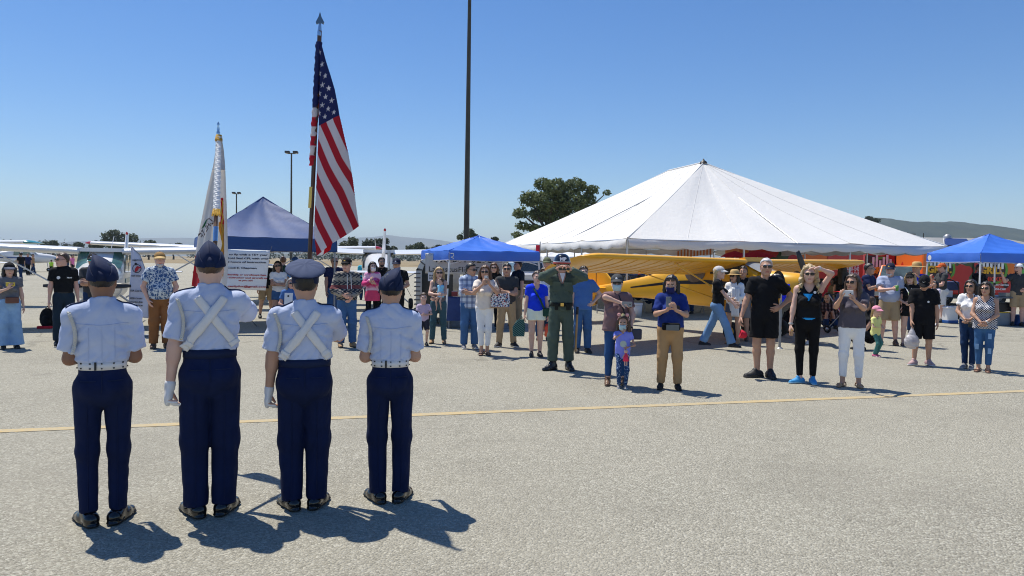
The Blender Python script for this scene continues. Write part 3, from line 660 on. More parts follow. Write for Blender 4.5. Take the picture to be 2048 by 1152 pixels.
def leaves(lobes, n, size, rs):
    """leaf-clump faces through the volume of ellipsoid lobes [(c, (rx,ry,rz))], denser to the outside, with gaps"""
    vol = np.array([r[0] * r[1] * r[2] for _, r in lobes]) ** 0.8; pick = rs.choice(len(lobes), n, p=vol / vol.sum())
    C = np.array([c for c, _ in lobes])[pick]; R = np.array([r for _, r in lobes])[pick]
    d = rs.normal(size=(n, 3)); d /= np.linalg.norm(d, axis=1)[:, None]
    rad = rs.uniform(0.35, 1.0, n) ** 0.55
    nb = np.sin(d[:, 0] * 7 + pick * 2.1) * np.sin(d[:, 1] * 6 + pick) * np.sin(d[:, 2] * 8 + 2 * pick)
    rad *= 0.93 + 0.30 * nb + rs.normal(size=n) * 0.05
    P = C + d * R * rad[:, None]
    keep = nb > -0.42; P = P[keep]; d = d[keep]; k = len(P)
    nrm = d * 0.6 + rs.normal(size=(k, 3)) * 0.8 + np.array([0, 0, 0.35]); nrm /= np.linalg.norm(nrm, axis=1)[:, None]
    a = np.cross(nrm, rs.normal(size=(k, 3))); a /= np.linalg.norm(a, axis=1)[:, None] + 1e-9; b = np.cross(nrm, a)
    s = (size * rs.uniform(0.55, 1.35, k))[:, None]
    q = np.stack([P - a * s, P - b * s * 0.45 + nrm * s * 0.12, P + a * s, P + b * s * 0.5 - nrm * s * 0.1], 1).reshape(-1, 3)
    return q, np.arange(4 * k).reshape(-1, 4)
def tree(label, lobes, base, n, size, leaf, trunk_r, seed, group=None, limbs=True, name='tree'):
    rs = np.random.default_rng(seed); base = Vector(base)
    root = thing(name, label, 'tree', base, 0, group)
    loc = [((np.array(c) - np.array(base)), r) for c, r in lobes]
    V, Fq = leaves(loc, n, size, rs); link('crown', np_mesh('crown', V, Fq, leaf, smooth=False), root)
    top = max(l[0][2] for l in loc); m = MB(); cx = np.mean([l[0][0] for l in loc]); 
    fork = Vector((cx * 0.25, 0, top * 0.42))
    m.tube([(0, 0, -0.1), (trunk_r * 0.3, 0, fork.z * 0.5), tuple(fork)], [trunk_r * 1.25, trunk_r, trunk_r * 0.8], 9)
    for c, r in loc:
        c = Vector(c); mid = fork.lerp(c, 0.5) + Vector((rs.normal() * 0.2, rs.normal() * 0.2, -0.15 * (c - fork).length * 0.3))
        m.tube([tuple(fork), tuple(mid), tuple(fork.lerp(c, 0.95))], [trunk_r * 0.55, trunk_r * 0.35, trunk_r * 0.12], 6)
    m.build('trunk', BARK, root, fixn=False); return root
def px_lobes(ls, Y, dep=1.0, jit=0):
    out = []
    rs = random.Random(int(Y * 10 + ls[0][0]))
    for px, py, rx, ry in ls:
        c = at(px, py, Y + rs.uniform(-1, 1) * jit); k = Y / FPX
        out.append(((c.x, c.y, c.z), (rx * k, max(rx, ry) * k * dep, ry * k)))
    return out
Yo = 78
tree('big spreading oak tree with dark leaves rising behind the white tent', px_lobes([(1086, 368, 20, 13), (1112, 374, 26, 17), (1150, 372, 26, 16), (1184, 379, 15, 10), (1062, 398, 24, 17), (1098, 402, 34, 24), (1142, 404, 34, 24), (1176, 402, 18, 18), (1042, 426, 17, 12), (1084, 428, 30, 16), (1120, 436, 32, 20), (1046, 452, 16, 9), (1070, 456, 20, 8), (1096, 458, 22, 12), (1034, 470, 12, 8), (1214, 385, 8, 6)], Yo, 1.0, 1.5), (at(1100, 500, Yo).x, Yo, 0), 15000, 0.17, LEAF_OAK, 0.42, 21)
far = [  # label, list of lobes in the picture, distance, leaf, kind
    ('low dark conifers at the far left edge of the tree line', [(12, 492, 12, 6), (38, 490, 8, 8), (22, 489, 5, 9)], 330, LEAF_DRK),
    ('round green tree above the teal wing tip', [(93, 491, 10, 7), (107, 489, 9, 9)], 300, LEAF_EUC),
    ('small tree between two wings left of the tail fin', [(132, 495, 8, 4), (157, 492, 10, 8)], 310, LEAF_EUC),
    ('bushy lower tree at the left foot of the tallest far tree', [(196, 489, 14, 8), (184, 492, 6, 5)], 260, LEAF_EUC),
    ('tallest tree of the far tree line, behind the tail fin', [(218, 476, 15, 12), (228, 466, 13, 7), (246, 480, 14, 14), (266, 478, 11, 12), (238, 492, 24, 8)], 255, LEAF_EUC),
    ('rounded tree right of the tallest far tree', [(283, 491, 7, 6), (300, 489, 13, 9), (312, 493, 9, 6)], 280, LEAF_EUC),
    ('low trees left of the navy canopy', [(340, 494, 8, 6), (358, 492, 9, 6), (326, 496, 5, 4)], 320, LEAF_DRK),
    ('dense tree just left of the slanted white tail fin', [(692, 494, 14, 12), (706, 484, 12, 11), (688, 503, 18, 7)], 190, LEAF_EUC),
    ('dark tree just right of the slanted white tail fin', [(738, 492, 14, 13), (756, 488, 13, 12), (770, 482, 9, 7), (766, 498, 18, 9), (788, 498, 8, 6)], 195, LEAF_DRK),
    ('separate green tree standing left of the royal blue canopy', [(824, 498, 14, 8), (838, 492, 11, 8), (848, 500, 12, 7)], 210, LEAF_EUC),
    ('slender tree seen behind the tall lamp pole', [(920, 474, 7, 6), (938, 466, 12, 9), (948, 472, 8, 6), (934, 486, 9, 9)], 150, LEAF_EUC),
    ('little bush on the skyline beside the royal blue canopy', [(877, 494, 6, 4), (868, 498, 5, 3)], 260, LEAF_DRK),
    ('small tree on the skyline above the white tent left corner', [(990, 478, 8, 4), (982, 484, 8, 5)], 170, LEAF_DRK),
    ('trees on the skyline above the white tent right slope', [(1738, 437, 8, 4), (1750, 441, 9, 4)], 420, LEAF_DRK)]
for i, (lab, ls, Y, lf) in enumerate(far):
    tree(lab, px_lobes(ls, Y, 1.0, 2), (at(ls[0][0], 520, Y).x + (ls[-1][2] * 0.3), Y, 0), 900 + int(sum(l[2] * l[3] for l in ls) * 3.2), Y * 0.0017, lf, 0.0022 * Y * 0.5, 40 + i, group='trees of the far tree line')
# unbroken far scrub on the horizon
def treeline():
    rs = np.random.default_rng(5); lobes = []
    for px in range(-60, 2100, 9):
        if rs.uniform() < 0.25: continue
        Y = rs.uniform(560, 700); h = rs.uniform(3, 7.5) * (1.6 if px < 900 else 1.0)
        c = at(px, 522, Y); lobes.append(((c.x, Y, h * 0.5), (rs.uniform(3, 6), 4, h * 0.7)))
    V, Fq = leaves(lobes, 26000, 0.8, rs); o = link('distant_scrub', np_mesh('distant_scrub', V, Fq, LEAF_DRK, smooth=False)); tag(o, 'distant dark scrub along the edge of the airfield', 'scrub', kind='stuff')
treeline()
# ================================================================ LAMP POLES
POLE = plain('weathered_lamp_pole', (0.055, 0.052, 0.042), 0.7, 0.2, 0.25, 2.0)
def lamp(label, px, ytop, Y, r0, r1, heads, hw=0.0):
    top = at(px, ytop, Y); root = thing('light_pole', label, 'light pole', (top.x, Y, 0))
    MB().tube([(0, 0, 0), (0, 0, top.z * 0.5), (0, 0, top.z)], [r0, (r0 + r1) / 2, r1], 14).build('shaft', POLE, root)
    MB().lathe([(r0 * 2, 0), (r0 * 2, 0.4), (r0 * 1.2, 0.5)], 14).build('footing', plain('concrete_footing', (0.32, 0.31, 0.29), 0.9), root)
    if heads:
        MB().box((0, 0, top.z - 0.1), (hw * 1.2, 0.14, 0.12)).build('crossarm', POLE, root)
        for s in (-1, 1):
            f = MB(); f.box((s * hw * 0.62, 0, top.z + 0.12), (hw * 0.72, 0.7, 0.34), mat=Matrix.Rotation(-0.12, 3, 'X')); fo = f.build('floodlight', plain('dark_lamp_housing', (0.025, 0.025, 0.027), 0.5), root); bevel(fo, 0.05)
            MB().box((s * hw * 0.62, 0, top.z - 0.065), (hw * 0.6, 0.55, 0.02), mat=Matrix.Rotation(-0.12, 3, 'X')).build('lens', plain('lamp_lens', (0.35, 0.36, 0.36), 0.2), fo)
lamp('tall dark lamp pole rising out of the frame above the royal blue canopy', 940, -60, 31, 0.135, 0.065, False)
lamp('twin-headed floodlight pole right of the state flag, the taller of two', 583, 306, 120, 0.19, 0.12, True, 1.05)
lamp('smaller twin-headed floodlight pole just above the navy canopy roof', 473, 387, 165, 0.2, 0.12, True, 0.95)
# utility pole far left
q = at(134, 487, 300); r = thing('utility_pole', 'thin dark utility pole in the far tree line at left', 'pole', (q.x, 300, 0)); MB().tube([(0, 0, 0), (0, 0, q.z)], 0.22, 8).build('shaft', POLE, r); MB().box((0, 0, q.z - 0.3), (2.6, 0.2, 0.25)).build('crossarm', POLE, r)
# ================================================================ BUILDING behind the right canopy
def building():
    Y = 92; a, b = at(1842, 477, Y), at(2110, 480, Y)
    root = thing('airport_building', 'low beige building with blue roof panels behind the right blue canopy', 'building', (a.x, Y, 0))
    Wd = b.x - a.x; zt = a.z
    BE = plain('beige_stucco', (0.42, 0.38, 0.31), 0.9, var=0.1, scale=1.0); GRY = plain('grey_roof_sheet', (0.26, 0.26, 0.25), 0.7, var=0.15, scale=0.6)
    MB().box((Wd / 2, 6, (zt - 1.0) / 2), (Wd, 11.9, zt - 1.0)).build('wall', BE, root)
    m = MB(); m.add([(-0.6, -0.8, zt - 1.0), (Wd + 0.6, -0.8, zt - 1.0), (Wd - 3, 5, zt + 0.35), (2.6, 5, zt + 0.35), (-0.6, 12.8, zt - 1.0), (Wd + 0.6, 12.8, zt - 1.0)], [(0, 1, 2, 3), (3, 2, 5, 4), (0, 3, 4), (1, 5, 2)]); ro = m.build('roof', GRY, root); solidify(ro, 0.25)
    BP = plain('blue_roof_panel', (0.010, 0.02, 0.13), 0.35, var=0.15, scale=1.0)
    for i in range(2):
        x0 = 2.6 + i * 4.0; mm = MB(); mm.add([(x0, -0.6, zt - 0.9), (x0 + 3.5, -0.6, zt - 0.9), (x0 + 5.2, 3.6, zt + 0.1), (x0 + 2.4, 3.6, zt + 0.1)], [(0, 1, 2, 3)]); solidify(mm.build('solar_panel', BP, ro), 0.12, 1)
        MB().beam((x0 - 0.1, -0.7, zt - 0.85), (x0 + 2.3, 3.6, zt + 0.16), 0.07).build('panel_edge', WPAINT, ro)
    MB().lathe([(0.5, 0), (0.45, 0.3), (0.2, 0.5), (0.001, 0.55)], 14, (6.2, 5, zt + 0.3)).build('vent', plain('galvanised_vent', (0.4, 0.4, 0.4), 0.4, 0.6), ro)
    for x, h in ((-1.6, 2.1), (-1.2, 1.4), (0.4, 1.9)):
        MB().tube([(x + 1.0, 2, zt - 1.0), (x + 1.0, 2, zt + h * 0.4)], 0.05, 6).build('antenna', POLE, ro)
    MB().tube([(-1.4, 2, zt + 0.6), (0.4, 2, zt + 0.62)], 0.06, 6).build('antenna', POLE, ro)
    for i in range(5):
        w = MB(); w.box((2.5 + i * 3.0, -0.02, 1.5), (1.6, 0.08, 1.2)); wo_ = w.build('window', glass_dark(), root); 
        MB().box((2.5 + i * 3.0, -0.08, 0.86), (1.8, 0.12, 0.08)).build('sill', WPAINT, wo_)
building()
# ================================================================ FOOD TRUCKS
def mat_truck():
    t = NT('red_truck_wrap'); co = t.coord(); x, y, z = t.sep(co)
    wv = t.math('SINE', t.math('ADD', t.math('MULTIPLY', x, 1.35), t.math('MULTIPLY', t.noise(co, 0.9, 2), 5.0)))
    fl = t.math('GREATER_THAN', t.math('ADD', t.math('MULTIPLY', wv, 0.35), t.math('MULTIPLY', z, 0.42)), 0.93)
    c = t.mix(fl, t.ramp(t.noise(co, 0.5, 3), [(0.3, (0.42, 0.012, 0.012)), (0.7, (0.58, 0.022, 0.015))]), (0.72, 0.17, 0.02))
    st = t.math('LESS_THAN', t.math('ABSOLUTE', t.math('SINE', t.math('ADD', t.math('MULTIPLY', x, 0.62), t.math('ADD', t.math('MULTIPLY', z, 0.5), t.math('MULTIPLY', t.noise(co, 0.7, 2), 2.2))))), 0.085)
    t.base(t.mix(st, c, (0.05, 0.085, 0.03))); t.set(Roughness=0.4); return t.m
TRW = mat_truck(); REDP = paint('red_truck_paint', (0.50, 0.016, 0.014)); ORG = paint('orange_paint', (0.75, 0.17, 0.02))
def disc_logo(root, x, z, y):
    R = (math.pi / 2, 0, 0)
    o = MB(); o.lathe([(0.0, 0), (0.62, 0)], 26); g = o.build('logo_disc', plain('charcoal_print', (0.05, 0.03, 0.03), 0.6), root, loc=(x, y, z), rot=R)
    o = MB(); o.lathe([(0.55, 0), (0.66, 0)], 26); o.build('logo_ring', plain('green_print', (0.12, 0.34, 0.04), 0.6), root, loc=(x, y - 0.01, z), rot=R)
    s = MB()
    for k in range(6): s.box((x - 0.45 + 0.17 * k, y - 0.02, z + 0.38 + 0.10 * math.sin(k * 2.3)), (0.11, 0.01, 0.5 + 0.2 * math.sin(k * 1.9)))
    s.build('logo_skyline', plain('white_print', (0.8, 0.8, 0.8), 0.6), root)['kind'] = 'stuff'
    add_text('logo_lettering', 'GRILL', 0.42, plain('yellow_print', (0.8, 0.42, 0.02), 0.6), root, (x - 0.62, y - 0.03, z - 0.16), R, bold=0.02)
    add_text('logo_lettering', 'CHICKEN', 0.26, plain('red_bright_print', (0.7, 0.05, 0.02), 0.6), root, (x - 0.55, y - 0.03, z - 0.50), R, bold=0.01)
def trucks():
    R = (math.pi / 2, 0, 0); WPR = plain('white_print', (0.8, 0.8, 0.8), 0.6)
    Y = 35.0
    x0, x1 = xat(1478, Y), xat(1727, Y)
    a = thing('catering_trailer', 'red catering trailer with orange flames and white phone numbers behind the tent', 'trailer', (x0, Y, 0))
    w = x1 - x0
    bevel(MB().box((w / 2, 1.2, 1.75), (w, 2.4, 2.6)).build('body', TRW, a), 0.08); MB().box((w / 2, 1.2, 0.38), (w * 0.96, 2.2, 0.14)).build('chassis', BLACKP, a)
    for xx in (w * 0.55, w * 0.7): wheel('wheel', a, (xx, 0.15, 0.38), 0.38, 0.25, axis=math.pi / 2)
    p = at(1640, 580, Y); pw = xat(1726, Y) - xat(1655, Y)
    MB().box((xat(1690, Y) - x0, -0.02, 1.55), (pw, 0.03, 1.9)).build('side_panel', REDP, a)
    for txt, px, py, h in (('Catering Service', 1692, 531, 0.20), ('408-650-1340', 1686, 541.5, 0.30), ('408-300-4168', 1686, 551.5, 0.30)):
        q = at(px, py, Y); o = add_text('lettering', txt, h, WPR, a, (q.x - x0, -0.05, q.z), R, bold=0.006); bw = max(v.co.x for v in o.data.vertices); o.scale.x = (xat(1717, Y) - xat(px, Y)) / bw
    # second trailer: serving truck
    Y2 = 36.5; x0, x1 = xat(1733, Y2), xat(1850, Y2)
    b = thing('food_truck', 'dark-fronted food truck with white CHICKEN sign between the two red trailers', 'food truck', (x0, Y2, 0)); w = x1 - x0
    bevel(MB().box((w / 2, 1.2, 1.8), (w, 2.4, 2.7)).build('body', REDP, b), 0.08); MB().box((w / 2, 1.2, 0.4), (w * 0.95, 2.2, 0.16)).build('chassis', BLACKP, b)
    s0, s1 = at(1790, 528, Y2), at(1834, 505, Y2); MB().box(((s0.x + s1.x) / 2 - x0, -0.04, (s0.z + s1.z) / 2), (s1.x - s0.x, 0.06, s1.z - s0.z)).build('menu_sign', BLACKP, b)
    q = at(1795, 524, Y2); o = add_text('lettering', 'CHICKEN', 0.36, WPR, b, (q.x - x0, -0.08, q.z), R, bold=0.014)
    q = at(1794, 510, Y2); add_text('lettering', 'GOURMET WOODFIRE', 0.13, plain('green_print', (0.12, 0.34, 0.04), 0.6), b, (q.x - x0, -0.08, q.z), R, bold=0.004)
    disc_logo(b, xat(1764, Y2) - x0, at(1764, 540, Y2).z, -0.03)
    MB().box((xat(1740, Y2) - x0, -0.02, 1.5), (0.5, 0.03, 1.5)).build('service_hatch', plain('dark_hatch', (0.02, 0.02, 0.022), 0.4), b)
    for xx in (w * 0.2, w * 0.8): wheel('wheel', b, (xx, 0.15, 0.38), 0.38, 0.25, axis=math.pi / 2)
    # orange pickup in front
    Y3 = 33.0; xc = xat(1800, Y3)
    c = thing('orange_pickup', 'orange pickup truck half hidden behind people with straw hats', 'pickup truck', (xc, Y3, 0), -0.5)
    bevel(MB().box((0, 0.4, 0.78), (1.9, 4.6, 0.7)).build('body', ORG, c), 0.1)
    m = MB(); m.loft([[(-0.85, -0.9, 1.13), (0.85, -0.9, 1.13), (0.85, 1.2, 1.13), (-0.85, 1.2, 1.13)], [(-0.72, -0.25, 1.78), (0.72, -0.25, 1.78), (0.72, 0.95, 1.78), (-0.72, 0.95, 1.78)]], smooth=False); bevel(m.build('cab', ORG, c), 0.04)
    m = MB(); m.add([(-0.76, -0.895, 1.18), (0.76, -0.895, 1.18), (0.66, -0.335, 1.72), (-0.66, -0.335, 1.72)], [(0, 1, 2, 3)]); solidify(m.build('windshield', mat_window('pickup_glass', (0.10, 0.14, 0.13)), c), 0.03, 0)
    for s in (-1, 1):
        m = MB(); m.add([(s * 0.84, -0.65, 1.2), (s * 0.84, 0.95, 1.2), (s * 0.75, 0.8, 1.7), (s * 0.75, -0.2, 1.7)], [(0, 1, 2, 3)]); solidify(m.build('side_window', mat_window('pickup_glass'), c), 0.03, 0)
        bevel(MB().box((s * 0.66, -1.92, 0.86), (0.36, 0.06, 0.2)).build('headlight', plain('headlight_glass', (0.6, 0.6, 0.6), 0.1), c), 0.02)
        for yy in (-1.2, 1.7): wheel('wheel', c, (s * 0.86, yy, 0.36), 0.36, 0.24)
    MB().box((0, -1.93, 0.55), (1.8, 0.1, 0.18)).build('bumper', ALU, c)
    # third: long red truck behind the right canopy
    Y4 = 33.5; x0, x1 = xat(1846, Y4), xat(2040, Y4); w = x1 - x0
    d = thing('grill_truck', 'long red grill truck with round GRILL emblems behind the right blue canopy', 'food truck', (x0, Y4, 0))
    bevel(MB().box((w / 2, 1.2, 1.45), (w, 2.4, 1.9)).build('body', TRW, d), 0.08); MB().box((w / 2, 1.2, 0.42), (w * 0.95, 2.2, 0.16)).build('chassis', BLACKP, d)
    MB().box((0.55, -0.015, 1.45), (1.1, 0.03, 1.86)).build('side_panel', ORG, d)
    disc_logo(d, xat(1881, Y4) - x0, at(1881, 538, Y4).z, -0.04); disc_logo(d, xat(1986, Y4) - x0, at(1986, 540, Y4).z, -0.04)
    MB().box((w * 0.52, -0.02, 1.4), (0.03, 0.05, 1.8)).build('door_seam', plain('dark_hatch', (0.02, 0.02, 0.022), 0.4), d)
    q = at(1978, 571, Y4)
    for k in range(2): add_text('lettering', ('Catering Service', '408-650-1340')[k], 0.13, WPR, d, (q.x - x0, -0.04, q.z - 0.2 * k), R, bold=0.004)
    for xx in (w * 0.25, w * 0.8): wheel('wheel', d, (xx, 0.15, 0.4), 0.4, 0.25, axis=math.pi / 2)
    for k in range(2): MB().lathe([(0.0, 0), (0.13, 0)], 14).build('vent_hole', BLACKP, d, loc=(w * 0.86, -0.03, 0.95 + 0.4 * k), rot=R)
    x0 = xat(2044, Y4); e = thing('green_truck', 'bright green truck side at the right edge behind the pointing man', 'truck', (x0, Y4 + 0.3, 0))
    bevel(MB().box((2.2, 1.2, 1.47), (4.2, 2.4, 1.9)).build('body', paint('bright_green_paint', (0.12, 0.50, 0.06)), e), 0.08); MB().box((2.2, 1.2, 0.45), (4, 2.2, 0.2)).build('chassis', BLACKP, e)
    for xx in (0.9, 3.4): wheel('wheel', e, (xx, 0.15, 0.4), 0.4, 0.25, axis=math.pi / 2)
trucks()
# ---------------------------------------------------------------- red umbrella tops and striped awning under/behind the tent
def awning():
    Y = 40.0; a = at(1355, 498, Y); b = at(1425, 512, Y); root = thing('striped_awning', 'orange and white striped awning glimpsed below the tent edge', 'awning', (a.x, Y, 0))
    O = plain('orange_stripe_cloth', (0.62, 0.20, 0.06), 0.8); Wm = plain('white_stripe_cloth', (0.72, 0.70, 0.66), 0.8); n = 22; w = (b.x - a.x) / n
    for i in range(n): MB().box((w * (i + 0.5), 0, (a.z + b.z) / 2 - 0.05 + 0.012 * i), (w * 0.96, 0.04, (a.z - b.z) + 0.2)).build('stripe', (O, Wm)[i % 2], root)
    for x in (0.1, b.x - a.x - 0.1): MB().tube([(x, 0.05, 0), (x, 0.05, a.z)], 0.03, 6).build('post', STEEL, root)
awning()
for i, (px, w, lab) in enumerate(((1470, 30, 'red folded parasol lying along the tent edge at left'), (1515, 40, 'red parasol top below the tent edge, the longer one'), )):
    Y = 29.0; c = at(px, 508, Y); k = Y / FPX
    r = thing('red_parasol', lab, 'parasol', (c.x, Y, 0), 0, 'red parasols below the tent edge')
    RC = cloth('red_parasol_cloth', (0.55, 0.02, 0.06)); m = MB(); m.lathe([(w * k, -0.12), (w * k * 0.6, 0.02), (0.02, 0.12)], 10, (0, 0, c.z)); m.build('shade', RC, r, fixn=True)
    MB().tube([(0, 0, 0), (0, 0, c.z + 0.1)], 0.02, 6).build('pole', ALU, r)
# ---------------------------------------------------------------- black trailer with silver ribs, left of the blue canopy
def trailer():
    Y = 19.3; xl = xat(832, Y); root = thing('cargo_trailer', 'black enclosed trailer with rounded ribbed silver end behind the woman with baby', 'trailer', (xl, Y, 0))
    BK = paint('black_trailer_paint', (0.012, 0.016, 0.020)); SV = plain('ribbed_silver', (0.55, 0.56, 0.57), 0.35, 0.7)
    w = 0.85; zt = at(850, 513, Y).z; prof = []
    for k in range(8): t = k / 7 * math.pi / 2; prof.append((0.45 - 0.45 * math.cos(t) * 1.0, zt - 0.5 + 0.5 * math.sin(t)))
    out = [(0, 0.3)] + [(x, z) for x, z in prof] + [(w, zt), (w, 0.3)]
    m = MB(); n = len(out); m.add([(x + 0.12, 0, z) for x, z in out] + [(x + 0.12, 2.6, z) for x, z in out], [tuple(range(n)), tuple(range(2 * n - 1, n - 1, -1))] + [(i, (i + 1) % n, (i + 1) % n + n, i + n) for i in range(n)]); m.build('body', BK, root)
    path = [(0.06, 0.3), (0.06, 0.7), (0.06, 1.1), (0.06, 1.45)] + [(x + 0.06, z + 0.02) for x, z in prof[1:]] + [(w, zt + 0.02)]
    m = MB(); m.loft([[(x - 0.05, -0.03, z), (x + 0.10, -0.03, z), (x + 0.10, 0.35, z), (x - 0.05, 0.35, z)] for x, z in path], closed=True, smooth=False); m.build('silver_edge', SV, root)
    for i in range(13):
        z = 0.42 + i * 0.115
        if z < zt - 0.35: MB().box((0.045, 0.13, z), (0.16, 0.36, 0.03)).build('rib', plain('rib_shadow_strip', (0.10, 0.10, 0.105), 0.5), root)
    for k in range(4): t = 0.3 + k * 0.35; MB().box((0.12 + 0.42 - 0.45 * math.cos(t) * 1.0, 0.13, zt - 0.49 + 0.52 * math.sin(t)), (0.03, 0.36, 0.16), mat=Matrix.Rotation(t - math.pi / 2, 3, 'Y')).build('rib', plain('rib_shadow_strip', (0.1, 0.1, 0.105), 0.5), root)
    wheel('wheel', root, (0.2, 0.9, 0.3), 0.3, 0.2); wheel('wheel', root, (0.2, 1.7, 0.3), 0.3, 0.2)
trailer()
# ---------------------------------------------------------------- parked cars behind the crowd
def car(label, px, Y, yaw, body, suv=True):
    P = paint(*body); root = thing('parked_car', label, 'car', (xat(px, Y), Y, 0), yaw, 'cars parked behind the crowd')
    h = 1.0
    m = MB(); secs = []
    for y, w, z0, z1 in ((-2.3, 1.5, 0.45, 0.8), (-2.15, 1.75, 0.32, 0.95), (-1.0, 1.84, 0.28, 1.08), (1.6, 1.84, 0.28, 1.1), (2.2, 1.78, 0.32, 1.08), (2.32, 1.6, 0.45, 0.95)):
        secs.append([(x * w / 2, y, z) for x, z in ((-1, z0), (1, z0), (1, z1 - 0.12), (0.9, z1), (-0.9, z1), (-1, z1 - 0.12))])
    m.loft(secs, smooth=False); bevel(m.build('body', P, root), 0.05)
    m = MB(); yb = 2.15 if suv else 1.5
    m.loft([[(-0.86, -1.0, 1.07), (0.86, -1.0, 1.07), (0.86, yb, 1.07), (-0.86, yb, 1.07)], [(-0.70, -0.25, 1.68), (0.70, -0.25, 1.68), (0.70, yb - 0.2, 1.68), (-0.70, yb - 0.2, 1.68)]], smooth=False); bevel(m.build('cabin', P, root), 0.05)
    G = mat_window('car_glass', (0.04, 0.05, 0.05))
    m = MB(); m.add([(-0.74, yb - 0.03, 1.14), (0.74, yb - 0.03, 1.14), (0.64, yb - 0.16, 1.60), (-0.64, yb - 0.16, 1.60)], [(0, 1, 2, 3)]); solidify(m.build('rear_window', G, root), 0.04, 0)
    m = MB(); m.add([(-0.76, -0.95, 1.13), (0.76, -0.95, 1.13), (0.66, -0.33, 1.62), (-0.66, -0.33, 1.62)], [(0, 1, 2, 3)]); solidify(m.build('windshield', G, root), 0.04, 0)
    for s in (-1, 1):
        m = MB(); m.add([(s * 0.855, -0.7, 1.13), (s * 0.855, yb - 0.15, 1.13), (s * 0.735, yb - 0.3, 1.6), (s * 0.735, -0.15, 1.6)], [(0, 1, 2, 3)]); solidify(m.build('side_window', G, root), 0.04, 0)
        MB().box((s * 0.8, 2.28, 0.98), (0.2, 0.1, 0.2)).build('tail_light', paint('tail_light_red', (0.4, 0.01, 0.01)), root)
        for yy in (-1.4, 1.4): wheel('wheel', root, (s * 0.85, yy, 0.34), 0.34, 0.22)
    MB().box((0, 2.34, 0.55), (1.7, 0.08, 0.2)).build('bumper', BLACKP, root)
    return root
car('white SUV parked behind the blue canopy, tailgate towards us', 1043, 43, math.pi + 0.25, ('white_car_paint', (0.7, 0.7, 0.72)))
car('white sedan parked right of the white SUV', 1078, 47, math.pi + 0.1, ('pearl_car_paint', (0.66, 0.67, 0.7)), False)
for lab, px, Y, yw, bd, sv in (('dark grey SUV parked behind the tent, left of the yellow tail fin', 1120, 50, 1.2, ('dark_grey_car_paint', (0.03, 0.032, 0.035)), True), ('black van-like SUV parked behind the tail fin', 1205, 47, 1.5, ('black_car_paint', (0.008, 0.008, 0.01)), True), ('dark red car parked far behind the yellow fuselage', 1275, 49, 1.35, ('dark_red_car_paint', (0.12, 0.01, 0.012)), False), ('navy car parked behind the tent near the wing strut', 1345, 47, 1.6, ('navy_car_paint', (0.01, 0.016, 0.05)), True), ('silver car parked behind the walking woman', 1425, 50, 1.5, ('silver_car_paint', (0.30, 0.31, 0.32)), False), ('black SUV parked behind the straw-hat woman', 1500, 48, 1.4, ('black_car_paint', (0.008, 0.008, 0.01)), True)): car(lab, px, Y, yw, bd, sv)
# ================================================================ PEOPLE: figures grown from distance fields, one continuous surface each
def surfnet(f, org, h):
    s = f < 0; nx, ny, nz = f.shape
    c = np.zeros((nx - 1, ny - 1, nz - 1), np.int8); corners = [(i, j, k) for i in (0, 1) for j in (0, 1) for k in (0, 1)]
    for i, j, k in corners: c += s[i:nx - 1 + i, j:ny - 1 + j, k:nz - 1 + k]
    mask = (c > 0) & (c < 8); cells = np.argwhere(mask); n = len(cells)
    idx = np.full(mask.shape, -1, np.int32); idx[mask] = np.arange(n)
    val = {q: f[cells[:, 0] + q[0], cells[:, 1] + q[1], cells[:, 2] + q[2]] for q in corners}
    acc = np.zeros((n, 3)); cnt = np.zeros(n)
    for a in corners:
        for ax in range(3):
            if a[ax] == 0:
                b = list(a); b[ax] = 1; b = tuple(b); va, vb = val[a], val[b]; m = (va < 0) != (vb < 0)
                t = va[m] / (va[m] - vb[m]); p = np.tile(np.array(a, float), (m.sum(), 1)); p[:, ax] += t
                acc[m] += p; cnt[m] += 1
    V = (cells + acc / cnt[:, None]) * h + np.array(org); Fs = []
    for ax in range(3):
        o1, o2 = [(1, 2), (2, 0), (0, 1)][ax]
        sl0 = [slice(None)] * 3; sl1 = [slice(None)] * 3; sl0[ax] = slice(0, -1); sl1[ax] = slice(1, None)
        d = s[tuple(sl0)] != s[tuple(sl1)]; e = np.argwhere(d)
        e = e[(e[:, o1] > 0) & (e[:, o2] > 0) & (e[:, o1] < f.shape[o1] - 1) & (e[:, o2] < f.shape[o2] - 1)]
        if not len(e): continue
        def cell(a, b):
            q = e.copy(); q[:, o1] -= a; q[:, o2] -= b; return idx[q[:, 0], q[:, 1], q[:, 2]]
        F = np.stack([cell(1, 1), cell(0, 1), cell(0, 0), cell(1, 0)], 1)
        ins = s[e[:, 0], e[:, 1], e[:, 2]]; F[~ins] = F[~ins][:, ::-1]; Fs.append(F)
    return V, np.concatenate(Fs)
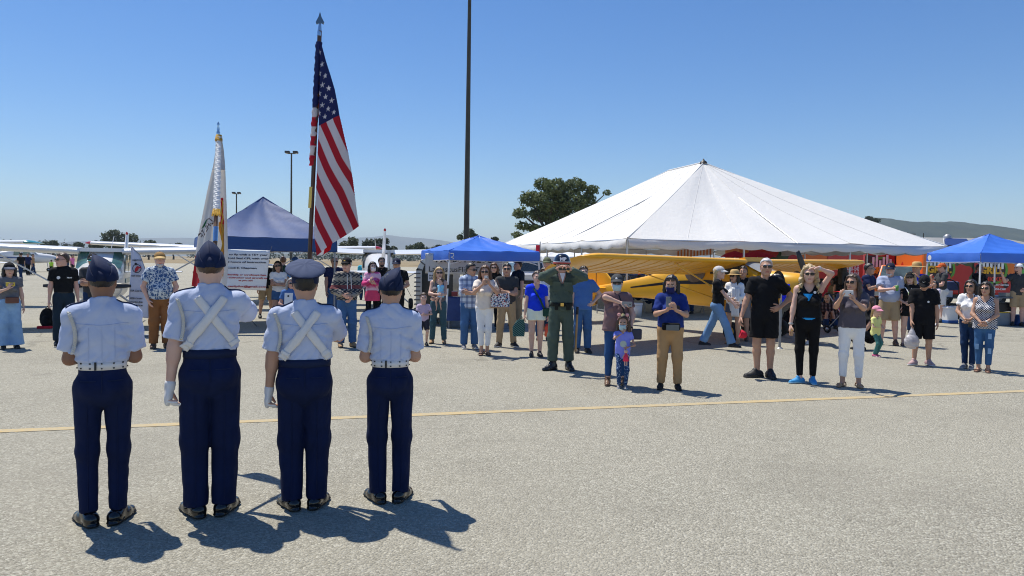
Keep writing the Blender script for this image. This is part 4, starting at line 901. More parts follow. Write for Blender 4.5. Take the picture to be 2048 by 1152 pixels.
class SDF:
    def __init__(s, lo, hi, h):
        s.h = h; s.lo = np.array(lo, float) - 2.5 * h; n = np.ceil((np.array(hi) + 2.5 * h - s.lo) / h).astype(int) + 1
        s.ax = [s.lo[i] + h * np.arange(n[i]) for i in range(3)]; s.f = np.full(tuple(n), 0.5, np.float32)
    def win(s, lo, hi):
        sl = []
        for i in range(3):
            a = max(0, int((lo[i] - s.lo[i]) / s.h) - 1); b = min(len(s.ax[i]), int((hi[i] - s.lo[i]) / s.h) + 3)
            if b <= a: return None
            sl.append(slice(a, b))
        return tuple(sl)
    def P(s, sl): return np.meshgrid(s.ax[0][sl[0]], s.ax[1][sl[1]], s.ax[2][sl[2]], indexing='ij', sparse=True)
    def cone(s, a, b, ra, rb, k=0.03, sq=None, cut=False, op='u', cuta=False):
        """tapered round segment a-b; sq = (direction, factor) squashes it along a direction; cut = flat end at b"""
        a = np.array(a, float); b = np.array(b, float); m = max(ra, rb) + k + 2 * s.h
        sl = s.win(np.minimum(a, b) - m, np.maximum(a, b) + m)
        if sl is None: return s
        X, Y, Z = s.P(sl); X = X - a[0]; Y = Y - a[1]; Z = Z - a[2]; ab = b - a; L2 = max(ab @ ab, 1e-12)
        t = np.clip((X * ab[0] + Y * ab[1] + Z * ab[2]) / L2, 0, 1)
        dx, dy, dz = X - t * ab[0], Y - t * ab[1], Z - t * ab[2]
        r2 = dx * dx + dy * dy + dz * dz
        if sq is not None:
            q = np.array(sq[0], float); q /= np.linalg.norm(q); c = dx * q[0] + dy * q[1] + dz * q[2]; r2 = r2 + c * c * (1 / sq[1] ** 2 - 1)
        d = np.sqrt(r2) - (ra + (rb - ra) * t)
        if cut or cuta:
            L = math.sqrt(L2); u = (X * ab[0] + Y * ab[1] + Z * ab[2]) / L
            if cut: d = np.maximum(d, u - L)
            if cuta: d = np.maximum(d, -u)
        s.comb(sl, d, k, op); return s
    def ell(s, c, r, k=0.02, op='u', R=None):
        c = np.array(c, float); r = np.array(r, float); m = r.max() + k + 2 * s.h; sl = s.win(c - m, c + m)
        if sl is None: return s
        X, Y, Z = s.P(sl); X, Y, Z = X - c[0], Y - c[1], Z - c[2]
        if R is not None:
            R = np.array(R); X, Y, Z = R[0, 0] * X + R[1, 0] * Y + R[2, 0] * Z, R[0, 1] * X + R[1, 1] * Y + R[2, 1] * Z, R[0, 2] * X + R[1, 2] * Y + R[2, 2] * Z
        q = np.sqrt((X / r[0]) ** 2 + (Y / r[1]) ** 2 + (Z / r[2]) ** 2); d = (q - 1) * r.min()
        s.comb(sl, d, k, op); return s
    def comb(s, sl, d, k, op):
        g = s.f[sl]
        if op == 'u':
            if k > 0:
                h = np.clip(0.5 + 0.5 * (g - d) / k, 0, 1); s.f[sl] = g * (1 - h) + d * h - k * h * (1 - h)
            else: s.f[sl] = np.minimum(g, d)
        else:
            h = np.clip(0.5 - 0.5 * (g + d) / k, 0, 1) if k > 0 else None
            s.f[sl] = np.maximum(g, -d) if k <= 0 else (g * (1 - h) - d * h + k * h * (1 - h))
    def merge(s, o, k): s.comb(tuple(slice(None) for _ in range(3)), o.f, k, 'u'); return s
    def like(s):
        o = SDF.__new__(SDF); o.h = s.h; o.lo = s.lo; o.ax = s.ax; o.f = np.full_like(s.f, 0.5); return o
    def half(s, n, d):
        """keep the side n.p < d"""
        X, Y, Z = s.P(tuple(slice(None) for _ in range(3))); s.f = np.maximum(s.f, (X * n[0] + Y * n[1] + Z * n[2] - d).astype(np.float32)); return s
    def field(s, fn, mode='add'):
        X, Y, Z = s.P(tuple(slice(None) for _ in range(3))); v = fn(X, Y, Z).astype(np.float32)
        s.f = s.f + v if mode == 'add' else np.maximum(s.f, v); return s
    def mesh(s):
        return surfnet(s.f, s.lo, s.h)
def folds(amp, seed, sc=1.0, dirs=None):
    r = np.random.default_rng(seed); ks = []
    for i in range(5):
        d = r.normal(size=3); d[2] *= 1.2
        if dirs is not None: d = d * 0.5 + np.array(dirs) * r.choice([-1, 1])
        d /= np.linalg.norm(d); ks.append((d * r.uniform(42, 105) / sc, r.uniform(0, 6.28), r.uniform(0.5, 1.0)))
    def fn(X, Y, Z):
        v = 0
        w = np.sin(X * 11 / sc + ks[0][1]) + np.sin(Z * 9 / sc + ks[1][1]) + np.sin(Y * 10 / sc)
        for i, (d, p, a) in enumerate(ks):
            ph = X * d[0] + Y * d[1] + Z * d[2] + p + 1.5 * w; msk = 0.5 + 0.5 * np.sin(X * (7 + 3 * i) + Z * (6 + 2 * i) + p * 3)
            v = v + a * msk * ((1 - np.abs(np.sin(ph * 0.5))) ** 2 * 1.9 - 0.45)
        return amp * v / 1.4
    return fn
def drag(bl, zs, child):
    """creases running from the armpits and, for tucked shirts, blousing above the belt"""
    def fn(X, Y, Z):
        ax = np.abs(X); m = np.exp(-((ax - 0.12) / 0.07) ** 2) * np.exp(-((Z - zs + 0.17) / 0.13) ** 2)
        v = m * 0.011 * ((1 - np.abs(np.sin((ax * 0.8 + Z) * 34 + 2 * np.sin(Y * 9) + X * 5))) ** 2 * 1.7 - 0.4) + 0 * Y
        if bl:
            wst = np.exp(-((Z - 1.085) / 0.075) ** 2); v = v - 0.010 * bl * wst + wst * bl * 0.016 * (1 - np.abs(np.sin(X * 33 + Y * 25 + 2.5 * np.sin(Z * 22 + X * 9)))) ** 2
        return v
    return fn
def ik(a, target, l1, l2, hint):
    a = np.array(a, float); t = np.array(target, float); d = t - a; L = np.linalg.norm(d)
    if L > (l1 + l2) * 0.999: d = d / L * (l1 + l2) * 0.999; L = (l1 + l2) * 0.999; t = a + d
    if L < abs(l1 - l2) * 1.05: L = abs(l1 - l2) * 1.05
    u = d / np.linalg.norm(d); c = (l1 * l1 + L * L - l2 * l2) / (2 * l1 * L); s_ = math.sqrt(max(0, 1 - c * c))
    h = np.array(hint, float); h = h - u * (h @ u); h /= np.linalg.norm(h) + 1e-9
    return a + u * l1 * c + h * l1 * s_, t
# ---- heads (own frame: face to -y, origin at the middle of the head)
HEADS = {}
def head_mesh(kind):
    if kind in HEADS: return HEADS[kind]
    fine = 0.0088
    s = SDF((-0.11, -0.14, -0.20), (0.11, 0.13, 0.14), fine)
    fm = kind == 'f'; ch = kind == 'c'
    s.ell((0, 0.018, 0.030), (0.075, 0.096, 0.088), 0.02)
    jw = 0.052 if fm else (0.053 if ch else 0.059)
    s.ell((0, -0.026, -0.032), (jw + 0.004, 0.064, 0.076), 0.035)
    s.ell((0, -0.058, -0.088), (0.030 if not fm else 0.024, 0.026, 0.024), 0.03)
    if not ch: s.cone((-0.045, 0.0, -0.055), (-0.022, -0.06, -0.095), 0.020, 0.014, 0.03); s.cone((0.045, 0.0, -0.055), (0.022, -0.06, -0.095), 0.020, 0.014, 0.03)
    for x in (-1, 1):
        s.ell((x * 0.040, -0.058, -0.022), (0.024, 0.024, 0.024), 0.025)
        s.ell((x * 0.030, -0.103, 0.008), (0.017, 0.016, 0.012), 0.012, 'd')
        s.ell((x * 0.077, 0.016, -0.004), (0.009, 0.020, 0.031), 0.008)
        s.ell((x * 0.080, 0.012, -0.004), (0.006, 0.010, 0.016), 0.004, 'd')
    s.cone((-0.036, -0.078, 0.026), (0.036, -0.078, 0.026), 0.011 if not fm else 0.008, 0.011 if not fm else 0.008, 0.018)
    nl = 0.8 if (fm or ch) else 1.0
    s.cone((0, -0.088, 0.016), (0, -0.088 - 0.022 * nl, -0.028), 0.008, 0.012 * nl, 0.010)
    for x in (-1, 1): s.ell((x * 0.012 * nl, -0.096, -0.031), (0.008, 0.010, 0.007), 0.006)
    s.ell((0, -0.082, -0.056), (0.026, 0.013, 0.009), 0.008); s.ell((0, -0.080, -0.069), (0.022, 0.013, 0.009), 0.008)
    s.cone((-0.022, -0.098, -0.0625), (0.022, -0.098, -0.0625), 0.003, 0.003, 0.004, op='d')
    s.cone((0, 0.028, -0.05), (0, 0.036, -0.19), 0.050 if fm else 0.056, 0.052 if fm else 0.062, 0.03)
    V, F = s.mesh(); C = V[F].mean(1)
    mi = np.zeros(len(F), int)
    lip = (np.abs(C[:, 0]) < 0.023) & (C[:, 1] < -0.078) & (np.abs(C[:, 2] + 0.0625) < 0.011); mi[lip] = 1
    br = (np.abs(np.abs(C[:, 0]) - 0.030) < 0.019) & (C[:, 1] < -0.07) & (np.abs(C[:, 2] - 0.028 + 0.12 * (np.abs(C[:, 0]) - 0.03) ** 1) < 0.0055); mi[br] = 2
    # eyes
    ev, ef, em = [], [], []
    for x in (-1, 1):
        for r, cy, m in ((0.0125, -0.0795, 3), (0.0062, -0.0872, 4)):
            n0 = len(V) + len(ev)
            for i in range(5):
                for j in range(8):
                    t = math.pi * i / 4; p = 2 * math.pi * j / 8
                    ev.append((x * 0.030 + r * math.sin(t) * math.cos(p) * 1.15, cy - r * 0.9 * math.cos(t) * (1 if m == 3 else 0.8), 0.008 + r * math.sin(t) * math.sin(p) * 0.72))
            for i in range(4):
                for j in range(8): ef.append((n0 + i * 8 + j, n0 + i * 8 + (j + 1) % 8, n0 + (i + 1) * 8 + (j + 1) % 8, n0 + (i + 1) * 8 + j)); em.append(m)
    V = np.vstack([V, ev]); F = np.vstack([F, ef]); mi = np.concatenate([mi, em])
    HEADS[kind] = (V, F, mi); return HEADS[kind]
HAIRS = {}
def hair_mesh(style):
    if style in HAIRS: return HAIRS[style]
    h = 0.0085 if style in ('buzz', 'thin') else 0.0125
    s = SDF((-0.17, -0.14, -0.46 if style in ('long', 'wavy', 'longback') else -0.24), (0.17, 0.19, 0.20), h)
    g = {'short': 0.016, 'buzz': 0.007, 'thin': 0.008, 'boy': 0.015, 'long': 0.018, 'wavy': 0.024, 'bob': 0.020, 'bun': 0.012, 'pony': 0.013, 'longback': 0.016, 'messy': 0.026}.get(style, 0.015)
    s.ell((0, 0.020, 0.032), (0.075 + g, 0.096 + g, 0.089 + g), 0)
    # hairline: keep what lies above a line that drops from forehead to nape
    def line(X, Y, Z):
        f0 = np.where(Y < -0.02, 0.070 + (-0.02 - Y) * 0.35, np.where(Y < 0.045, 0.070 - (Y + 0.02) * 1.55, -0.03 - (Y - 0.045) * 1.1))
        return (f0 - Z) * 0.75 + 0 * X
    s.field(line, 'max')
    L = {'long': -0.34, 'wavy': -0.30, 'longback': -0.36, 'bob': -0.15}.get(style)
    if L:
        w = 0.030 if style == 'bob' else 0.026
        s.cone((0, 0.060, 0.03), (0, 0.095 if L > -0.2 else 0.115, L), 0.085, 0.075 if style != 'longback' else 0.055, 0.03, sq=((0, 1, 0), 0.55))
        if style != 'longback':
            for x in (-1, 1):
                s.cone((x * 0.058, -0.030, 0.088), (x * 0.088, 0.004, 0.0), 0.017, 0.018, 0.02)
                s.cone((x * 0.088, 0.004, 0.0), (x * 0.102, -0.012 if style != 'bob' else 0.01, L * 0.92), w * 0.75, w * 0.9, 0.025)
                s.cone((x * 0.085, 0.03, 0.0), (x * 0.105, 0.05, L), 0.035, 0.035, 0.03)
        if style == 'wavy':
            for x in (-1, 1):
                for z in (-0.08, -0.16, -0.24): s.ell((x * 0.112, -0.035 + 0.02 * math.sin(z * 50), z), (0.027, 0.030, 0.036), 0.02)
    if style == 'bun': s.ell((0, 0.10, 0.095), (0.042, 0.042, 0.042), 0.015)
    if style == 'pony': s.cone((0, 0.11, 0.04), (0, 0.15, -0.16), 0.032, 0.020, 0.02)
    amp = 0.0012 if style in ('buzz', 'thin') else 0.0035 if style not in ('wavy', 'messy') else 0.007
    s.field(lambda X, Y, Z: amp * np.sin(np.arctan2(X, Y + 0.001) * 26 + 9 * np.sin(Z * 30)) * (1 + 0.4 * np.sin(Z * 45 + X * 60)) + amp * 0.7 * np.sin(X * 120 + 4 * np.sin(Z * 40)))
    HAIRS[style] = s.mesh(); return HAIRS[style]
def beard_mesh():
    if 'beard' in HAIRS: return HAIRS['beard']
    s = SDF((-0.10, -0.13, -0.16), (0.10, 0.06, 0.0), 0.006)
    s.ell((0, -0.026, -0.036), (0.062, 0.068, 0.082), 0.03); s.ell((0, -0.060, -0.090), (0.036, 0.034, 0.034), 0.03)
    s.ell((0, -0.104, -0.060), (0.022, 0.022, 0.012), 0.006, 'd')
    s.field(lambda X, Y, Z: (Z + 0.034 + 0.6 * np.clip(-0.03 - Y, 0, 1) + 0 * X) * 0.8, 'max'); s.field(lambda X, Y, Z: Y - 0.0 + 0 * X + 0 * Z, 'max')
    s.field(lambda X, Y, Z: 0.003 * np.sin(X * 150 + Z * 90) + 0.002 * np.sin(Z * 170))
    HAIRS['beard'] = s.mesh(); return HAIRS['beard']
# ---- shoes (own frame: toe to -y, ankle above the origin)
SHOES = {}
def shoe_mesh(style):
    if style in SHOES: return SHOES[style]
    hi = 0.30 if style == 'cowboy' else (0.24 if style == 'boot' else 0.13)
    s = SDF((-0.07, -0.22, 0.0), (0.07, 0.11, hi), 0.008)
    if style == 'sandal':
        s.cone((0, 0.05, 0.016), (0, -0.15, 0.014), 0.036, 0.042, 0, sq=((0, 0, 1), 0.38))
        for y in (-0.11, -0.05): s.cone((-0.044, y, 0.03), (0.044, y, 0.03), 0.012, 0.012, 0.004); s.cone((-0.03, y, 0.055), (0.03, y, 0.055), 0.012, 0.012, 0.02)
        s.cone((-0.04, 0.03, 0.07), (0.04, 0.03, 0.07), 0.012, 0.012, 0.004); s.cone((-0.042, 0.05, 0.02), (-0.04, 0.03, 0.07), 0.010, 0.010, 0.004); s.cone((0.042, 0.05, 0.02), (0.04, 0.03, 0.07), 0.010, 0.010, 0.004)
    else:
        w = 1.22 if style == 'chunky' else 1.0
        s.cone((0, 0.045, 0.040), (0, -0.075, 0.036), 0.042 * w, 0.046 * w, 0.02); s.cone((0, -0.06, 0.034), (0, -0.165, 0.026), 0.046 * w, 0.034 * w, 0.03, sq=((0, 0, 1), 0.85))
        s.cone((0, 0.035, 0.05), (0, -0.03, 0.095), 0.042, 0.034 * w, 0.03)
        if style in ('boot', 'cowboy'): s.cone((0, 0.02, 0.06), (0, 0.012, hi - 0.005), 0.047, 0.058 if style == 'cowboy' else 0.052, 0.03, cut=True)
        s.cone((0, 0.055, 0.012), (0, -0.16, 0.012), 0.044 * w, 0.044 * w, 0.004, sq=((0, 0, 1), 0.42))
        if style == 'heel': s.cone((0, 0.06, 0.0), (0, 0.05, 0.03), 0.012, 0.025, 0.0)
    s.half((0, 0, -1), -0.003)
    V, F = s.mesh(); C = V[F].mean(1); mi = (C[:, 2] < (0.026 if style not in ('dress', 'boot', 'cowboy', 'sandal') else 0.016)).astype(int)
    SHOES[style] = (V, F, mi); return SHOES[style]
SHOE_ME = {}
def shoe_data(style, m0, m1):
    key = (style, m0.name, m1.name)
    if key not in SHOE_ME: V, F, mi = shoe_mesh(style); SHOE_ME[key] = np_mesh('shoe', V, F, [m0, m1], mi)
    return SHOE_ME[key]
# ---- hands: palm is part of the body surface, five bent fingers rooted in it
def finger_geo(wr, d, n, lat, sc, curl, thumb_in=0.0, spread=1.0):
    """wr wrist, d hand direction, n palm normal, lat towards the thumb side"""
    mb = MB(); wr, d, n, lat = (Vector(q) for q in (wr, d, n, lat))
    for k, (o, L, base) in enumerate(((0.030, 0.070, 0.088), (0.010, 0.078, 0.093), (-0.011, 0.073, 0.090), (-0.031, 0.058, 0.082))):
        p = wr + d * (base - 0.02) * sc + lat * o * sc; u = (d + lat * o * 2.2 * spread).normalized(); pts = [p]; c = curl * (1 + 0.12 * k)
        p = p + u * 0.02 * sc; pts.append(p)
        for seg, a in ((0.45, 0.8), (0.30, 1.0), (0.25, 0.7)):
            u = (u * math.cos(c * a) + n * math.sin(c * a)).normalized(); p = p + u * L * seg * sc; pts.append(p)
        mb.tube(pts, [0.0098 * sc, 0.0100 * sc, 0.0092 * sc, 0.0084 * sc, 0.0058 * sc], 6)
    p = wr + d * 0.022 * sc + lat * 0.022 * sc; u = (d * 0.72 + lat * 0.72 + n * (0.25 + thumb_in)).normalized(); pts = [p]
    for L, a in ((0.042, 0.0), (0.032, 0.35), (0.026, 0.3)):
        u = (u * math.cos(a) + (d * 0.6 + n * 0.6 - lat * 0.3).normalized() * math.sin(a)).normalized(); p = p + u * L * sc; pts.append(p)
    mb.tube(pts, [0.013 * sc, 0.0125 * sc, 0.011 * sc, 0.0075 * sc], 6)
    return mb
SKIN = {}
def skin(tone):
    if tone in SKIN: return SKIN[tone]
    base = {'fair': (0.68, 0.45, 0.35), 'pink': (0.69, 0.42, 0.325), 'tan': (0.55, 0.33, 0.225), 'olive': (0.44, 0.26, 0.17), 'brown': (0.29, 0.155, 0.095), 'dark': (0.16, 0.08, 0.05)}[tone]
    t = NT('skin_' + tone); co = t.coord(); n = t.noise(co, 7, 4, 0.6)
    t.base(t.ramp(n, [(0.3, (base[0] * 0.9, base[1] * 0.82, base[2] * 0.8)), (0.7, base)])); t.set(Roughness=0.52)
    t.b.inputs['Subsurface Weight'].default_value = 0.08; t.b.inputs['Subsurface Radius'].default_value = (0.02, 0.008, 0.004); t.b.inputs['Specular IOR Level'].default_value = 0.35
    t.bump(t.noise(co, 90, 2), 0.12, 0.003)
    lips = plain('lips_' + tone, (base[0] * 0.78, base[1] * 0.48, base[2] * 0.5), 0.45, var=0.05)
    SKIN[tone] = (t.m, lips); return SKIN[tone]
EYEW = plain('eye_white', (0.62, 0.60, 0.57), 0.2, var=0.0); IRIS = plain('dark_iris', (0.03, 0.018, 0.01), 0.15, var=0.0)
HAIRC = {}
def hairm(c):
    col = {'black': (0.012, 0.010, 0.009), 'dark': (0.026, 0.017, 0.012), 'brown': (0.075, 0.043, 0.024), 'auburn': (0.12, 0.055, 0.025), 'blonde': (0.46, 0.31, 0.14), 'lblonde': (0.55, 0.41, 0.22), 'grey': (0.30, 0.29, 0.28), 'white': (0.62, 0.61, 0.60)}[c]
    if c not in HAIRC:
        t = NT('hair_' + c); co = t.coord(scale=(140, 140, 9)); n = t.noise(co, 1.0, 3, 0.6)
        t.base(t.ramp(n, [(0.3, tuple(q * 0.55 for q in col)), (0.75, tuple(min(1, q * 1.35) for q in col))])); t.set(Roughness=0.42); t.bump(n, 0.5, 0.006); HAIRC[c] = t.m
    return HAIRC[c]
ARM = {  # wrist targets for the arm on the +x side, height-1.75 units (mirrored for -x); optional elbow hint, palm normal, finger curl
    'hang': dict(w=(0.245, -0.02, 0.80)), 'hangf': dict(w=(0.21, -0.14, 0.82)), 'pocket': dict(w=(0.20, -0.07, 0.90), e=(1, 0.5, 0)),
    'cross_a': dict(w=(-0.05, -0.215, 1.13), e=(1, -0.2, -1)), 'cross_b': dict(w=(-0.07, -0.185, 1.17), e=(1, -0.2, -1)),
    'clasp': dict(w=(0.045, -0.20, 0.98), e=(1, 0.4, -0.2), curl=0.6), 'phone': dict(w=(0.065, -0.33, 1.40), e=(0.8, 0.1, -1), curl=0.5, hd=(-0.35, -0.3, 0.9), n=(-0.6, 0.7, 0)),
    'phonelow': dict(w=(0.06, -0.30, 1.24), e=(0.8, 0.2, -1), curl=0.5, hd=(-0.3, -0.35, 0.9), n=(-0.6, 0.7, 0)),
    'hip': dict(w=(0.20, -0.05, 1.02), e=(1, 0.5, 0.0), hd=(-0.7, -0.5, -0.4), n=(-0.6, 0.6, 0)),
    'cup': dict(w=(0.07, -0.27, 1.18), e=(0.8, 0.3, -1), curl=0.9, hd=(-0.8, -0.5, 0.25), n=(0, 0.6, 0.2)),
    'waist': dict(w=(0.12, -0.22, 1.04), e=(0.8, 0.5, -0.5), curl=0.7), 'fwd': dict(w=(0.15, -0.33, 1.10), e=(0.5, 0.6, -1), curl=1.0),
    'belly': dict(w=(0.02, -0.22, 1.08), e=(1, 0.2, -0.6), curl=0.6), 'hold': dict(w=(-0.02, -0.26, 1.14), e=(1, 0.1, -0.8), curl=0.7)}
def person(label, px, py, H=1.7, heading=0.0, sex='m', build=1.0, tone='fair', hair=('short', 'dark'), head=(0, 0), armL='hang', armR='hang', top=None, bottom=None, shoes=None,
           stance=0.11, feet=None, belly=0.0, bust=None, loc=None, group=None, h=0.0155, extras=(), age='a', sit=None, lean=0.0, rz=None, head_scale=1.07):
    """viewer's-left arm = armL (local -x). heading 0 faces the camera. top/bottom = clothing dicts"""
    S = H / 1.75 if age == 'a' else H / 1.75
    base = gr(px, py) if loc is None else Vector(loc)
    root = thing('person', label, 'person', base, math.radians(heading) - math.atan2(base.x, base.y), group)
    if rz is not None: root.rotation_euler = (0, 0, math.radians(rz))
    fm = sex == 'f'; child = age == 'c'; w = build
    if base.y > 13.4: h = max(h, 0.0180)
    # skeleton in scale-1.75 units
    shw = (0.158 if fm else 0.180) * (0.5 + 0.5 * w); hipw = 0.088 if fm else 0.085
    if child: shw = 0.165; hipw = 0.08
    zsh, zneck, zhip, zhead = (1.398, 1.443, 0.925, 1.622) if not child else (1.30, 1.34, 0.86, 1.575)
    hs = head_scale if not child else 1.40                                                # head scale
    dz = 0.0
    if sit is not None: dz = sit / S - zhip
    if sit is not None: zsh += dz; zneck += dz; zhead += dz; zhip += dz
    T = lambda p: np.array(p, float)
    lx = lean
    up = lambda x, y, z: T((x + lx * max(0, z - zhip), y, z))
    HC = up(0, -0.015, zhead); J = {}
    for s, nm in ((-1, 'L'), (1, 'R')):
        spec = armL if nm == 'L' else armR
        spec = dict(ARM[spec]) if isinstance(spec, str) else dict(spec)
        sh = up(s * shw, 0.012, zsh); wv = T(spec['w']); 
        if spec.get('abs'): wt = wv
        else: wt = T((wv[0] * s + lx * 0.3, wv[1], wv[2] + (dz if sit is not None else 0) - (0.07 if child else 0)))
        if not spec.get('abs') and (w > 1.1 or belly): wt[0] += s * 0.05 * (w - 1) * 2 * (1 if abs(wv[0]) > 0.15 else 0); wt[1] -= (belly * 0.6) * (1 if wv[1] < -0.1 else 0)
        eh = T(spec.get('e', (0.55, 0.75, -0.3))); eh[0] *= s if not spec.get('abs') else 1
        el, wr = ik(sh, wt, 0.285, 0.255, eh)
        hd = spec.get('hd'); fd = (wr - el) / np.linalg.norm(wr - el)
        if hd is None: hdv = fd
        else:
            hdv = T(hd); hdv[0] *= s if not spec.get('abs') else 1; hdv /= np.linalg.norm(hdv)
        n = T(spec.get('n', (-1, 0.15, 0))); n[0] *= s if not spec.get('abs') else 1
        n = n - hdv * (n @ hdv); n /= np.linalg.norm(n) + 1e-9; lat = np.cross(n, hdv) * s * 1.0
        if lat @ T((0, -1, 0.3)) < 0 and not spec.get('flip'): lat = -lat
        J[nm] = dict(sh=sh, el=el, wr=wr, hd=hdv, n=n, lat=lat, curl=spec.get('curl', 0.32), s=s)
    if feet is None: feet = ((-stance, 0.0, -8), (stance, 0.0, 8))
    for s, nm, ft in ((-1, 'l', feet[0]), (1, 'r', feet[1])):
        hp = T((s * hipw, 0.0, zhip)); fy = math.radians(ft[2]); lift = ft[3] if len(ft) > 3 else 0.0
        an = T((ft[0], ft[1] + 0.0, 0.085 + lift)); fwd = T((math.sin(fy) , -math.cos(fy), 0))
        kn, an = ik(hp, an, 0.424, 0.414, fwd if sit is None else T((0, -1, 0.6)))
        J[nm] = dict(hp=hp, kn=kn, an=an, yaw=fy, s=s)
    tm, lm = skin(tone); hm = hairm(hair[1]) if hair else hairm('dark')
    lo = np.min([J[k][q] for k in 'LR' for q in ('sh', 'el', 'wr')] + [J[k][q] for k in 'lr' for q in ('hp', 'kn', 'an')], 0) - 0.2
    hi = np.max([J[k][q] for k in 'LR' for q in ('sh', 'el', 'wr')] + [J[k][q] for k in 'lr' for q in ('hp', 'kn', 'an')], 0) + 0.2
    lo = np.minimum(lo, (-0.3 * w, -0.25 * w - belly, 0.0)); hi = np.maximum(hi, (0.3 * w, 0.22 * w, zneck + 0.12)); lo[2] = max(lo[2], 0.0)
    hh = h / S
    def torso(s, e=0.0, ee=0.0, k=0.05):
        B = ((0, -1, 0))
        wr_ = w
        hipr = (0.172 if fm else 0.158) * wr_; wai = (0.128 if fm else 0.140) * wr_; chs = (0.150 if fm else 0.168) * (0.4 + 0.6 * wr_)
        if child: hipr, wai, chs = 0.150, 0.148, 0.145
        q = lambda z: z + dz if sit is not None else z
        zz = (0.90, 1.07, 1.27, 1.385) if not child else (0.84, 1.0, 1.18, 1.285)
        zz = tuple(q(z) for z in zz)
        s.cone(up(0, 0.01, zz[0] - 0.02), up(0, 0.0, zz[1]), hipr + e, wai + ee, k, sq=(B, 0.70), cuta=True); s.cone(up(0, 0.0, zz[1]), up(0, 0.008, zz[2]), wai + ee, chs + e, k, sq=(B, 0.66)); s.cone(up(0, 0.008, zz[2]), up(0, 0.018, zz[3]), chs + e, 0.128 + e, k, sq=(B, 0.62))
        s.cone(up(-shw + 0.02, 0.012, zsh - 0.005), up(shw - 0.02, 0.012, zsh - 0.005), 0.058 + e, 0.058 + e, 0.05)
        for x in (-1, 1): s.cone(up(0, 0.022, zneck), up(x * (shw - 0.03), 0.015, zsh + 0.012), 0.05 + e * 0.6, 0.045 + e, 0.05); s.ell(T((x * 0.075 * wr_, 0.065 * wr_, zz[0] + 0.01)), (0.085 * wr_ + e,) * 3, 0.04)
        if belly: s.ell(up(0, -0.055 - belly * 0.5, zz[1] + 0.0), (0.13 * w + e, 0.085 + belly + e, 0.15), 0.06)
        bb = bust if bust is not None else (0.055 if (fm and not child) else 0)
        if bb:
            for x in (-1, 1): s.ell(up(x * 0.075, -0.075 - bb * 0.35, zz[2] - 0.035), (0.062 + e * 0.5, 0.03 + bb + e * 0.5, 0.062 + e * 0.5), 0.05)
    def arm(s0, nm, e=0.0, upto=None, flare=0.0, start=True):
        a = J[nm]; am = 0.88 if fm else 1.0; am *= (0.55 + 0.45 * w) if not child else 0.78
        g = s0.like()
        if upto is None:
            g.cone(a['sh'], a['el'], 0.053 * am + e, 0.042 * am + e, 0.02); g.cone(a['el'], a['wr'], 0.043 * am + e, 0.028 * am + e, 0.02); m_ = a['el'] + (a['wr'] - a['el']) * 0.28
            g.cone(a['el'], m_, 0.040 * am + e, 0.044 * am + e, 0.02)
            if e == 0: g.cone(a['wr'], a['wr'] + a['hd'] * 0.062, 0.028 * am, 0.042 * (0.9 if fm else 1.0) * (0.85 if child else 1), 0.025, sq=(a['n'], 0.46)); g.cone(a['wr'] + a['hd'] * 0.05, a['wr'] + a['hd'] * 0.088, 0.038 * (0.9 if fm else 1), 0.036, 0.02, sq=(a['n'], 0.42))
        elif upto <= 1:
            b = a['sh'] + (a['el'] - a['sh']) * upto; g.cone(a['sh'], b, 0.056 * am + e, 0.050 * am + e + flare, 0.02, cut=True)
        else:
            g.cone(a['sh'], a['el'], 0.055 * am + e, 0.046 * am + e, 0.03); b = a['el'] + (a['wr'] - a['el']) * (upto - 1); g.cone(a['el'], b, 0.046 * am + e, 0.040 * am + e * 0.7 + flare, 0.03, cut=True)
        # blend only around the shoulder
        X, Y, Z = s0.P(tuple(slice(None) for _ in range(3))); dd = np.sqrt((X - a['sh'][0]) ** 2 + (Y - a['sh'][1]) ** 2 + (Z - a['sh'][2]) ** 2)
        k = np.clip(0.07 * (1 - (dd - 0.04) / 0.13), 0.004, 0.07).astype(np.float32)
        hq = np.clip(0.5 + 0.5 * (s0.f - g.f) / k, 0, 1); s0.f = s0.f * (1 - hq) + g.f * hq - k * hq * (1 - hq)
    def leg(s0, nm, e=0.0, upto=None, taper=1.0, flare=0.0):
        a = J[nm]; lm_ = (0.55 + 0.45 * w) * (0.97 if fm else 1.0) * (0.86 if child else 1.0); g = s0.like()
        th, kn, ca, ank = 0.090 * lm_ * (1.06 if fm else 1), 0.060 * lm_, 0.058 * lm_, 0.038
        if upto is None:
            if bottom and bottom.get('len', 1.93) > 1.2: th, kn, ca = th - 0.020, kn - 0.019, ca - 0.019
            g.cone(a['hp'], a['kn'], th, kn, 0.03); mid = a['kn'] + (a['an'] - a['kn']) * 0.30 + T((0, 0.014, 0)); g.cone(a['kn'], mid, kn * 0.94, ca, 0.03); g.cone(mid, a['an'], ca, ank, 0.03)
            f = T((math.sin(a['yaw']), -math.cos(a['yaw']), 0)); g.cone(a['an'] + T((0, 0, -0.035)), a['an'] + f * 0.115 + T((0, 0, -0.062)), 0.028, 0.019, 0.03)
        elif upto <= 1:
            b = a['hp'] + (a['kn'] - a['hp']) * upto; g.cone(a['hp'], b, th + e, th * (1 - upto) + kn * upto + e + flare, 0.03, cut=True)
        else:
            g.cone(a['hp'], a['kn'], th + e, kn + e * taper + 0.012 * taper, 0.04); b = a['kn'] + (a['an'] + T((0, 0.005, -0.03)) - a['kn']) * (upto - 1); g.cone(a['kn'], b, kn + e * taper + 0.012 * taper, ank + 0.022 * taper + e * taper + flare, 0.04, cut=True)
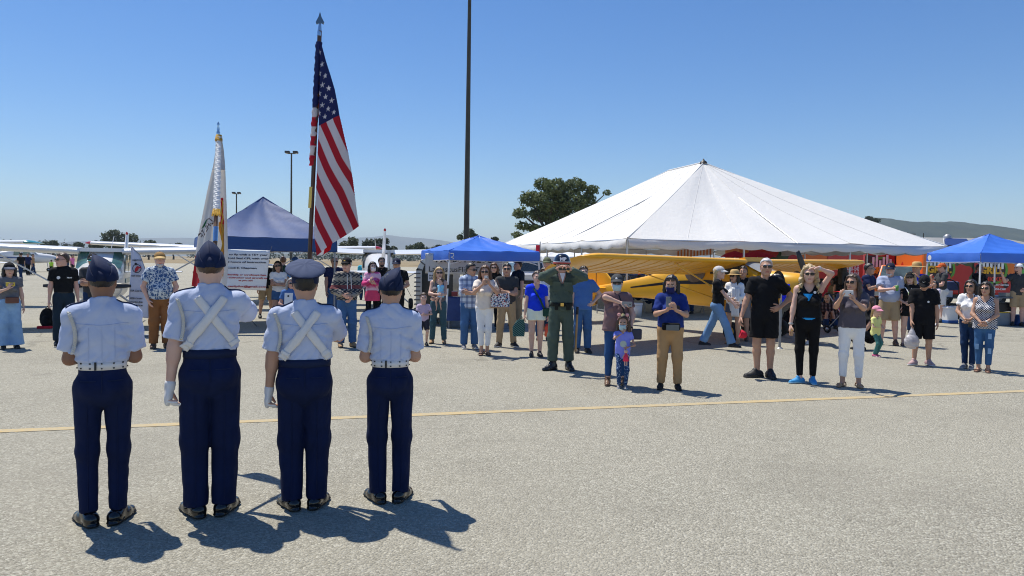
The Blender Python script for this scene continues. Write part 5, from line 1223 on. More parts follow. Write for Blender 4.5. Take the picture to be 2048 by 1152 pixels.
        X, Y, Z = s0.P(tuple(slice(None) for _ in range(3))); dd = np.sqrt((X - a['hp'][0]) ** 2 + (Y - a['hp'][1]) ** 2 + (Z - a['hp'][2]) ** 2)
        k = np.clip(0.06 * (1 - (dd - 0.03) / 0.14), 0.004, 0.06).astype(np.float32)
        hq = np.clip(0.5 + 0.5 * (s0.f - g.f) / k, 0, 1); s0.f = s0.f * (1 - hq) + g.f * hq - k * hq * (1 - hq)
    # ---------------- body: one surface (torso, arms, palms, legs), head and fingers rooted in it
    s = SDF(lo, hi, max(hh * 1.15, 0.0135)); torso(s, -0.024 if top and top.get('sleeve', 1) > 0 else (-0.012 if top else 0), -0.024 if top else 0); s.cone(up(0, 0.022, zneck - 0.03), HC + T((0, 0.02, -0.05)), 0.056 if fm else 0.063, 0.052 if fm else 0.058, 0.045)
    arm(s, 'L'); arm(s, 'R'); leg(s, 'l'); leg(s, 'r'); V, F = s.mesh()
    hv, hf, hmi = head_mesh('c' if child else sex)
    yaw, pit = math.radians(head[0]), math.radians(head[1]); rol = math.radians(head[2]) if len(head) > 2 else 0
    HR = np.array(Matrix.Rotation(yaw, 3, 'Z') @ Matrix.Rotation(pit, 3, 'X') @ Matrix.Rotation(rol, 3, 'Y'))
    piv = T((0, 0.03, -0.09)); place = lambda v: ((v * hs - piv) @ HR.T + piv) + HC
    nV = len(V); allV = [V, place(hv)]; allF = [F, hf + nV]; mi = [np.zeros(len(F), int), hmi]; nV += len(hv)
    vq = []
    for nm in 'LR':
        a = J[nm]; fg = finger_geo(a['wr'], a['hd'], a['n'], a['lat'], (0.95 if fm else 1.03) * (0.8 if child else 1), a['curl'])
        fv = np.array(fg.v); allV.append(fv); qs = np.array([f for f in fg.f if len(f) == 4]); allF.append(qs + nV); mi.append(np.zeros(len(qs), int)); nV += len(fv)
    V = np.vstack(allV); 
    link('body', np_mesh('body', V * S, [np.vstack(allF)], [tm, lm, hm, EYEW, IRIS], np.concatenate(mi)), root)
    J.update(HC=HC, HR=HR, place=place, S=S, hs=hs, up=up, zsh=zsh, zneck=zneck, zhip=zhip, dz=dz, shw=shw, root=root, child=child, fm=fm)
    # ---------------- clothing
    if bottom:
        b = bottom; e = b.get('e', 0.014); s = SDF(lo, hi, hh)
        q = dz if sit is not None else 0
        zw = (b.get('waist', 1.03) if not child else 0.95) + q
        s.cone(up(0, 0.01, zhip + 0.0), up(0, 0.0, zw + 0.05), (0.168 if fm else 0.160) * w + e if not child else 0.16, (0.150 if fm else 0.150) * w + e if not child else 0.155, 0.05, sq=((0, 1, 0), 0.72))
        for x in (-1, 1): s.ell(T((x * 0.075 * w, 0.062 * w, zhip)), (0.088 * w + e,) * 3, 0.04)
        if belly: s.ell(up(0, -0.04 - belly * 0.3, zw), (0.12 * w + e, 0.07 + belly * 0.8 + e, 0.10), 0.06)
        for nm in 'lr': leg(s, nm, e, b.get('len', 1.93), b.get('taper', 1.0), b.get('flare', 0.0))
        s.half((0, 0, 1), zw); s.field(folds(b.get('fold', 0.0045), int(px * 7) % 1000 + 1, dirs=b.get('fdir', (1.1, 0.7, 0.2))))
        V, F = s.mesh(); J['bottom'] = link(b.get('name', 'trousers'), np_mesh('bottom', V * S, F, b['mat']), root)
        if b.get('belt'):
            s = SDF(np.maximum(lo, (-9, -9, zw - 0.1)), np.minimum(hi, (9, 9, zw + 0.1)), hh); s.cone(up(0, 0.005, zw - 0.2), up(0, 0.0, zw + 0.2), 0.158 * w + e, 0.152 * w + e, 0, sq=((0, 1, 0), 0.73)); s.half((0, 0, 1), zw + 0.002); s.half((0, 0, -1), -(zw - 0.04)); V, F = s.mesh(); link('belt', np_mesh('belt', V * S, F, b['belt']), root)
    if top:
        b = top; e = b.get('e', 0.016); s = SDF(lo, hi, hh); torso(s, e, e + b.get('loose', 0.012), 0.06)
        q = dz if sit is not None else 0
        hem = (b.get('hem', 0.90) if not child else b.get('hem', 0.84)) + q
        if hem < 0.98 + q:
            hp_ = (0.168 if fm else 0.158) * w; s.cone(up(0, 0.008, hem - 0.02), up(0, 0.0, 1.1 + q if not child else 1.0), hp_ + e + b.get('flare', 0.004), (0.135 if not fm else 0.13) * w + e + b.get('loose', 0.012), 0.05, sq=((0, 1, 0), 0.74))
        if b.get('collar'): s.cone(up(0, 0.026, zneck - 0.02), HC + T((0, 0.03, -0.105 * 1.0)), 0.074, 0.071, 0.02, cut=True)
        sl = b.get('sleeve', 0.62)
        if sl > 0:
            for nm in 'LR': arm(s, nm, e * 1.0 + b.get('sl_e', 0.004), sl, b.get('sl_f', 0.008))
        else:
            for x in (-1, 1): s.cone(up(x * (shw + 0.055), -0.2, zsh + 0.02), up(x * (shw + 0.055), 0.2, zsh + 0.02), 0.085, 0.085, 0.01, op='d')
        zi = 1.0 if sit is None else 1.0
        s.half((0, 0, -1), -hem)
        nk = b.get('neck', 'crew')
        zt = (zneck + 0.012)
        if not b.get('collar'): s.cone(up(0, 0.012, zneck - 0.005), up(0, 0.012, zneck + 0.30), 0.066 if fm else 0.072, 0.10, 0.006, op='d'); s.half((0, 0, 1), zneck + 0.05)
        if nk == 'v': s.cone(up(0, -0.16, zneck - 0.13), up(0, -0.02, zneck + 0.04), 0.012, 0.085, 0.0, op='d')
        if nk == 'scoop': s.ell(up(0, -0.13, zneck - 0.01), (0.085, 0.11, 0.075), 0.0, 'd')
        if nk == 'open': s.cone(up(0, -0.17, zneck - 0.20), up(0, -0.04, zneck + 0.04), 0.02, 0.07, 0.0, op='d')
        s.field(folds(b.get('fold', 0.005), int(px * 3 + py) % 1000 + 5, dirs=b.get('fdir', (0.7, 0.1, 0.9))))
        if sit is None: s.field(drag(b.get('blouse', 0.0), zsh, child))
        if b.get('tuck'):
            J['rw'] = rw = 0.150 * w + bottom.get('e', 0.012) - 0.004; zt_ = bottom['waist']; s.field(lambda X, Y, Z: (np.sqrt(X * X + (Y / 0.72) ** 2) - (rw + np.clip(Z - zt_ - 0.005, 0, 1) * 1.1)) * 0.7 - np.clip(Z - zt_ - 0.1, 0, 1) * 9, 'max')
        V, F = s.mesh(); J['top'] = link(b.get('name', 'shirt'), np_mesh('top', V * S, F, b['mat']), root); J['topVF'] = (V * S, F)
    # ---------------- hair
    if hair and hair[0] not in ('none',):
        V, F = hair_mesh(hair[0]); 
        if child: pass
        # long hair hangs straight however the head is pitched
        HRh = HR if hair[0] in ('short', 'buzz', 'thin', 'boy', 'messy', 'bun') else np.array(Matrix.Rotation(yaw, 3, 'Z') @ Matrix.Rotation(pit * 0.4, 3, 'X'))
        Vp = ((V * hs - piv) @ HRh.T + piv) + HC
        link('hair', np_mesh('hair', Vp * S, F, hm), root)
        if len(hair) > 2 and hair[2] == 'beard': V, F = beard_mesh(); link('beard', np_mesh('beard', place(V) * S, F, hairm(hair[3] if len(hair) > 3 else hair[1])), root)
    # ---------------- shoes
    if shoes:
        me = shoe_data(*shoes)
        for nm in 'lr':
            a = J[nm]; lift = a['an'][2] - 0.085
            o = link('shoe', me, root, (a['an'][0] * S, a['an'][1] * S, max(0, lift) * S), (0, 0, a['yaw']), S * (0.92 if fm else 1.03) * (0.95 if child else 1))
    for x in extras: x(J)
    return J
def hold(J, side, off=(0, 0, 0)):
    """world point in the grip of a hand (L = viewer's left in the figure's own frame)"""
    a = J[side]; p = (a['wr'] + a['hd'] * 0.10 + a['n'] * 0.02) * J['S']; r = J['root']
    return r.matrix_basis @ (Vector(p) + Vector(off))
def headpt(J, p): return Vector(J['place'](np.array([p], float))[0] * J['S'])
def on_head(J, name, mb, mat, fix=True):
    """build an MB whose vertices are in the head's own frame and set it on the head"""
    v = J['place'](np.array(mb.v, float)) * J['S']; mb.v = [tuple(q) for q in v]; return mb.build(name, mat, J['root'], fixn=fix)
def sdf_on_head(J, name, s, mat, mi=None):
    V, F = s.mesh(); return link(name, np_mesh(name, J['place'](V) * J['S'], F, mat, mi(V[F].mean(1)) if mi else None), J['root'])
LENS = glass_dark('sunglass_lens', (0.010, 0.009, 0.010), 0.08)
def sunglasses(mat=None, frame=None, up=0.0, w=1.0):
    def f(J):
        m = MB(); y0 = -0.104; z0 = 0.008 + up
        for x in (-1, 1):
            def P(u, v):
                a = (u - 0.5) * 0.052 * w; zz = (v - 0.5) * 0.034 * w * (1 - 0.25 * (2 * u - 1) ** 4)
                return (x * 0.033 + a, y0 + 0.25 * (x * 0.033 + a) ** 2 * 22 * 0.5 + up * 0.35, z0 + zz)
            m.grid(P, 6, 3)
        o = on_head(J, 'sunglasses', m, mat or LENS, False); solidify(o, 0.003 * J['S'], 0)
        t = MB()
        for x in (-1, 1): t.tube([(x * 0.060, y0 + 0.012 + up * 0.35, z0 + 0.010), (x * 0.077, -0.05, z0 + 0.008), (x * 0.083, 0.012, z0 + 0.0)], 0.0028, 5)
        t.tube([(-0.010, y0 + up * 0.35, z0 + 0.008), (0.010, y0 + up * 0.35, z0 + 0.008)], 0.003, 5)
        v = J['place'](np.array(t.v, float)) * J['S']; t.v = [tuple(q) for q in v]; t.build('temple', frame or BLACKP, o)
    return f
def mask(mat):
    def f(J):
        m = MB()
        def P(u, v):
            a = (u - 0.5) * 1.9; zz = -0.014 - 0.092 * v
            r = 0.070 + 0.040 * math.cos(a) * (1 - 0.35 * abs(2 * v - 0.8)); return (math.sin(a) * 0.068, -0.018 - r * math.cos(a * 0.72) * 0.95 + (0.022 * v * v), zz - 0.006 * math.cos(a * 2))
        m.grid(P, 12, 8); o = on_head(J, 'face_mask', m, mat, False); solidify(o, 0.004, 0)
        t = MB()
        for x in (-1, 1): t.tube([(x * 0.064, -0.058, -0.03), (x * 0.082, 0.010, -0.002)], 0.002, 4); t.tube([(x * 0.060, -0.052, -0.085), (x * 0.082, 0.012, -0.02)], 0.002, 4)
        v = J['place'](np.array(t.v, float)) * J['S']; t.v = [tuple(q) for q in v]; t.build('ear_loop', plain('white_print', (0.8, 0.8, 0.8), 0.6), o)
    return f
def cap(mat, brim=None, back=False, hi=0.0, patch=None, logo=None, brimw=1.0):
    def f(J):
        s = SDF((-0.13, -0.16, -0.02), (0.13, 0.16, 0.19), 0.008); s.ell((0, 0.018, 0.045), (0.094, 0.114, 0.098 + hi), 0)
        s.field(lambda X, Y, Z: (0.046 + np.where(Y > 0, 0, 0.0) - 0.10 * (Y - 0.02) - Z) + 0 * X, 'max'); s.field(lambda X, Y, Z: 0.0015 * np.sin(np.arctan2(X, Y) * 6) + 0 * Z)
        o = sdf_on_head(J, 'cap', s, mat)
        b = MB(); sg = 1 if back else -1
        def P(u, v):
            a = (u - 0.5) * 2.3; r = 0.104 + 0.075 * brimw * v * (math.cos(a * 0.75)) ** 0.7
            y = 0.012 + sg * r * math.cos(a) * (1.02); x = math.sin(a) * (0.093 + 0.004 * v); return (x, y, 0.050 + 0.012 - 0.035 * v - 0.018 * (2 * u - 1) ** 2)
        b.grid(P, 12, 4); bo = on_head(J, 'cap_brim', b, brim or mat, False); solidify(bo, 0.005, 0)
        bt = MB(); bt.lathe([(0.006, 0), (0.008, 0.004), (0.001, 0.009)], 8, (0, 0.018, 0.142 + hi)); on_head(J, 'cap_button', bt, mat)
        if patch:
            q = MB(); q.grid(lambda u, v: ((u - 0.5) * 0.06, (-1 if not back else -1) * (0.103 + 0.002 - 0.05 * v * v * 0.9 - 0.010 * (2 * u - 1) ** 2) + 0.012, 0.068 + 0.045 * v), 6, 4); on_head(J, 'cap_emblem', q, patch, False)
    return f
def straw_hat(mat, band, R=0.19):
    def f(J):
        m = MB(); m.lathe([(R, 0.045), (R * 0.8, 0.052), (0.115, 0.062), (0.104, 0.066), (0.098, 0.115), (0.085, 0.150), (0.05, 0.162), (0.001, 0.158)], 26, (0, 0.015, 0), sx=0.94, sy=1.06)
        o = on_head(J, 'straw_hat', m, mat); solidify(o, 0.005, 0)
        b = MB(); b.lathe([(0.106, 0.068), (0.1035, 0.092)], 26, (0, 0.015, 0), sx=0.945, sy=1.065); on_head(J, 'hat_band', b, band)
    return f
def loop_strap(name, mat, pts, r=0.012, squash=0.3):
    def f(J): MB().tube([tuple(Vector(p) * J['S']) for p in pts], r, 6, squash=squash).build(name, mat, J['root'])
    return f
# ================================================================ THE COLOR GUARD
SHIRT = cloth('light_blue_uniform_shirt', (0.51, 0.575, 0.745), 0.85, 0.05, 0.22); NAVY = cloth('navy_uniform_wool', (0.0035, 0.011, 0.052), 0.85, 0.25, 0.15)
CAPB = cloth('navy_cap_cloth', (0.007, 0.016, 0.055), 0.8, 0.2, 0.12); WWEB = cloth('white_webbing', (0.74, 0.73, 0.72), 0.7, 0.05, 0.3); CORD = cloth('white_braided_cord', (0.66, 0.64, 0.58), 0.8, 0.12, 0.5)
PATENT = plain('black_patent_leather', (0.006, 0.006, 0.007), 0.12, var=0.1, coat=0.25); SOLE = plain('black_sole', (0.012, 0.011, 0.010), 0.7, var=0.1); BRASS = plain('brass', (0.65, 0.42, 0.12), 0.25, 0.9, 0.05); GLOVE = cloth('white_cotton_glove', (0.74, 0.74, 0.75), 0.9, 0.05, 0.2)
CAPTOP = cloth('grey_blue_cap_top', (0.055, 0.075, 0.14), 0.85, 0.08, 0.12)
SHLD = cloth('navy_shoulder_board', (0.008, 0.016, 0.06), 0.7, 0.1)
def back_pt(bvh, x, z, off=0.005):
    h = bvh.ray_cast(Vector((x, 0.6, z)), Vector((0, -1, 0)))
    return None if h[0] is None else (h[0] + h[1] * off if h[1].y > 0 else h[0] + Vector((0, off, 0)))
def ribbon(J, bvh, p0, p1, wd, name, mat, n=26, off=0.006, bow=0.0):
    d = Vector((p1[0] - p0[0], p1[1] - p0[1])).normalized(); pr = Vector((-d.y, d.x)); secs = []
    for i in range(n + 1):
        t = i / n; c = Vector(p0).lerp(Vector(p1), t) + pr * bow * math.sin(math.pi * t); row = []
        for k in (-1, -0.33, 0.33, 1):
            q = c + pr * wd / 2 * k; h = back_pt(bvh, q.x, q.y, off)
            row.append(h)
        if all(r is not None for r in row):
            ym = max(r.y for r in row); secs.append([(r.x, max(r.y, ym - 0.006), r.z) for r in row])
    # smooth the depth so that the strap bridges wrinkles
    ys = np.array([[p[1] for p in r] for r in secs]); k_ = 2
    sm = np.array([np.maximum(ys[max(0, i - k_):i + k_ + 1].mean(0), ys[i] - 0.002) for i in range(len(ys))])
    m = MB(); m.loft([[(p[0], sm[i][j], p[2]) for j, p in enumerate(r)] for i, r in enumerate(secs)], closed=False, caps=False)
    o = m.build(name, mat, J['root'], fixn=False); solidify(o, 0.0025, 1); return o
def garrison(tilt=0.0):
    """folded wedge cap: pointed crown with an outer curtain"""
    def sec(y, grow, top, lo=0.0):
        u = (y - 0.008) / 0.132; w = (0.083 + grow) * max(0.10, 1 - abs(u) ** 3.0) ** 0.5; z0 = 0.020 - 0.12 * y + lo; z1 = 0.158 - 0.03 * u - 0.06 * abs(u) ** 4; out = []
        for k in range(17):
            c = math.cos(math.pi * k / 16); x = w * c; z = z0 + (z1 - z0) * max(0.0, 1 - abs(c) ** 1.45) ** 0.50
            xx = x + tilt * 0.14 * max(0, z - 0.03) / 0.1 * (1 - abs(c))
            out.append((xx, y, z))
        return out
    def f(J):
        ys = [-0.124 + 0.264 * k / 15 for k in range(16)]
        m = MB(); m.loft([sec(y, 0.0, 1.0) for y in ys], closed=False, caps=False)
        for e in (ys[0], ys[-1]): q = sec(e, 0, 1.0); m.add(q, [tuple(range(len(q)))], 0, True)
        o = on_head(J, 'garrison_cap', m, CAPB); solidify(o, 0.004, 0)
        for sx in (-1, 1):
            c = MB(); rows = []
            for y in ys:
                q = sec(y, 0.004, 1.0, -0.004); u = (y - 0.008) / 0.132; hz = 0.60 + 0.12 * u if u < 0.55 else 0.66 - 0.75 * (u - 0.55); z0 = q[0][2]; z1 = max(p[2] for p in q)
                half = q[8:] if sx < 0 else q[:9][::-1]
                row = []
                for t in range(7):
                    zt = z1 - 0.002 if False else z0 + (z1 - z0) * hz * (1 - t / 6); xs = [p[0] for p in half]; zs = [p[2] for p in half]
                    row.append((float(np.interp(zt, zs[::-1], xs[::-1])) + sx * 0.003, y, zt))
                rows.append(row)
            c.loft(rows, closed=False, caps=False); solidify(on_head(J, 'cap_curtain', c, CAPB, False), 0.004, 0)
        p = MB(); p.tube([(tilt * 0.14 * (max(q[2] for q in sec(y, 0, 1.0)) - 0.03) / 0.1, y, max(q[2] for q in sec(y, 0, 1.0)) + 0.001) for y in ys[1:-1]], 0.003, 5); on_head(J, 'cap_ridge', p, CAPB)
    return f
def service_cap(J):
    m = MB(); m.lathe([(0.088, 0.012), (0.093, 0.020), (0.094, 0.058), (0.101, 0.062)], 34, (0, 0.012, 0), sx=0.98, sy=1.12); on_head(J, 'cap_band', m, CAPB)
    m = MB(); m.lathe([(0.096, 0.058), (0.118, 0.076), (0.136, 0.100), (0.139, 0.107), (0.135, 0.115), (0.118, 0.128), (0.07, 0.140), (0.03, 0.143), (0.001, 0.144)], 40, (0, 0.004, 0), sx=0.97, sy=1.04)
    m.v = [(x, y, z + (0.012 - y) * 0.42 * min(1, max(0, (z - 0.058) / 0.05)) + 0.0025 * math.sin(9 * math.atan2(y, x))) for x, y, z in m.v]; on_head(J, 'cap_crown', m, CAPTOP)
    m = MB(); m.tube([((0.1385 * 0.97) * math.cos(2 * math.pi * k / 40), 0.004 + 0.1385 * 1.04 * math.sin(2 * math.pi * k / 40), 0.106 + 0.42 * (0.008 - 0.1385 * 1.04 * math.sin(2 * math.pi * k / 40)) * 0.96) for k in range(41)], 0.0035, 6); on_head(J, 'cap_piping', m, CAPB)
    m = MB(); m.grid(lambda u, v: (math.sin((u - 0.5) * 2.2) * 0.095, -0.01 - (0.10 + 0.055 * v) * math.cos((u - 0.5) * 2.0), 0.03 - 0.045 * v), 10, 3); solidify(on_head(J, 'cap_visor', m, PATENT, False), 0.004)
def glove(nm):
    def f(J):
        a = J[nm]; w = a['wr']; d = a['hd']; s = SDF(np.minimum(w, w + d * 0.12) - 0.08, np.maximum(w, w + d * 0.12) + 0.08, 0.0065)
        s.cone(w - d * 0.018, w + d * 0.01, 0.034, 0.032, 0.01); s.cone(w, w + d * 0.062, 0.032, 0.045, 0.02, sq=(a['n'], 0.54)); s.cone(w + d * 0.052, w + d * 0.09, 0.042, 0.039, 0.02, sq=(a['n'], 0.52))
        V, F = s.mesh(); fg = finger_geo(w, d, a['n'], a['lat'], 1.06, a['curl']); fv = np.array(fg.v); c = w + d * 0.1
        # thicker fingers for the glove
        fg.v = []; fg.f = []; fg2 = finger_geo(w, d, a['n'], a['lat'], 1.10, a['curl']); q = np.array([x for x in fg2.f if len(x) == 4])
        link('glove', np_mesh('glove', np.vstack([V, np.array(fg2.v)]) * J['S'], np.vstack([F, q + len(V)]), GLOVE), J['root'])
    return f
def uniform(cross=False, cordx=1):
    def f(J):
        V, F = J['topVF']; bvh = BVHTree.FromPolygons([tuple(v) for v in V], [tuple(q) for q in F]); S = J['S']
        zs = J['zsh'] * S
        zw = 1.072 * S
        if cross:
            ribbon(J, bvh, (0.075 * S, zs + 0.035), (-0.165 * S, zw + 0.035), 0.052, 'cross_strap', WWEB, off=0.006)
            ribbon(J, bvh, (-0.085 * S, zs + 0.035), (0.150 * S, zw + 0.035), 0.052, 'cross_strap', WWEB, off=0.012)
            for (x0, x1, of) in ((0.075, -0.165, 0.010), (-0.085, 0.150, 0.015)):
                q0, q1 = Vector((x0 * S, zs + 0.035)), Vector((x1 * S, zw + 0.035)); ribbon(J, bvh, tuple(q0.lerp(q1, 0.86)), tuple(q0.lerp(q1, 0.93)), 0.060, 'strap_slide', WWEB, n=4, off=of)
        # braided shoulder cord, local +x = viewer's left
        pts = []
        for i in range(15):
            t = i / 14; x = (0.200 - 0.050 * t + 0.03 * t * t - 0.02 * math.sin(math.pi * t)) * S * (J['shw'] / 0.18); z = zs + 0.045 - (0.02 + 0.27 * t) * S
            h = back_pt(bvh, x, z, 0.010)
            pts.append(Vector((x, (h.y if h else 0.05 * S), z)))
        for i in range(1, len(pts) - 1): pts[i].y = max(pts[i].y, (pts[i - 1].y + pts[i + 1].y) / 2)
        dense = []
        for i in range(len(pts) - 1):
            for k in range(4): dense.append(pts[i].lerp(pts[i + 1], k / 4))
        for ph in range(3):
            m = MB(); m.tube([tuple(p + Vector((math.cos(j * 0.85 + ph * 2.1) * 0.0065, math.sin(j * 0.85 + ph * 2.1) * 0.005 + 0.002, 0))) for j, p in enumerate(dense)], 0.0055, 6); m.build('shoulder_cord', CORD, J['root'])
        # tailoring: yoke seam, back creases, trouser pockets, seat seam, belt loops
        def seam(bv, pts, name, mat, r=0.0022, off=0.0015):
            q = [back_pt(bv, x * S, z * S, off) for x, z in pts]; q = [p for p in q if p is not None]
            if len(q) > 2: MB().tube([tuple(p) for p in q], r, 5).build(name, mat, J['root'])
        zy = J['zsh'] - 0.055
        seam(bvh, [(-0.155 + 0.31 * k / 20, zy + 0.006 * math.cos(k * 0.3)) for k in range(21)], 'yoke_seam', SHIRT, 0.003)
        if not cross:
            for x in (-0.075, 0.0, 0.075): seam(bvh, [(x, zy - 0.02 - 0.23 * k / 14) for k in range(15)], 'pressed_crease', SHIRT, 0.0022)
        bm_ = J['bottom'].data; b2 = BVHTree.FromPolygons([v.co for v in bm_.vertices], [tuple(p.vertices) for p in bm_.polygons])
        for x in (-0.078, 0.078): seam(b2, [(x - 0.045 + 0.09 * k / 8, 0.975) for k in range(9)], 'pocket_welt', CAPB, 0.003)
        seam(b2, [(0.0, 1.06 - 0.16 * k / 10) for k in range(11)], 'seat_seam', CAPB, 0.0022)
        for x in (-0.085, 0.085): seam(b2, [(x * 1.02, 0.80 - 0.68 * k / 16) for k in range(17)], 'pressed_crease', NAVY, 0.003)
        for sx in (-1, 1):   # shoulder boards
            secs = []
            for t in (0, 0.25, 0.5, 0.75, 1.0):
                x = sx * (0.085 + (J['shw'] - 0.045) * t) * S
                row = []
                for dy in (-0.028, 0.028):
                    hh = bvh.ray_cast(Vector((x, 0.01 * S + dy, 2.0)), Vector((0, 0, -1)))[0]; row.append((x, 0.01 * S + dy, hh.z + 0.006 if hh else zs + 0.05))
                secs.append(row)
            m = MB(); m.loft(secs, closed=False, caps=False); solidify(m.build('shoulder_board', SHLD, J['root'], fixn=False), 0.006, 0)
    return f
def navy_belt(J): web_belt(J, CAPB, False)
def web_belt(J, mt=None, holes=True):
    """white webbing belt with rows of eyelets"""
    S = J['S']; zw = 1.072; w = J['rw'] + 0.006
    ring = lambda a, e: ((w + e) * math.cos(a), 0.004 + (w + e) * 0.735 * math.sin(a))
    m = MB(); n = 48; prof = []
    for z, e in ((zw - 0.028, 0), (zw - 0.028, 0.006), (zw + 0.028, 0.006), (zw + 0.028, 0)): prof.append([(*[c * S for c in ring(2 * math.pi * k / n, e)], z * S) for k in range(n)])
    m.loft(prof, caps=False); o = m.build('web_belt' if holes else 'belt', mt or WWEB, J['root'])
    if not holes: return
    e = MB()
    for k in range(26):
        for dz in (-0.016, 0.0, 0.016):
            if dz == 0.0 and k % 1 == 0: continue
            a = 2 * math.pi * (k + 0.5) / 26
            if k % 2: continue
            x, y = ring(a, 0.0085); e.box((x * S, y * S, (zw + dz) * S), (0.008, 0.008, 0.008), rz=a)
    e.build('eyelets', plain('dark_eyelet', (0.02, 0.02, 0.022), 0.4, 0.5), o)['kind'] = 'stuff'
    x, y = ring(math.pi / 2 - 0.25, 0.010); MB().box((x * S, y * S, zw * S), (0.012, 0.008, 0.05)).build('belt_keeper', BLACKP, o)
TOP_U = dict(mat=SHIRT, e=0.007, loose=0.016, hem=1.045, sleeve=0.84, sl_e=0.003, sl_f=0.017, collar=True, blouse=1.0, tuck=True, fold=0.007, fdir=(0.5, 0.2, 0.9), name='uniform_shirt')
BOT_U = dict(mat=NAVY, e=0.020, len=1.965, taper=0.95, waist=1.072, fold=0.004, name='trousers')
SH_U = ('dress', PATENT, SOLE); RZ = 197.0
RIFLE = dict(w=(0.13, -0.25, 1.09), e=(0.30, 0.8, -1), curl=0.9)
def cadet(lab, px, py, H, build, tone, hair, armA, armB, extras, cross, h=0.0095, bot=None, feet=None, rz=RZ):
    t = dict(TOP_U); b = dict(BOT_U); 
    if bot: b.update(bot)
    return person(lab, px, py, H, 0, 'm', build, tone, hair, (0, 0), armA, armB, t, b, SH_U, h=h, rz=rz, head_scale=1.035, feet=feet, group='color guard cadets', extras=list(extras) + [uniform(cross)])
FT = ((-0.085, 0, -24), (0.085, 0, 24))
C1 = cadet('cadet with white eyelet belt and pointed cap, leftmost of the color guard', 207, 1047, 1.655, 0.86, 'brown', ('buzz', 'black'), RIFLE, RIFLE, [garrison(0.30), web_belt], False, rz=206, feet=FT, bot=dict(len=1.92, taper=0.55, e=0.008))
C2 = cadet('tallest cadet with white cross straps and flat garrison cap holding the state flag', 420, 1029, 1.755, 0.92, 'fair', ('buzz', 'brown'), dict(w=(0.06, -0.42, 1.32), e=(1, 0.1, -0.35), curl=1.2, n=(-0.5, 0.2, 0.4)), dict(w=(0.245, 0.03, 0.80), e=(0.25, 1, 0), curl=1.35), [garrison(0.05), glove('R'), navy_belt], True, rz=202, feet=FT, bot=dict(e=0.018))
C3 = cadet('stocky cadet in round service cap and white cross straps holding the national flag', 608, 1016, 1.635, 1.06, 'tan', ('buzz', 'black'), dict(w=(0.05, -0.38, 1.24), e=(1, 0.1, -0.5), curl=1.2, n=(-0.5, 0.2, 0.4)), dict(w=(0.25, -0.02, 0.82), e=(0.25, 1, 0), curl=1.35), [service_cap, glove('R'), navy_belt], True, rz=196, feet=FT, bot=dict(e=0.016))
C4 = cadet('slim cadet with white eyelet belt, rightmost of the color guard', 778, 1002, 1.60, 0.82, 'tan', ('buzz', 'black'), RIFLE, RIFLE, [garrison(-0.35), web_belt], False, rz=191, feet=FT, bot=dict(e=0.010, taper=0.8))
# ================================================================ FLAGS
def flag_mesh(name, P, C, ns, nt, parent, mat):
    u = np.linspace(0, 1, ns + 1); v = np.linspace(0, 1, nt + 1); V = np.array([P(a, b) for b in v for a in u])
    i = np.arange(ns); j = np.arange(nt); I, Jj = np.meshgrid(i, j); q = (Jj * (ns + 1) + I).ravel(); F = np.stack([q, q + 1, q + ns + 2, q + ns + 1], 1)
    me = np_mesh(name, V, F, mat); at_ = me.color_attributes.new('print', 'FLOAT_COLOR', 'POINT'); col = np.ones((len(V), 4)); col[:, :3] = np.array([C(a, b) for b in v for a in u]); at_.data.foreach_set('color', col.ravel())
    return link(name, me, parent)
def mat_flag(name, trans=0.5):
    t = NT(name); a = t.new('VertexColor', layer_name='print'); t.base(a.outputs[0]); t.set(Roughness=0.6); co = t.coord(); t.bump(t.math('ADD', t.noise(co, 380, 2), t.math('MULTIPLY', t.noise(co, 12, 3, 0.5, 1.0), 2.5)), 0.12, 0.006)
    tr = t.new('BsdfTranslucent'); t.l(a.outputs[0], tr.inputs[0]); mx = t.new('MixShader', i_0=trans); t.l(t.b.outputs[0], mx.inputs[1]); t.l(tr.outputs[0], mx.inputs[2]); t.l(mx.outputs[0], t.out.inputs[0]); return t.m
MF = mat_flag('printed_nylon')
CR, CW, CB = (0.60, 0.012, 0.035), (0.82, 0.80, 0.82), (0.017, 0.027, 0.155)
stars = [((k + 1) * 0.76 / 12, (r + 1) * (7 / 13) / 10) for r in range(9) for k in range(11) if (k + r) % 2 == 0]
SA = np.array(stars)
def instar(dx, dy, R=0.0295):
    r = math.hypot(dx, dy)
    if r > R: return False
    a = (math.atan2(dx, dy)) % (2 * math.pi / 5); a = min(a, 2 * math.pi / 5 - a)
    k = 0.382; # edge from (R,0) to (kR, pi/5)
    x, y = r * math.cos(a), r * math.sin(a); x2, y2 = k * R * math.cos(math.pi / 5), k * R * math.sin(math.pi / 5)
    return (x2 - R) * y - (y2) * (x - R) >= 0
def us_col(s, t):
    if s < 0.40 and t < 7 / 13:
        x, y = s * 1.9, t; d = (SA[:, 0] - x) ** 2 + (SA[:, 1] - y) ** 2; i = int(d.argmin())
        return CW if d[i] < 0.0010 and instar(x - SA[i, 0], SA[i, 1] - y) else CB
    return CR if int(min(t, 0.9999) * 13) % 2 == 0 else CW
YF = 5.30
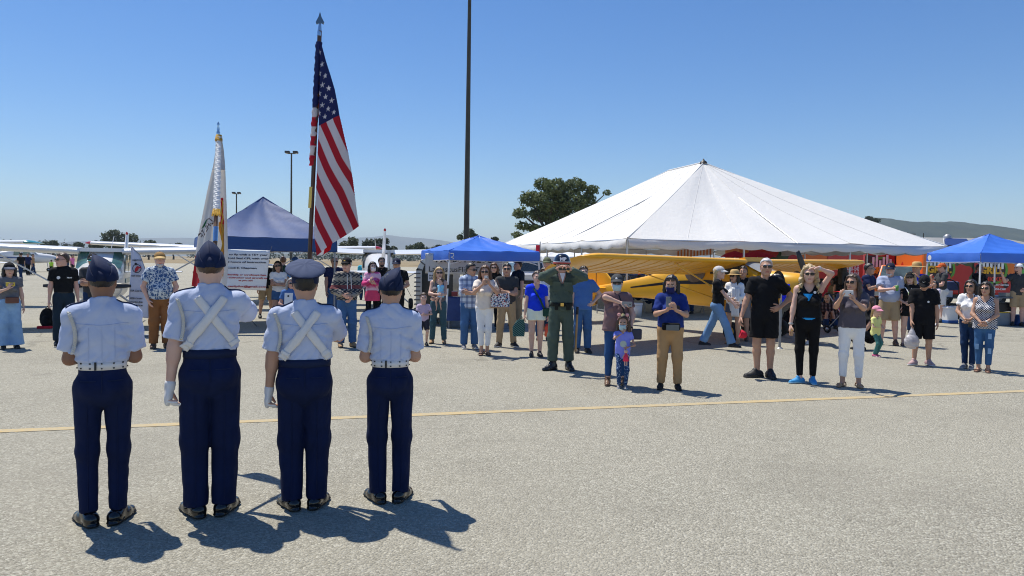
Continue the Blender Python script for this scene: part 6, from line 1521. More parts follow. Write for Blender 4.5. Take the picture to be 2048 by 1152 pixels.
def us_flag():
    top, low = at(639.5, 62, YF), at(611, 700, YF)
    root = thing('national_flag', 'red white and blue stars and stripes flag on a brown pole with spear tip', 'flag', (low.x, YF, 0))
    L = lambda p: p - Vector((low.x, YF, 0))
    WOOD = plain('dark_wood_pole', (0.075, 0.035, 0.018), 0.4, var=0.2, scale=20)
    m = MB(); m.tube([tuple(L(low)), tuple(L(top))], 0.0155, 12); m.build('pole', WOOD, root)
    f1, f2 = at(623.5, 374, YF), at(621, 416, YF); m = MB(); m.tube([tuple(L(f1)), tuple(L(f2))], 0.0175, 12); m.build('pole_ferrule', BRASS, root)
    a, b = at(638.7, 72, YF), at(640, 48, YF); m = MB(); m.tube([tuple(L(a)), tuple(L(a.lerp(b, 0.3))), tuple(L(b))], [0.0165, 0.0165, 0.009], 12); so = m.build('finial_socket', plain('chrome', (0.6, 0.62, 0.66), 0.12, 1.0, 0.02), root)
    m = MB(); c = L(b); pts = [(0, 0.085), (0.010, 0.05), (0.030, 0.012), (0.024, -0.004), (0.008, 0.006), (0.008, -0.012), (0, -0.012)]
    out = [(x, z) for x, z in pts] + [(-x, z) for x, z in reversed(pts[1:-1])]; n = len(out)
    m.add([(c.x + x, c.y - 0.006, c.z + z) for x, z in out] + [(c.x + x, c.y + 0.006, c.z + z) for x, z in out], [tuple(range(n)), tuple(range(2 * n - 1, n - 1, -1))] + [(i, (i + 1) % n, (i + 1) % n + n, i + n) for i in range(n)])
    bevel(m.build('spear_tip', plain('blued_steel', (0.12, 0.17, 0.22), 0.25, 0.7), so), 0.002)
    Rs = [(0, 643, 88), (0.10, 652, 122), (0.18, 661, 150), (0.25, 669.6, 179), (0.34, 676, 212), (0.40, 679, 231), (0.46, 684, 252), (0.54, 690, 279), (0.62, 697, 308), (0.78, 706, 360), (0.90, 712, 410), (1.0, 718, 452)]
    Ls = [(0, 640, 91), (0.16, 639, 158), (0.40, 637, 253), (0.5, 635.5, 293), (0.57, 634, 323), (0.67, 632.5, 367), (0.77, 630, 410), (0.90, 627.5, 465), (1.0, 633, 512)]
    rx = lambda s, T_, k: float(np.interp(s, [q[0] for q in T_], [q[k] for q in T_]))
    def P(s, t):
        tl = float(np.interp(s, [0, 0.40, 1.0], [0.03, 0.254, 0.846])); tr = float(np.interp(s, [0, 0.42, 0.62, 0.80, 1.0], [0, 0, 1 / 13, 2.6 / 13, 4 / 13]))
        ax, ay, bx, by = rx(s, Rs, 1), rx(s, Rs, 2), rx(s, Ls, 1), rx(s, Ls, 2)
        pole = at(639 - 13.5 * t, 86 + 244 * t, YF)
        if t < tr:                      # wrapped round behind the right-hand fold
            f = (tr - t) / 0.31; g = 0.6 * math.sin(min(1, f) * 1.5); q = at(ax + (bx - ax) * g, ay + (by - ay) * g - 8 * f, YF - 0.028); q.y += 0.006 + 0.05 * math.sin(min(1, f * 2) * math.pi / 2)
        elif t <= tl:
            f = (t - tr) / (tl - tr); q = at(ax + (bx - ax) * f, ay + (by - ay) * f, YF - 0.028)
            q.y += (-0.026 * math.sin(f * 6.0 + s * 3.5) * (0.3 + s) * s - 0.03 * s * math.sin(f * 3.1)) * math.sin(math.pi * min(1, max(0, f))) ** 0.5
        else:
            f = (t - tl) / (1 - tl) * min(1, (1 - tl) / 0.4); g = 0.5 - 0.5 * math.cos(f * 2.6); ex = bx + (ax - bx) * g * 0.96; ey = by + (ay - by) * g * 0.9 + 6 * f * (1 - s)
            q = at(ex, ey, YF - 0.028); q.y += 0.006 + 0.11 * math.sin(min(f, 0.5) * math.pi) * (0.3 + s) + 0.03 * math.sin(f * 9) * s
            k = min(1.0, s / 0.14); k = k * k * (3 - 2 * k); q = pole.lerp(q, k)
        return tuple(L(q))
    o = flag_mesh('cloth', P, us_col, 320, 150, root, MF); solidify(o, 0.0008, 0)
    m = MB()
    secs = []; cols = []
    def PS(u, v):
        p = L(at(639 - 13.5 * v - 1.2, 84 + 247 * v, YF)); a = u * 2 * math.pi; r = 0.0215 + 0.0022 * math.sin(v * 70 + 2 * math.sin(a)) + 0.0015 * math.sin(v * 130 + a); return (p.x + r * math.cos(a), p.y + r * math.sin(a), p.z)
    so = flag_mesh('pole_sleeve', PS, lambda u, v: (CB if v < 7 / 13 else (CR if int(min(v, 0.9999) * 13) % 2 == 0 else CW)), 16, 130, root, MF)
us_flag()
FONT5 = {'C': ['01110', '10001', '10000', '10000', '10000', '10001', '01110'], 'A': ['00100', '01010', '10001', '10001', '11111', '10001', '10001'], 'L': ['10000'] * 6 + ['11111'], 'I': ['01110', '00100', '00100', '00100', '00100', '00100', '01110'], 'F': ['11111', '10000', '10000', '11110', '10000', '10000', '10000']}
def ca_flag():
    YP = lambda py: 5.555 / (1 + 0.65 * (py - 514) / 1480); Yc = 6.12; low = at(424.5, 690, YP(690))
    root = thing('state_flag', 'white state flag with red edge and gold fringe gathered along a brown pole', 'flag', (low.x, low.y, 0)); L = lambda p: p - Vector((low.x, low.y, 0))
    WOOD = plain('wood_pole', (0.16, 0.085, 0.04), 0.4, var=0.2, scale=20); CHR = plain('chrome', (0.6, 0.62, 0.66), 0.12, 1.0, 0.02); GOLD = cloth('gold_fringe', (0.62, 0.36, 0.04), 0.6, 0.2, 0.5)
    m = MB(); m.tube([tuple(L(low)), tuple(L(at(436, 276, YP(276))))], 0.0165, 12); m.build('pole', WOOD, root)
    m = MB(); m.tube([tuple(L(at(431.8, 455, YP(455)))), tuple(L(at(430.5, 484, YP(484))))], 0.019, 12); m.build('pole_ferrule', CHR, root)
    p0 = L(at(436.5, 270, YP(270))); m = MB(); m.lathe([(0.014, 0), (0.016, 0.02), (0.010, 0.035), (0.013, 0.05), (0.007, 0.075), (0.012, 0.09), (0.004, 0.105), (0.001, 0.11)], 12, p0); m.build('finial', CHR, root)
    Lf = [(275, 434), (300, 431), (330, 425.5), (380, 413), (430, 402), (470, 392.5), (510, 386), (545, 381), (572, 377)]; Rt = [(275, 443), (300, 447), (330, 449.5), (400, 452), (460, 454), (510, 455.5), (545, 455), (572, 452)]
    lx = lambda y: float(np.interp(y, [q[0] for q in Lf], [q[1] for q in Lf])); rx = lambda y: float(np.interp(y, [q[0] for q in Rt], [q[1] for q in Rt]))
    def PX(s, t):
        y = 272 + 300 * s; a, b = lx(y), rx(y); return a + (b - a) * t, y + 6 * math.sin(t * 3) * s
    def P(s, t):
        px, py = PX(s, t); q = at(px, py, min(Yc, YP(py)) + 0.06 if py < 340 else Yc + 0.06); fold = math.sin(t * 9 + s * 1.5) * 0.022 * (0.3 + s) + 0.03 * math.cos(t * math.pi * 2) * s
        q.y += fold; return tuple(L(q))
    d = (-25 / 39.8, 31 / 39.8); u_ = (-d[1], d[0]); u_ = (-0.78, -0.63)
    def C(s, t):
        x, y = PX(s, t); w_ = (0.74, 0.73, 0.72)
        # lettering, seen from behind
        rx_, ry_ = x - 430.5, y - 443.5; al = rx_ * d[0] + ry_ * d[1]; hh = rx_ * u_[0] + ry_ * u_[1]
        k = int(al // 9.4)
        if 0 <= k < 5 and -1.5 < hh < 13.5 and 0 <= al - k * 9.4 < 8.0:
            row = 6 - int(np.clip((hh + 1.5) / 15 * 7, 0, 6)); cl = int(np.clip((al - k * 9.4) / 8.0 * 5, 0, 4))
            if FONT5['CALIF'[k]][row][cl] == '1': return (0.06, 0.015, 0.015)
        if x < 418 and 436 < y < 458 and abs((y - 437) - (417 - x) * 1.15) < 4.2 * math.sin(max(0, min(1, (417 - x) / 18)) * math.pi): return (0.015, 0.17, 0.05)
        if y > 512 and x < 405 - (y - 512) * 0.0 and x < 403: return (0.55, 0.012, 0.03)
        if 0.50 < t < 0.86 and y > 396:
            cx = 442.5 + 0.0 * y
            e = 2.2 + max(0, (y - 430)) * 0.10
            if abs(x - cx) < e and y < 448: return (0.50, 0.015, 0.03)
            c2 = 446 + math.sin(y * 0.08) * 2.5
            if y >= 444:
                dd = x - c2; w2 = 7.0 if y < 520 else 4
                if abs(dd) < w2: return (0.42, 0.24, 0.08) if dd > -w2 * 0.55 else (0.62, 0.34, 0.04)
                if 0 <= dd - w2 < 2.0: return (0.20, 0.015, 0.015)
        return w_
    o = flag_mesh('cloth', P, C, 250, 105, root, MF); solidify(o, 0.001, 0)
    m = MB()
    def PS(a, v):
        y = 279 + 147 * v; p = L(at(437.2 - 4.6 * v, y, YP(y))); th = a * 2 * math.pi; r = 0.020 + 0.006 * v ** 0.6 + 0.0018 * math.sin(v * 95 + 3 * math.sin(th * 2)) + 0.002 * math.sin(v * 210 + th * 3); return (p.x + r * math.cos(th), p.y + r * math.sin(th), p.z)
    m.grid(PS, 18, 150); m.build('pole_sleeve', cloth('white_satin_sleeve', (0.80, 0.79, 0.76), 0.35, 0.03, 0.3), root, fixn=False)
    for y0, y1, w in ((270, 281, 0.025), (418, 431, 0.029)):
        m = MB()
        for k in range(26):
            a = 2 * math.pi * k / 26; t0 = L(at(437.4 - 4.6 * (y0 - 279) / 147, y0, YP(y0))); b0 = L(at(437.4 - 4.6 * (y1 - 279) / 147, y1 + 2 * math.sin(k * 2.7), YP(y1))); m.tube([(t0.x + w * 0.8 * math.cos(a), t0.y + w * 0.8 * math.sin(a), t0.z), (b0.x + w * 1.12 * math.cos(a), b0.y + w * 1.12 * math.sin(a), b0.z)], 0.0038, 5)
        m.build('fringe', GOLD, root)['kind'] = 'stuff'
    m = MB()
    for k in range(60):
        y = 400 + k * 1.7; p = L(at(443 + 1.5 * math.sin(k * 0.4), y, Yc + 0.02)); m.tube([tuple(p), (p.x + 0.012, p.y - 0.005, p.z - 0.012)], 0.003, 4)
    m.build('edge_fringe', GOLD, root)['kind'] = 'stuff'
ca_flag()
# ================================================================ THE CROWD
def cl(n, r, g, b, **k): return cloth(n, tuple(min(0.84, c * 1.4) for c in srgb(r, g, b)), **k)
JEAN = cl('mid_blue_denim', 52, 84, 124, var=0.3, weave=0.3); DJEAN = cl('dark_denim', 24, 46, 78, var=0.3, weave=0.3); LJEAN = cl('pale_denim', 122, 152, 182, var=0.2, weave=0.3)
BLKC = cl('black_cotton', 16, 17, 20, var=0.25); BLKS = cl('black_stretch', 12, 12, 14, var=0.2); KHAKI = cl('khaki_cotton', 146, 126, 98, var=0.12); TANC = cl('tan_cotton', 150, 120, 84, var=0.1); BRNC = cl('brown_cotton', 118, 78, 46, var=0.15); GRYC = cl('grey_cotton', 108, 108, 110, var=0.15); DGRY = cl('charcoal_cotton', 52, 54, 56, var=0.2); WHT = cl('white_cotton', 226, 226, 228, var=0.04); WHTJ = cl('white_jeans', 222, 222, 226, var=0.05); NAVYC = cl('navy_cotton', 26, 34, 66, var=0.2); OLV = cl('olive_cotton', 70, 74, 66, var=0.2)
ROY = cl('royal_blue_cotton', 20, 52, 190, var=0.15); LAV = cl('lavender_cotton', 168, 152, 172, var=0.1); MAUVE = cl('mauve_brown_cotton', 104, 82, 84, var=0.12); FAT = cl('army_green_cotton', 66, 78, 70, var=0.15, weave=0.3); GRNV = cl('dark_green_cotton', 24, 54, 40, var=0.2); CRM = cl('cream_knit', 220, 216, 208, var=0.05, weave=0.4); TAUPE = cl('taupe_knit', 196, 186, 176, var=0.06)
PALEG = cl('pale_green_denim', 196, 208, 190, var=0.08); LTBL = cl('pale_blue_cotton', 120, 176, 206, var=0.1); SKYC = cl('sky_blue_cotton', 86, 132, 190, var=0.1); HEATH = cl('heather_blue_grey', 142, 150, 172, var=0.1); PURP = cl('dark_plum_grey', 74, 70, 78, var=0.12); STEELB = cl('work_shirt_blue', 62, 96, 148, var=0.12); TEALC = cl('teal_leggings', 62, 112, 108, var=0.1); YELC = cl('pale_yellow_cotton', 222, 214, 130, var=0.06); PINKC = cl('pink_cotton', 214, 110, 150, var=0.1)
SNK_B = ('sneaker', plain('black_sneaker', (0.014, 0.014, 0.015), 0.6), plain('dark_rubber', (0.03, 0.03, 0.03), 0.7)); SNK_BW = ('sneaker', plain('black_sneaker', (0.014, 0.014, 0.015), 0.6), plain('white_rubber', (0.7, 0.7, 0.68), 0.6)); SNK_G = ('sneaker', plain('grey_sneaker', (0.22, 0.22, 0.23), 0.7), plain('white_rubber', (0.7, 0.7, 0.68), 0.6)); SNK_BR = ('sneaker', plain('brown_shoe', (0.10, 0.06, 0.035), 0.6), plain('dark_rubber', (0.03, 0.03, 0.03), 0.7)); SNK_BL = ('sneaker', plain('bright_blue_sneaker', (0.04, 0.30, 0.62), 0.6), plain('pale_blue_rubber', (0.25, 0.5, 0.7), 0.6)); SNK_T = ('sneaker', plain('tan_suede', (0.36, 0.22, 0.11), 0.8), plain('dark_rubber', (0.03, 0.03, 0.03), 0.7)); SNK_W = ('sneaker', plain('white_sneaker', (0.66, 0.64, 0.64), 0.5), plain('white_rubber', (0.7, 0.7, 0.68), 0.6)); SAN_T = ('sandal', plain('tan_leather', (0.40, 0.24, 0.13), 0.5), plain('cork_sole', (0.30, 0.19, 0.10), 0.8)); SAN_B = ('sandal', plain('brown_leather', (0.16, 0.08, 0.05), 0.5), plain('dark_rubber', (0.03, 0.03, 0.03), 0.7)); BOOT_B = ('boot', plain('black_boot_leather', (0.012, 0.012, 0.013), 0.3, coat=0.3), SOLE); COWB = ('cowboy', plain('brown_boot_leather', (0.15, 0.085, 0.045), 0.4), SOLE); ANK_T = ('boot', plain('tan_suede', (0.36, 0.22, 0.11), 0.8), SOLE); HEEL_B = ('heel', plain('black_suede', (0.01, 0.01, 0.01), 0.8), SOLE); CHUNK = ('chunky', plain('black_sneaker', (0.014, 0.014, 0.015), 0.6), plain('dark_rubber', (0.03, 0.03, 0.03), 0.7))
# ---- patterned cloths
def pat(name, fn, rough=0.85):
    key = ('pat', name)
    if key in MC: return MC[key]
    t = NT(name); co = t.coord(); t.base(fn(t, co)); t.set(Roughness=rough); t.b.inputs['Specular IOR Level'].default_value = 0.25; t.bump(t.noise(co, 18, 4, 0.6, 0.4), 0.35, 0.01); MC[key] = t.m; return t.m
def f_aloha(t, co):
    v = t.new('TexVoronoi', feature='DISTANCE_TO_EDGE', i_Scale=17.0); t.l(co, v.inputs['Vector']); v2 = t.new('TexVoronoi', feature='F1', i_Scale=30.0, distance='CHEBYCHEV'); t.l(co, v2.inputs['Vector'])
    a = t.math('LESS_THAN', v.outputs['Distance'], 0.055); b = t.math('GREATER_THAN', t.sep(v2.outputs['Color'])[0], 0.62)
    return t.mix(t.math('MAXIMUM', a, b), srgb(62, 92, 136), srgb(196, 204, 210))
def f_plaid(t, co):
    x, y, z = t.sep(co); w = lambda q, f, th: t.math('GREATER_THAN', t.math('SINE', t.math('MULTIPLY', q, f)), th)
    c = t.mix(t.math('MULTIPLY', w(x, 62, 0.1), 0.55), srgb(196, 208, 226), srgb(60, 86, 140)); return t.mix(t.math('MULTIPLY', w(z, 58, 0.2), 0.5), c, srgb(50, 70, 118))
def f_plaid2(t, co):
    x, y, z = t.sep(co); w = lambda q, f, th: t.math('GREATER_THAN', t.math('SINE', t.math('MULTIPLY', q, f)), th)
    c = t.mix(t.math('MULTIPLY', w(x, 70, 0.1), 0.6), srgb(52, 30, 34), srgb(150, 130, 126)); return t.mix(t.math('MULTIPLY', w(z, 66, 0.2), 0.6), c, srgb(18, 18, 22))
def f_dots(t, co):
    x, y, z = t.sep(co); k = 88
    a = t.math('ADD', x, z); b = t.math('SUBTRACT', x, z)
    p = t.math('MULTIPLY', t.math('SINE', t.math('MULTIPLY', a, k)), t.math('SINE', t.math('MULTIPLY', b, k)))
    return t.mix(t.math('GREATER_THAN', t.math('ABSOLUTE', p), 0.30), srgb(224, 224, 228), srgb(24, 28, 52))
def f_knit(t, co):
    x, y, z = t.sep(co); zz = t.math('MULTIPLY', z, 1.0)
    band = t.math('SINE', t.math('MULTIPLY', z, 42)); zig = t.math('SINE', t.math('ADD', t.math('MULTIPLY', x, 75), t.math('MULTIPLY', t.math('SINE', t.math('MULTIPLY', z, 95)), 2.2)))
    m = t.math('GREATER_THAN', t.math('ADD', band, t.math('MULTIPLY', zig, 0.9)), 0.25)
    c = t.mix(m, srgb(150, 142, 130), srgb(52, 56, 66)); red = t.math('LESS_THAN', t.math('ABSOLUTE', t.math('SUBTRACT', z, 1.16)), 0.035); return t.mix(t.math('MULTIPLY', red, 0.85), c, srgb(120, 44, 52))
def f_tie(t, co):
    x, y, z = t.sep(co); n = t.noise(co, 6, 3, 0.6, 1.0); b = t.math('SINE', t.math('ADD', t.math('MULTIPLY', z, 19), t.math('MULTIPLY', n, 5))); return t.ramp(t.math('MULTIPLY_ADD', b, 0.5, 0.5), [(0.1, srgb(206, 60, 120)), (0.5, srgb(214, 120, 170)), (0.9, srgb(228, 196, 214))])
def f_speck(t, co):
    v = t.new('TexVoronoi', feature='F1', i_Scale=46.0); t.l(co, v.inputs['Vector']); return t.mix(t.math('LESS_THAN', v.outputs['Distance'], 0.32), srgb(36, 66, 112), srgb(150, 176, 200))
def f_bag(t, co):
    v = t.new('TexVoronoi', feature='F1', i_Scale=62.0); t.l(co, v.inputs['Vector']); return t.ramp(t.sep(v.outputs['Color'])[0], [(0.0, srgb(230, 230, 230)), (0.38, srgb(30, 34, 44)), (0.62, srgb(170, 40, 50)), (0.75, srgb(60, 96, 150)), (0.88, srgb(228, 226, 220))], 'CONSTANT')
def f_camo(t, co):
    n = t.noise(co, 22, 3, 0.5); return t.ramp(n, [(0.35, srgb(60, 66, 50)), (0.5, srgb(110, 112, 86)), (0.62, srgb(44, 46, 38))], 'CONSTANT')
ALOHA, PLAID, PLAID2, DOTS, KNIT, TIE, SPECK, BAGP, CAMO = [pat(n, f) for n, f in (('blue_white_print_cotton', f_aloha), ('blue_white_plaid', f_plaid), ('dark_flannel_plaid', f_plaid2), ('navy_white_lattice_print', f_dots), ('patterned_knit_fleece', f_knit), ('pink_tie_dye', f_tie), ('speckled_blue_leggings', f_speck), ('colourful_print_canvas', f_bag), ('camouflage_cotton', f_camo))]
STRAW = pat('woven_straw', lambda t, co: t.ramp(t.noise(co, 120, 2), [(0.3, srgb(176, 140, 84)), (0.7, srgb(220, 190, 134))])); MASKB = cloth('pale_blue_mask_paper', srgb(176, 204, 210), 0.8, 0.04, 0.1); MASKW = cloth('white_mask_paper', srgb(226, 228, 228), 0.8, 0.03, 0.1); MASKN = cloth('navy_print_mask', srgb(30, 36, 92), 0.8, 0.1, 0.1)
CAPK = cloth('black_cap_cloth', srgb(18, 19, 24), 0.85, 0.15); CAPG = cloth('grey_cap_cloth', srgb(190, 188, 186), 0.85, 0.08); CAPT = cloth('tan_cap_cloth', srgb(150, 118, 74), 0.85, 0.1); CAPN = cloth('navy_cap_twill', srgb(28, 34, 58), 0.85, 0.12); CAPO = cloth('orange_cap_cloth', srgb(196, 92, 40), 0.85, 0.1); CAPP = cloth('pink_cap_cloth', srgb(226, 150, 170), 0.85, 0.08); CAPGR = cloth('olive_green_cap', srgb(92, 100, 76), 0.85, 0.1); CAPC = cloth('charcoal_cap_cloth', srgb(70, 72, 74), 0.85, 0.1); GOLDP = plain('gold_print', (0.6, 0.38, 0.05), 0.5); WPR = plain('white_print', (0.8, 0.8, 0.8), 0.6); REDPR = plain('red_bright_print', (0.7, 0.05, 0.02), 0.6)
SG = sunglasses(); SGM = sunglasses(plain('mirror_teal_lens', (0.05, 0.45, 0.55), 0.05, 0.6, var=0.0))
T_ = lambda mat, **k: dict(dict(mat=mat, e=0.011, loose=0.014, fold=0.008, hem=0.87, sleeve=0.62, name='t_shirt'), **k)
B_ = lambda mat, **k: dict(dict(mat=mat, e=0.012, fold=0.007), **k)
SHORT = lambda mat, **k: dict(dict(mat=mat, e=0.022, len=0.92, flare=0.016, name='shorts'), **k)
def chest_mark(x, z, txt=None, mat=None, size=0.05, name='chest_print', r=None):
    """small print on the front of a top, laid on its surface"""
    def f(J):
        V, F = J['topVF']; S = J['S']; bvh = BVHTree.FromPolygons([tuple(v) for v in V], [tuple(q) for q in F])
        h = bvh.ray_cast(Vector((x * S, -0.9, z * S)), Vector((0, 1, 0)))
        if h[0] is None: return
        p = h[0] + Vector((0, -0.008, 0))
        if txt: add_text(name, txt, size, mat or WPR, J['root'], p, (math.pi / 2, 0, 0), align='CENTER', bold=0.002)
        else: m = MB(); m.lathe([(0.0, 0), (r or size, 0)], 14); m.build(name, mat or WPR, J['root'], loc=p, rot=(math.pi / 2, 0, 0))
    return f
def watch(nm, mat):
    def f(J): a = J[nm]; d = (a['wr'] - a['el']); d /= np.linalg.norm(d); p = a['wr'] - d * 0.015; m = MB(); m.tube([tuple((p - d * 0.012) * J['S']), tuple((p + d * 0.012) * J['S'])], 0.034 * J['S'], 12); m.build('wristband', mat, J['root'])
    return f
def phone(J, label, side='R', mat=None, both=False, size=(0.070, 0.010, 0.138), land=False, tilt=0.0, off=(0, 0, 0)):
    if both: a = (hold(J, 'L') + hold(J, 'R')) / 2
    else: a = hold(J, side)
    a = a + J['root'].matrix_basis.to_3x3() @ Vector(off); d = size if not land else (size[2], size[1], size[0])
    r = thing('phone', label, 'phone', a, J['root'].rotation_euler.z); M = mat or plain('dark_phone_case', (0.03, 0.035, 0.04), 0.35)
    R = Matrix.Rotation(tilt, 3, 'X'); bevel(MB().box((0, 0, 0), d, mat=R).build('case', M, r), 0.006, 2)
    MB().box(tuple(R @ Vector((0, d[1] / 2 + 0.001, 0))), (d[0] * 0.92, 0.0015, d[2] * 0.92), mat=R).build('screen', glass_dark('phone_screen', (0.01, 0.012, 0.016)), r)
    MB().lathe([(0.0, 0), (0.009, 0)], 10).build('camera_lens', glass_dark('phone_lens', (0.01, 0.01, 0.012)), r, loc=tuple(R @ Vector((d[0] * 0.28, -d[1] / 2 - 0.001, d[2] * 0.36 if not land else 0))), rot=(math.pi / 2, 0, 0)); return r
PH_W = plain('white_phone_case', (0.72, 0.71, 0.69), 0.4)
# ------------------------------------------------------------------------------------------------ left group
J = person('woman in dark visor cap, grey top and wide pale jeans at the left edge', 20, 697, 1.52, 6, 'f', 1.0, 'fair', ('long', 'black'), (0, 6), 'phonelow', 'hang', T_(DGRY if False else cl('slate_grey_knit', 92, 94, 100), sleeve=0.5, hem=0.98, name='top'), B_(LJEAN, e=0.02, flare=0.055, len=1.95, taper=1.2, name='wide_jeans'), SNK_B, extras=[cap(CAPK, cl('slate_brim', 70, 76, 90), brimw=1.3)])
r = thing('belt_bag', 'brown leather belt bag worn by woman in dark visor cap', 'bag', J['root'].matrix_basis @ Vector((0.02, -0.165, 0.87)), J['root'].rotation_euler.z); bevel(MB().box((0, 0, 0), (0.20, 0.06, 0.11)).build('pouch', plain('chestnut_leather', (0.14, 0.05, 0.03), 0.45), r), 0.015); MB().box((0, -0.032, 0.02), (0.19, 0.006, 0.05)).build('flap', plain('chestnut_leather', (0.14, 0.05, 0.03), 0.45), r)
phone(J, 'yellow-cased phone held by woman in dark visor cap', 'L', plain('yellow_case', (0.7, 0.5, 0.05), 0.5), land=True)
person('man in black polo shirt and dark trousers looking to the left', 128, 690, 1.71, 4, 'm', 0.88, 'pink', ('short', 'brown'), (-62, 0), 'hang', 'hang', T_(BLKC, collar=True, hem=1.0, e=0.012, loose=0.014, name='polo_shirt'), B_(cl('dark_slate_trousers', 26, 40, 52), e=0.014, belt=BLACKP), SNK_B, extras=[SG, chest_mark(-0.09, 1.29, r=0.03), chest_mark(0.09, 1.28, 'PILOT', WPR, 0.03)])
person('man with black cap and mirrored sunglasses, arms crossed behind leftmost cadet', 187, 678, 1.70, 0, 'm', 1.0, 'tan', ('short', 'black'), (-12, 0), 'cross_a', 'cross_b', T_(DGRY), B_(DJEAN), SNK_B, extras=[SGM, cap(CAPK, patch=WPR)])
person('bearded man in blue and white print shirt, brown trousers and tan cap', 320, 696, 1.745, 3, 'm', 1.0, 'pink', ('short', 'grey', 'beard', 'white'), (0, 0), 'pocket', 'pocket', T_(ALOHA, e=0.022, loose=0.035, hem=0.90, collar=True, sl_f=0.02, fold=0.007, name='print_shirt'), B_(BRNC, e=0.018), SNK_BR, belly=0.03, extras=[cap(CAPT, cl('tan_brim', 176, 150, 104))])
# behind and beside the lesson sign
person('person in khaki shorts and black shirt half hidden behind the lesson sign', 532, 636, 1.66, 10, 'm', 0.95, 'tan', ('short', 'dark'), (0, 0), 'hang', 'hang', T_(BLKC), SHORT(KHAKI), SNK_B, stance=0.17)
person('smiling woman in white t-shirt and sunglasses with crossed arms, right of lesson sign', 558, 655, 1.60, 8, 'f', 0.92, 'tan', ('long', 'dark'), (0, 0, -10), 'cross_a', 'cross_b', T_(WHT, sleeve=0.5, hem=0.95), SHORT(JEAN, len=0.45, e=0.016), SNK_W, lean=-0.05, extras=[SG])
J7 = person('seated grey-haired woman in blue shirt holding papers under the navy canopy', 582, 664, 1.62, 4, 'f', 1.15, 'pink', ('bob', 'grey'), (4, 0), 'waist', 'waist', T_(STEELB, collar=True, hem=0.9, name='work_shirt'), B_(DJEAN), SNK_G, sit=0.46, feet=((-0.11, -0.40, -8), (0.11, -0.40, 8)), extras=[SG])
p = J7['root'].matrix_basis @ Vector((-0.08, -0.33, 0.72)); r = thing('paper_sheet', 'white leaflet held by seated woman in blue shirt', 'paper', p, 0.1); MB().box((0, 0, 0.06), (0.18, 0.004, 0.26), mat=Matrix.Rotation(-0.2, 3, 'X')).build('sheet', WPR, r); add_text('lettering', 'LEARN', 0.03, KINK, r, (-0.05, -0.005, 0.02), (math.pi / 2 - 0.2, 0, 0)); m = MB(); m.lathe([(0, 0), (0.022, 0)], 10); m.build('emblem', KINK, r, loc=(0, -0.03, 0.12), rot=(math.pi / 2 - 0.2, 0, 0))
def chair(loc, rz, label, mat):
    r = thing('folding_chair', label, 'chair', loc, rz, 'folding chairs under the canopies')
    MB().box((0, 0, 0.42), (0.44, 0.42, 0.03)).build('seat', mat, r); MB().box((0, 0.21, 0.68), (0.44, 0.02, 0.24)).build('backrest', mat, r)
    for x in (-0.22, 0.22):
        for a, b in (((x, -0.20, 0.0), (x, 0.22, 0.82)), ((x, 0.22, 0.0), (x, -0.18, 0.43))): MB().beam(a, b, 0.022).build('leg', STEEL, r)
    return r
chair(J7['root'].location + Vector((0, 0.05, 0)), 0.0, 'grey folding chair under seated woman in blue shirt', STEEL)
person('person with brown hair bun seen behind the woman in white t-shirt', 566, 628, 1.72, 170, 'f', 1.0, 'fair', ('bun', 'auburn'), (0, 0), 'hang', 'hang', T_(GRNV), B_(DJEAN), SNK_B)
person('person in grey hood and blue cap seen behind the round service cap', 590, 640, 1.70, 150, 'm', 1.0, 'tan', ('short', 'grey'), (0, 0), 'hang', 'hang', T_(SKYC), B_(DJEAN), SNK_B, extras=[cap(cl('blue_cap_cloth', 60, 96, 150))])
person('grey-haired man in dark blue shirt and sunglasses beside the canopy leg', 668, 650, 1.735, 5, 'm', 1.05, 'tan', ('short', 'grey'), (8, 0), 'hangf', 'hangf', T_(NAVYC), B_(JEAN), SNK_B, extras=[SG])
person('older man in patterned knit hoodie and black cap, hands together', 693, 694, 1.70, 12, 'm', 0.98, 'pink', ('short', 'white'), (-30, 0), 'waist', 'clasp', T_(KNIT, e=0.026, loose=0.03, hem=0.93, sleeve=1.95, sl_f=0.004, fold=0.008, name='hoodie'), B_(JEAN, e=0.016), SNK_T, belly=0.03, stance=0.12, extras=[cap(CAPK, patch=GOLDP), SG, lambda J: [MB().tube([(x, -0.175, 1.40), (x * 1.1, -0.215, 1.12)], 0.006, 5).build('drawstring', WPR, J['root']) for x in (-0.035, 0.035)]])
J = person('black-haired woman in white mask and pink tie-dye top with jacket at her waist', 744, 655, 1.62, 0, 'f', 0.9, 'fair', ('long', 'black'), (14, 0), 'phonelow', 'cup', T_(TIE, sleeve=1.9, e=0.016, hem=0.95, name='tie_dye_top'), B_(BLKS, e=0.006, taper=0.5, name='leggings'), SNK_B, extras=[mask(MASKW)])
m = MB(); m.lathe([(0.155, 0.0), (0.17, -0.06), (0.19, -0.18), (0.185, -0.26)], 20, (0, 0.01, 1.0 * J['S']), sx=1, sy=0.82); m.build('tied_jacket', cl('rose_pink_jacket', 196, 66, 100), J['root'])
person('bearded man in black t-shirt standing behind the woman in pink top', 762, 643, 1.74, 0, 'm', 1.0, 'tan', ('short', 'black', 'beard'), (10, 0), 'hang', 'hang', T_(BLKC), B_(BLKC), SNK_B, extras=[sunglasses(plain('clear_lens', (0.30, 0.27, 0.25), 0.1), w=0.9)])
person('man with navy and white cap and black shirt behind the rightmost cadet', 792, 664, 1.71, -8, 'm', 1.1, 'tan', ('short', 'black', 'beard'), (0, 8), 'waist', 'waist', T_(BLKC), B_(BLKC), SNK_B, extras=[cap(CAPN, patch=WPR)])
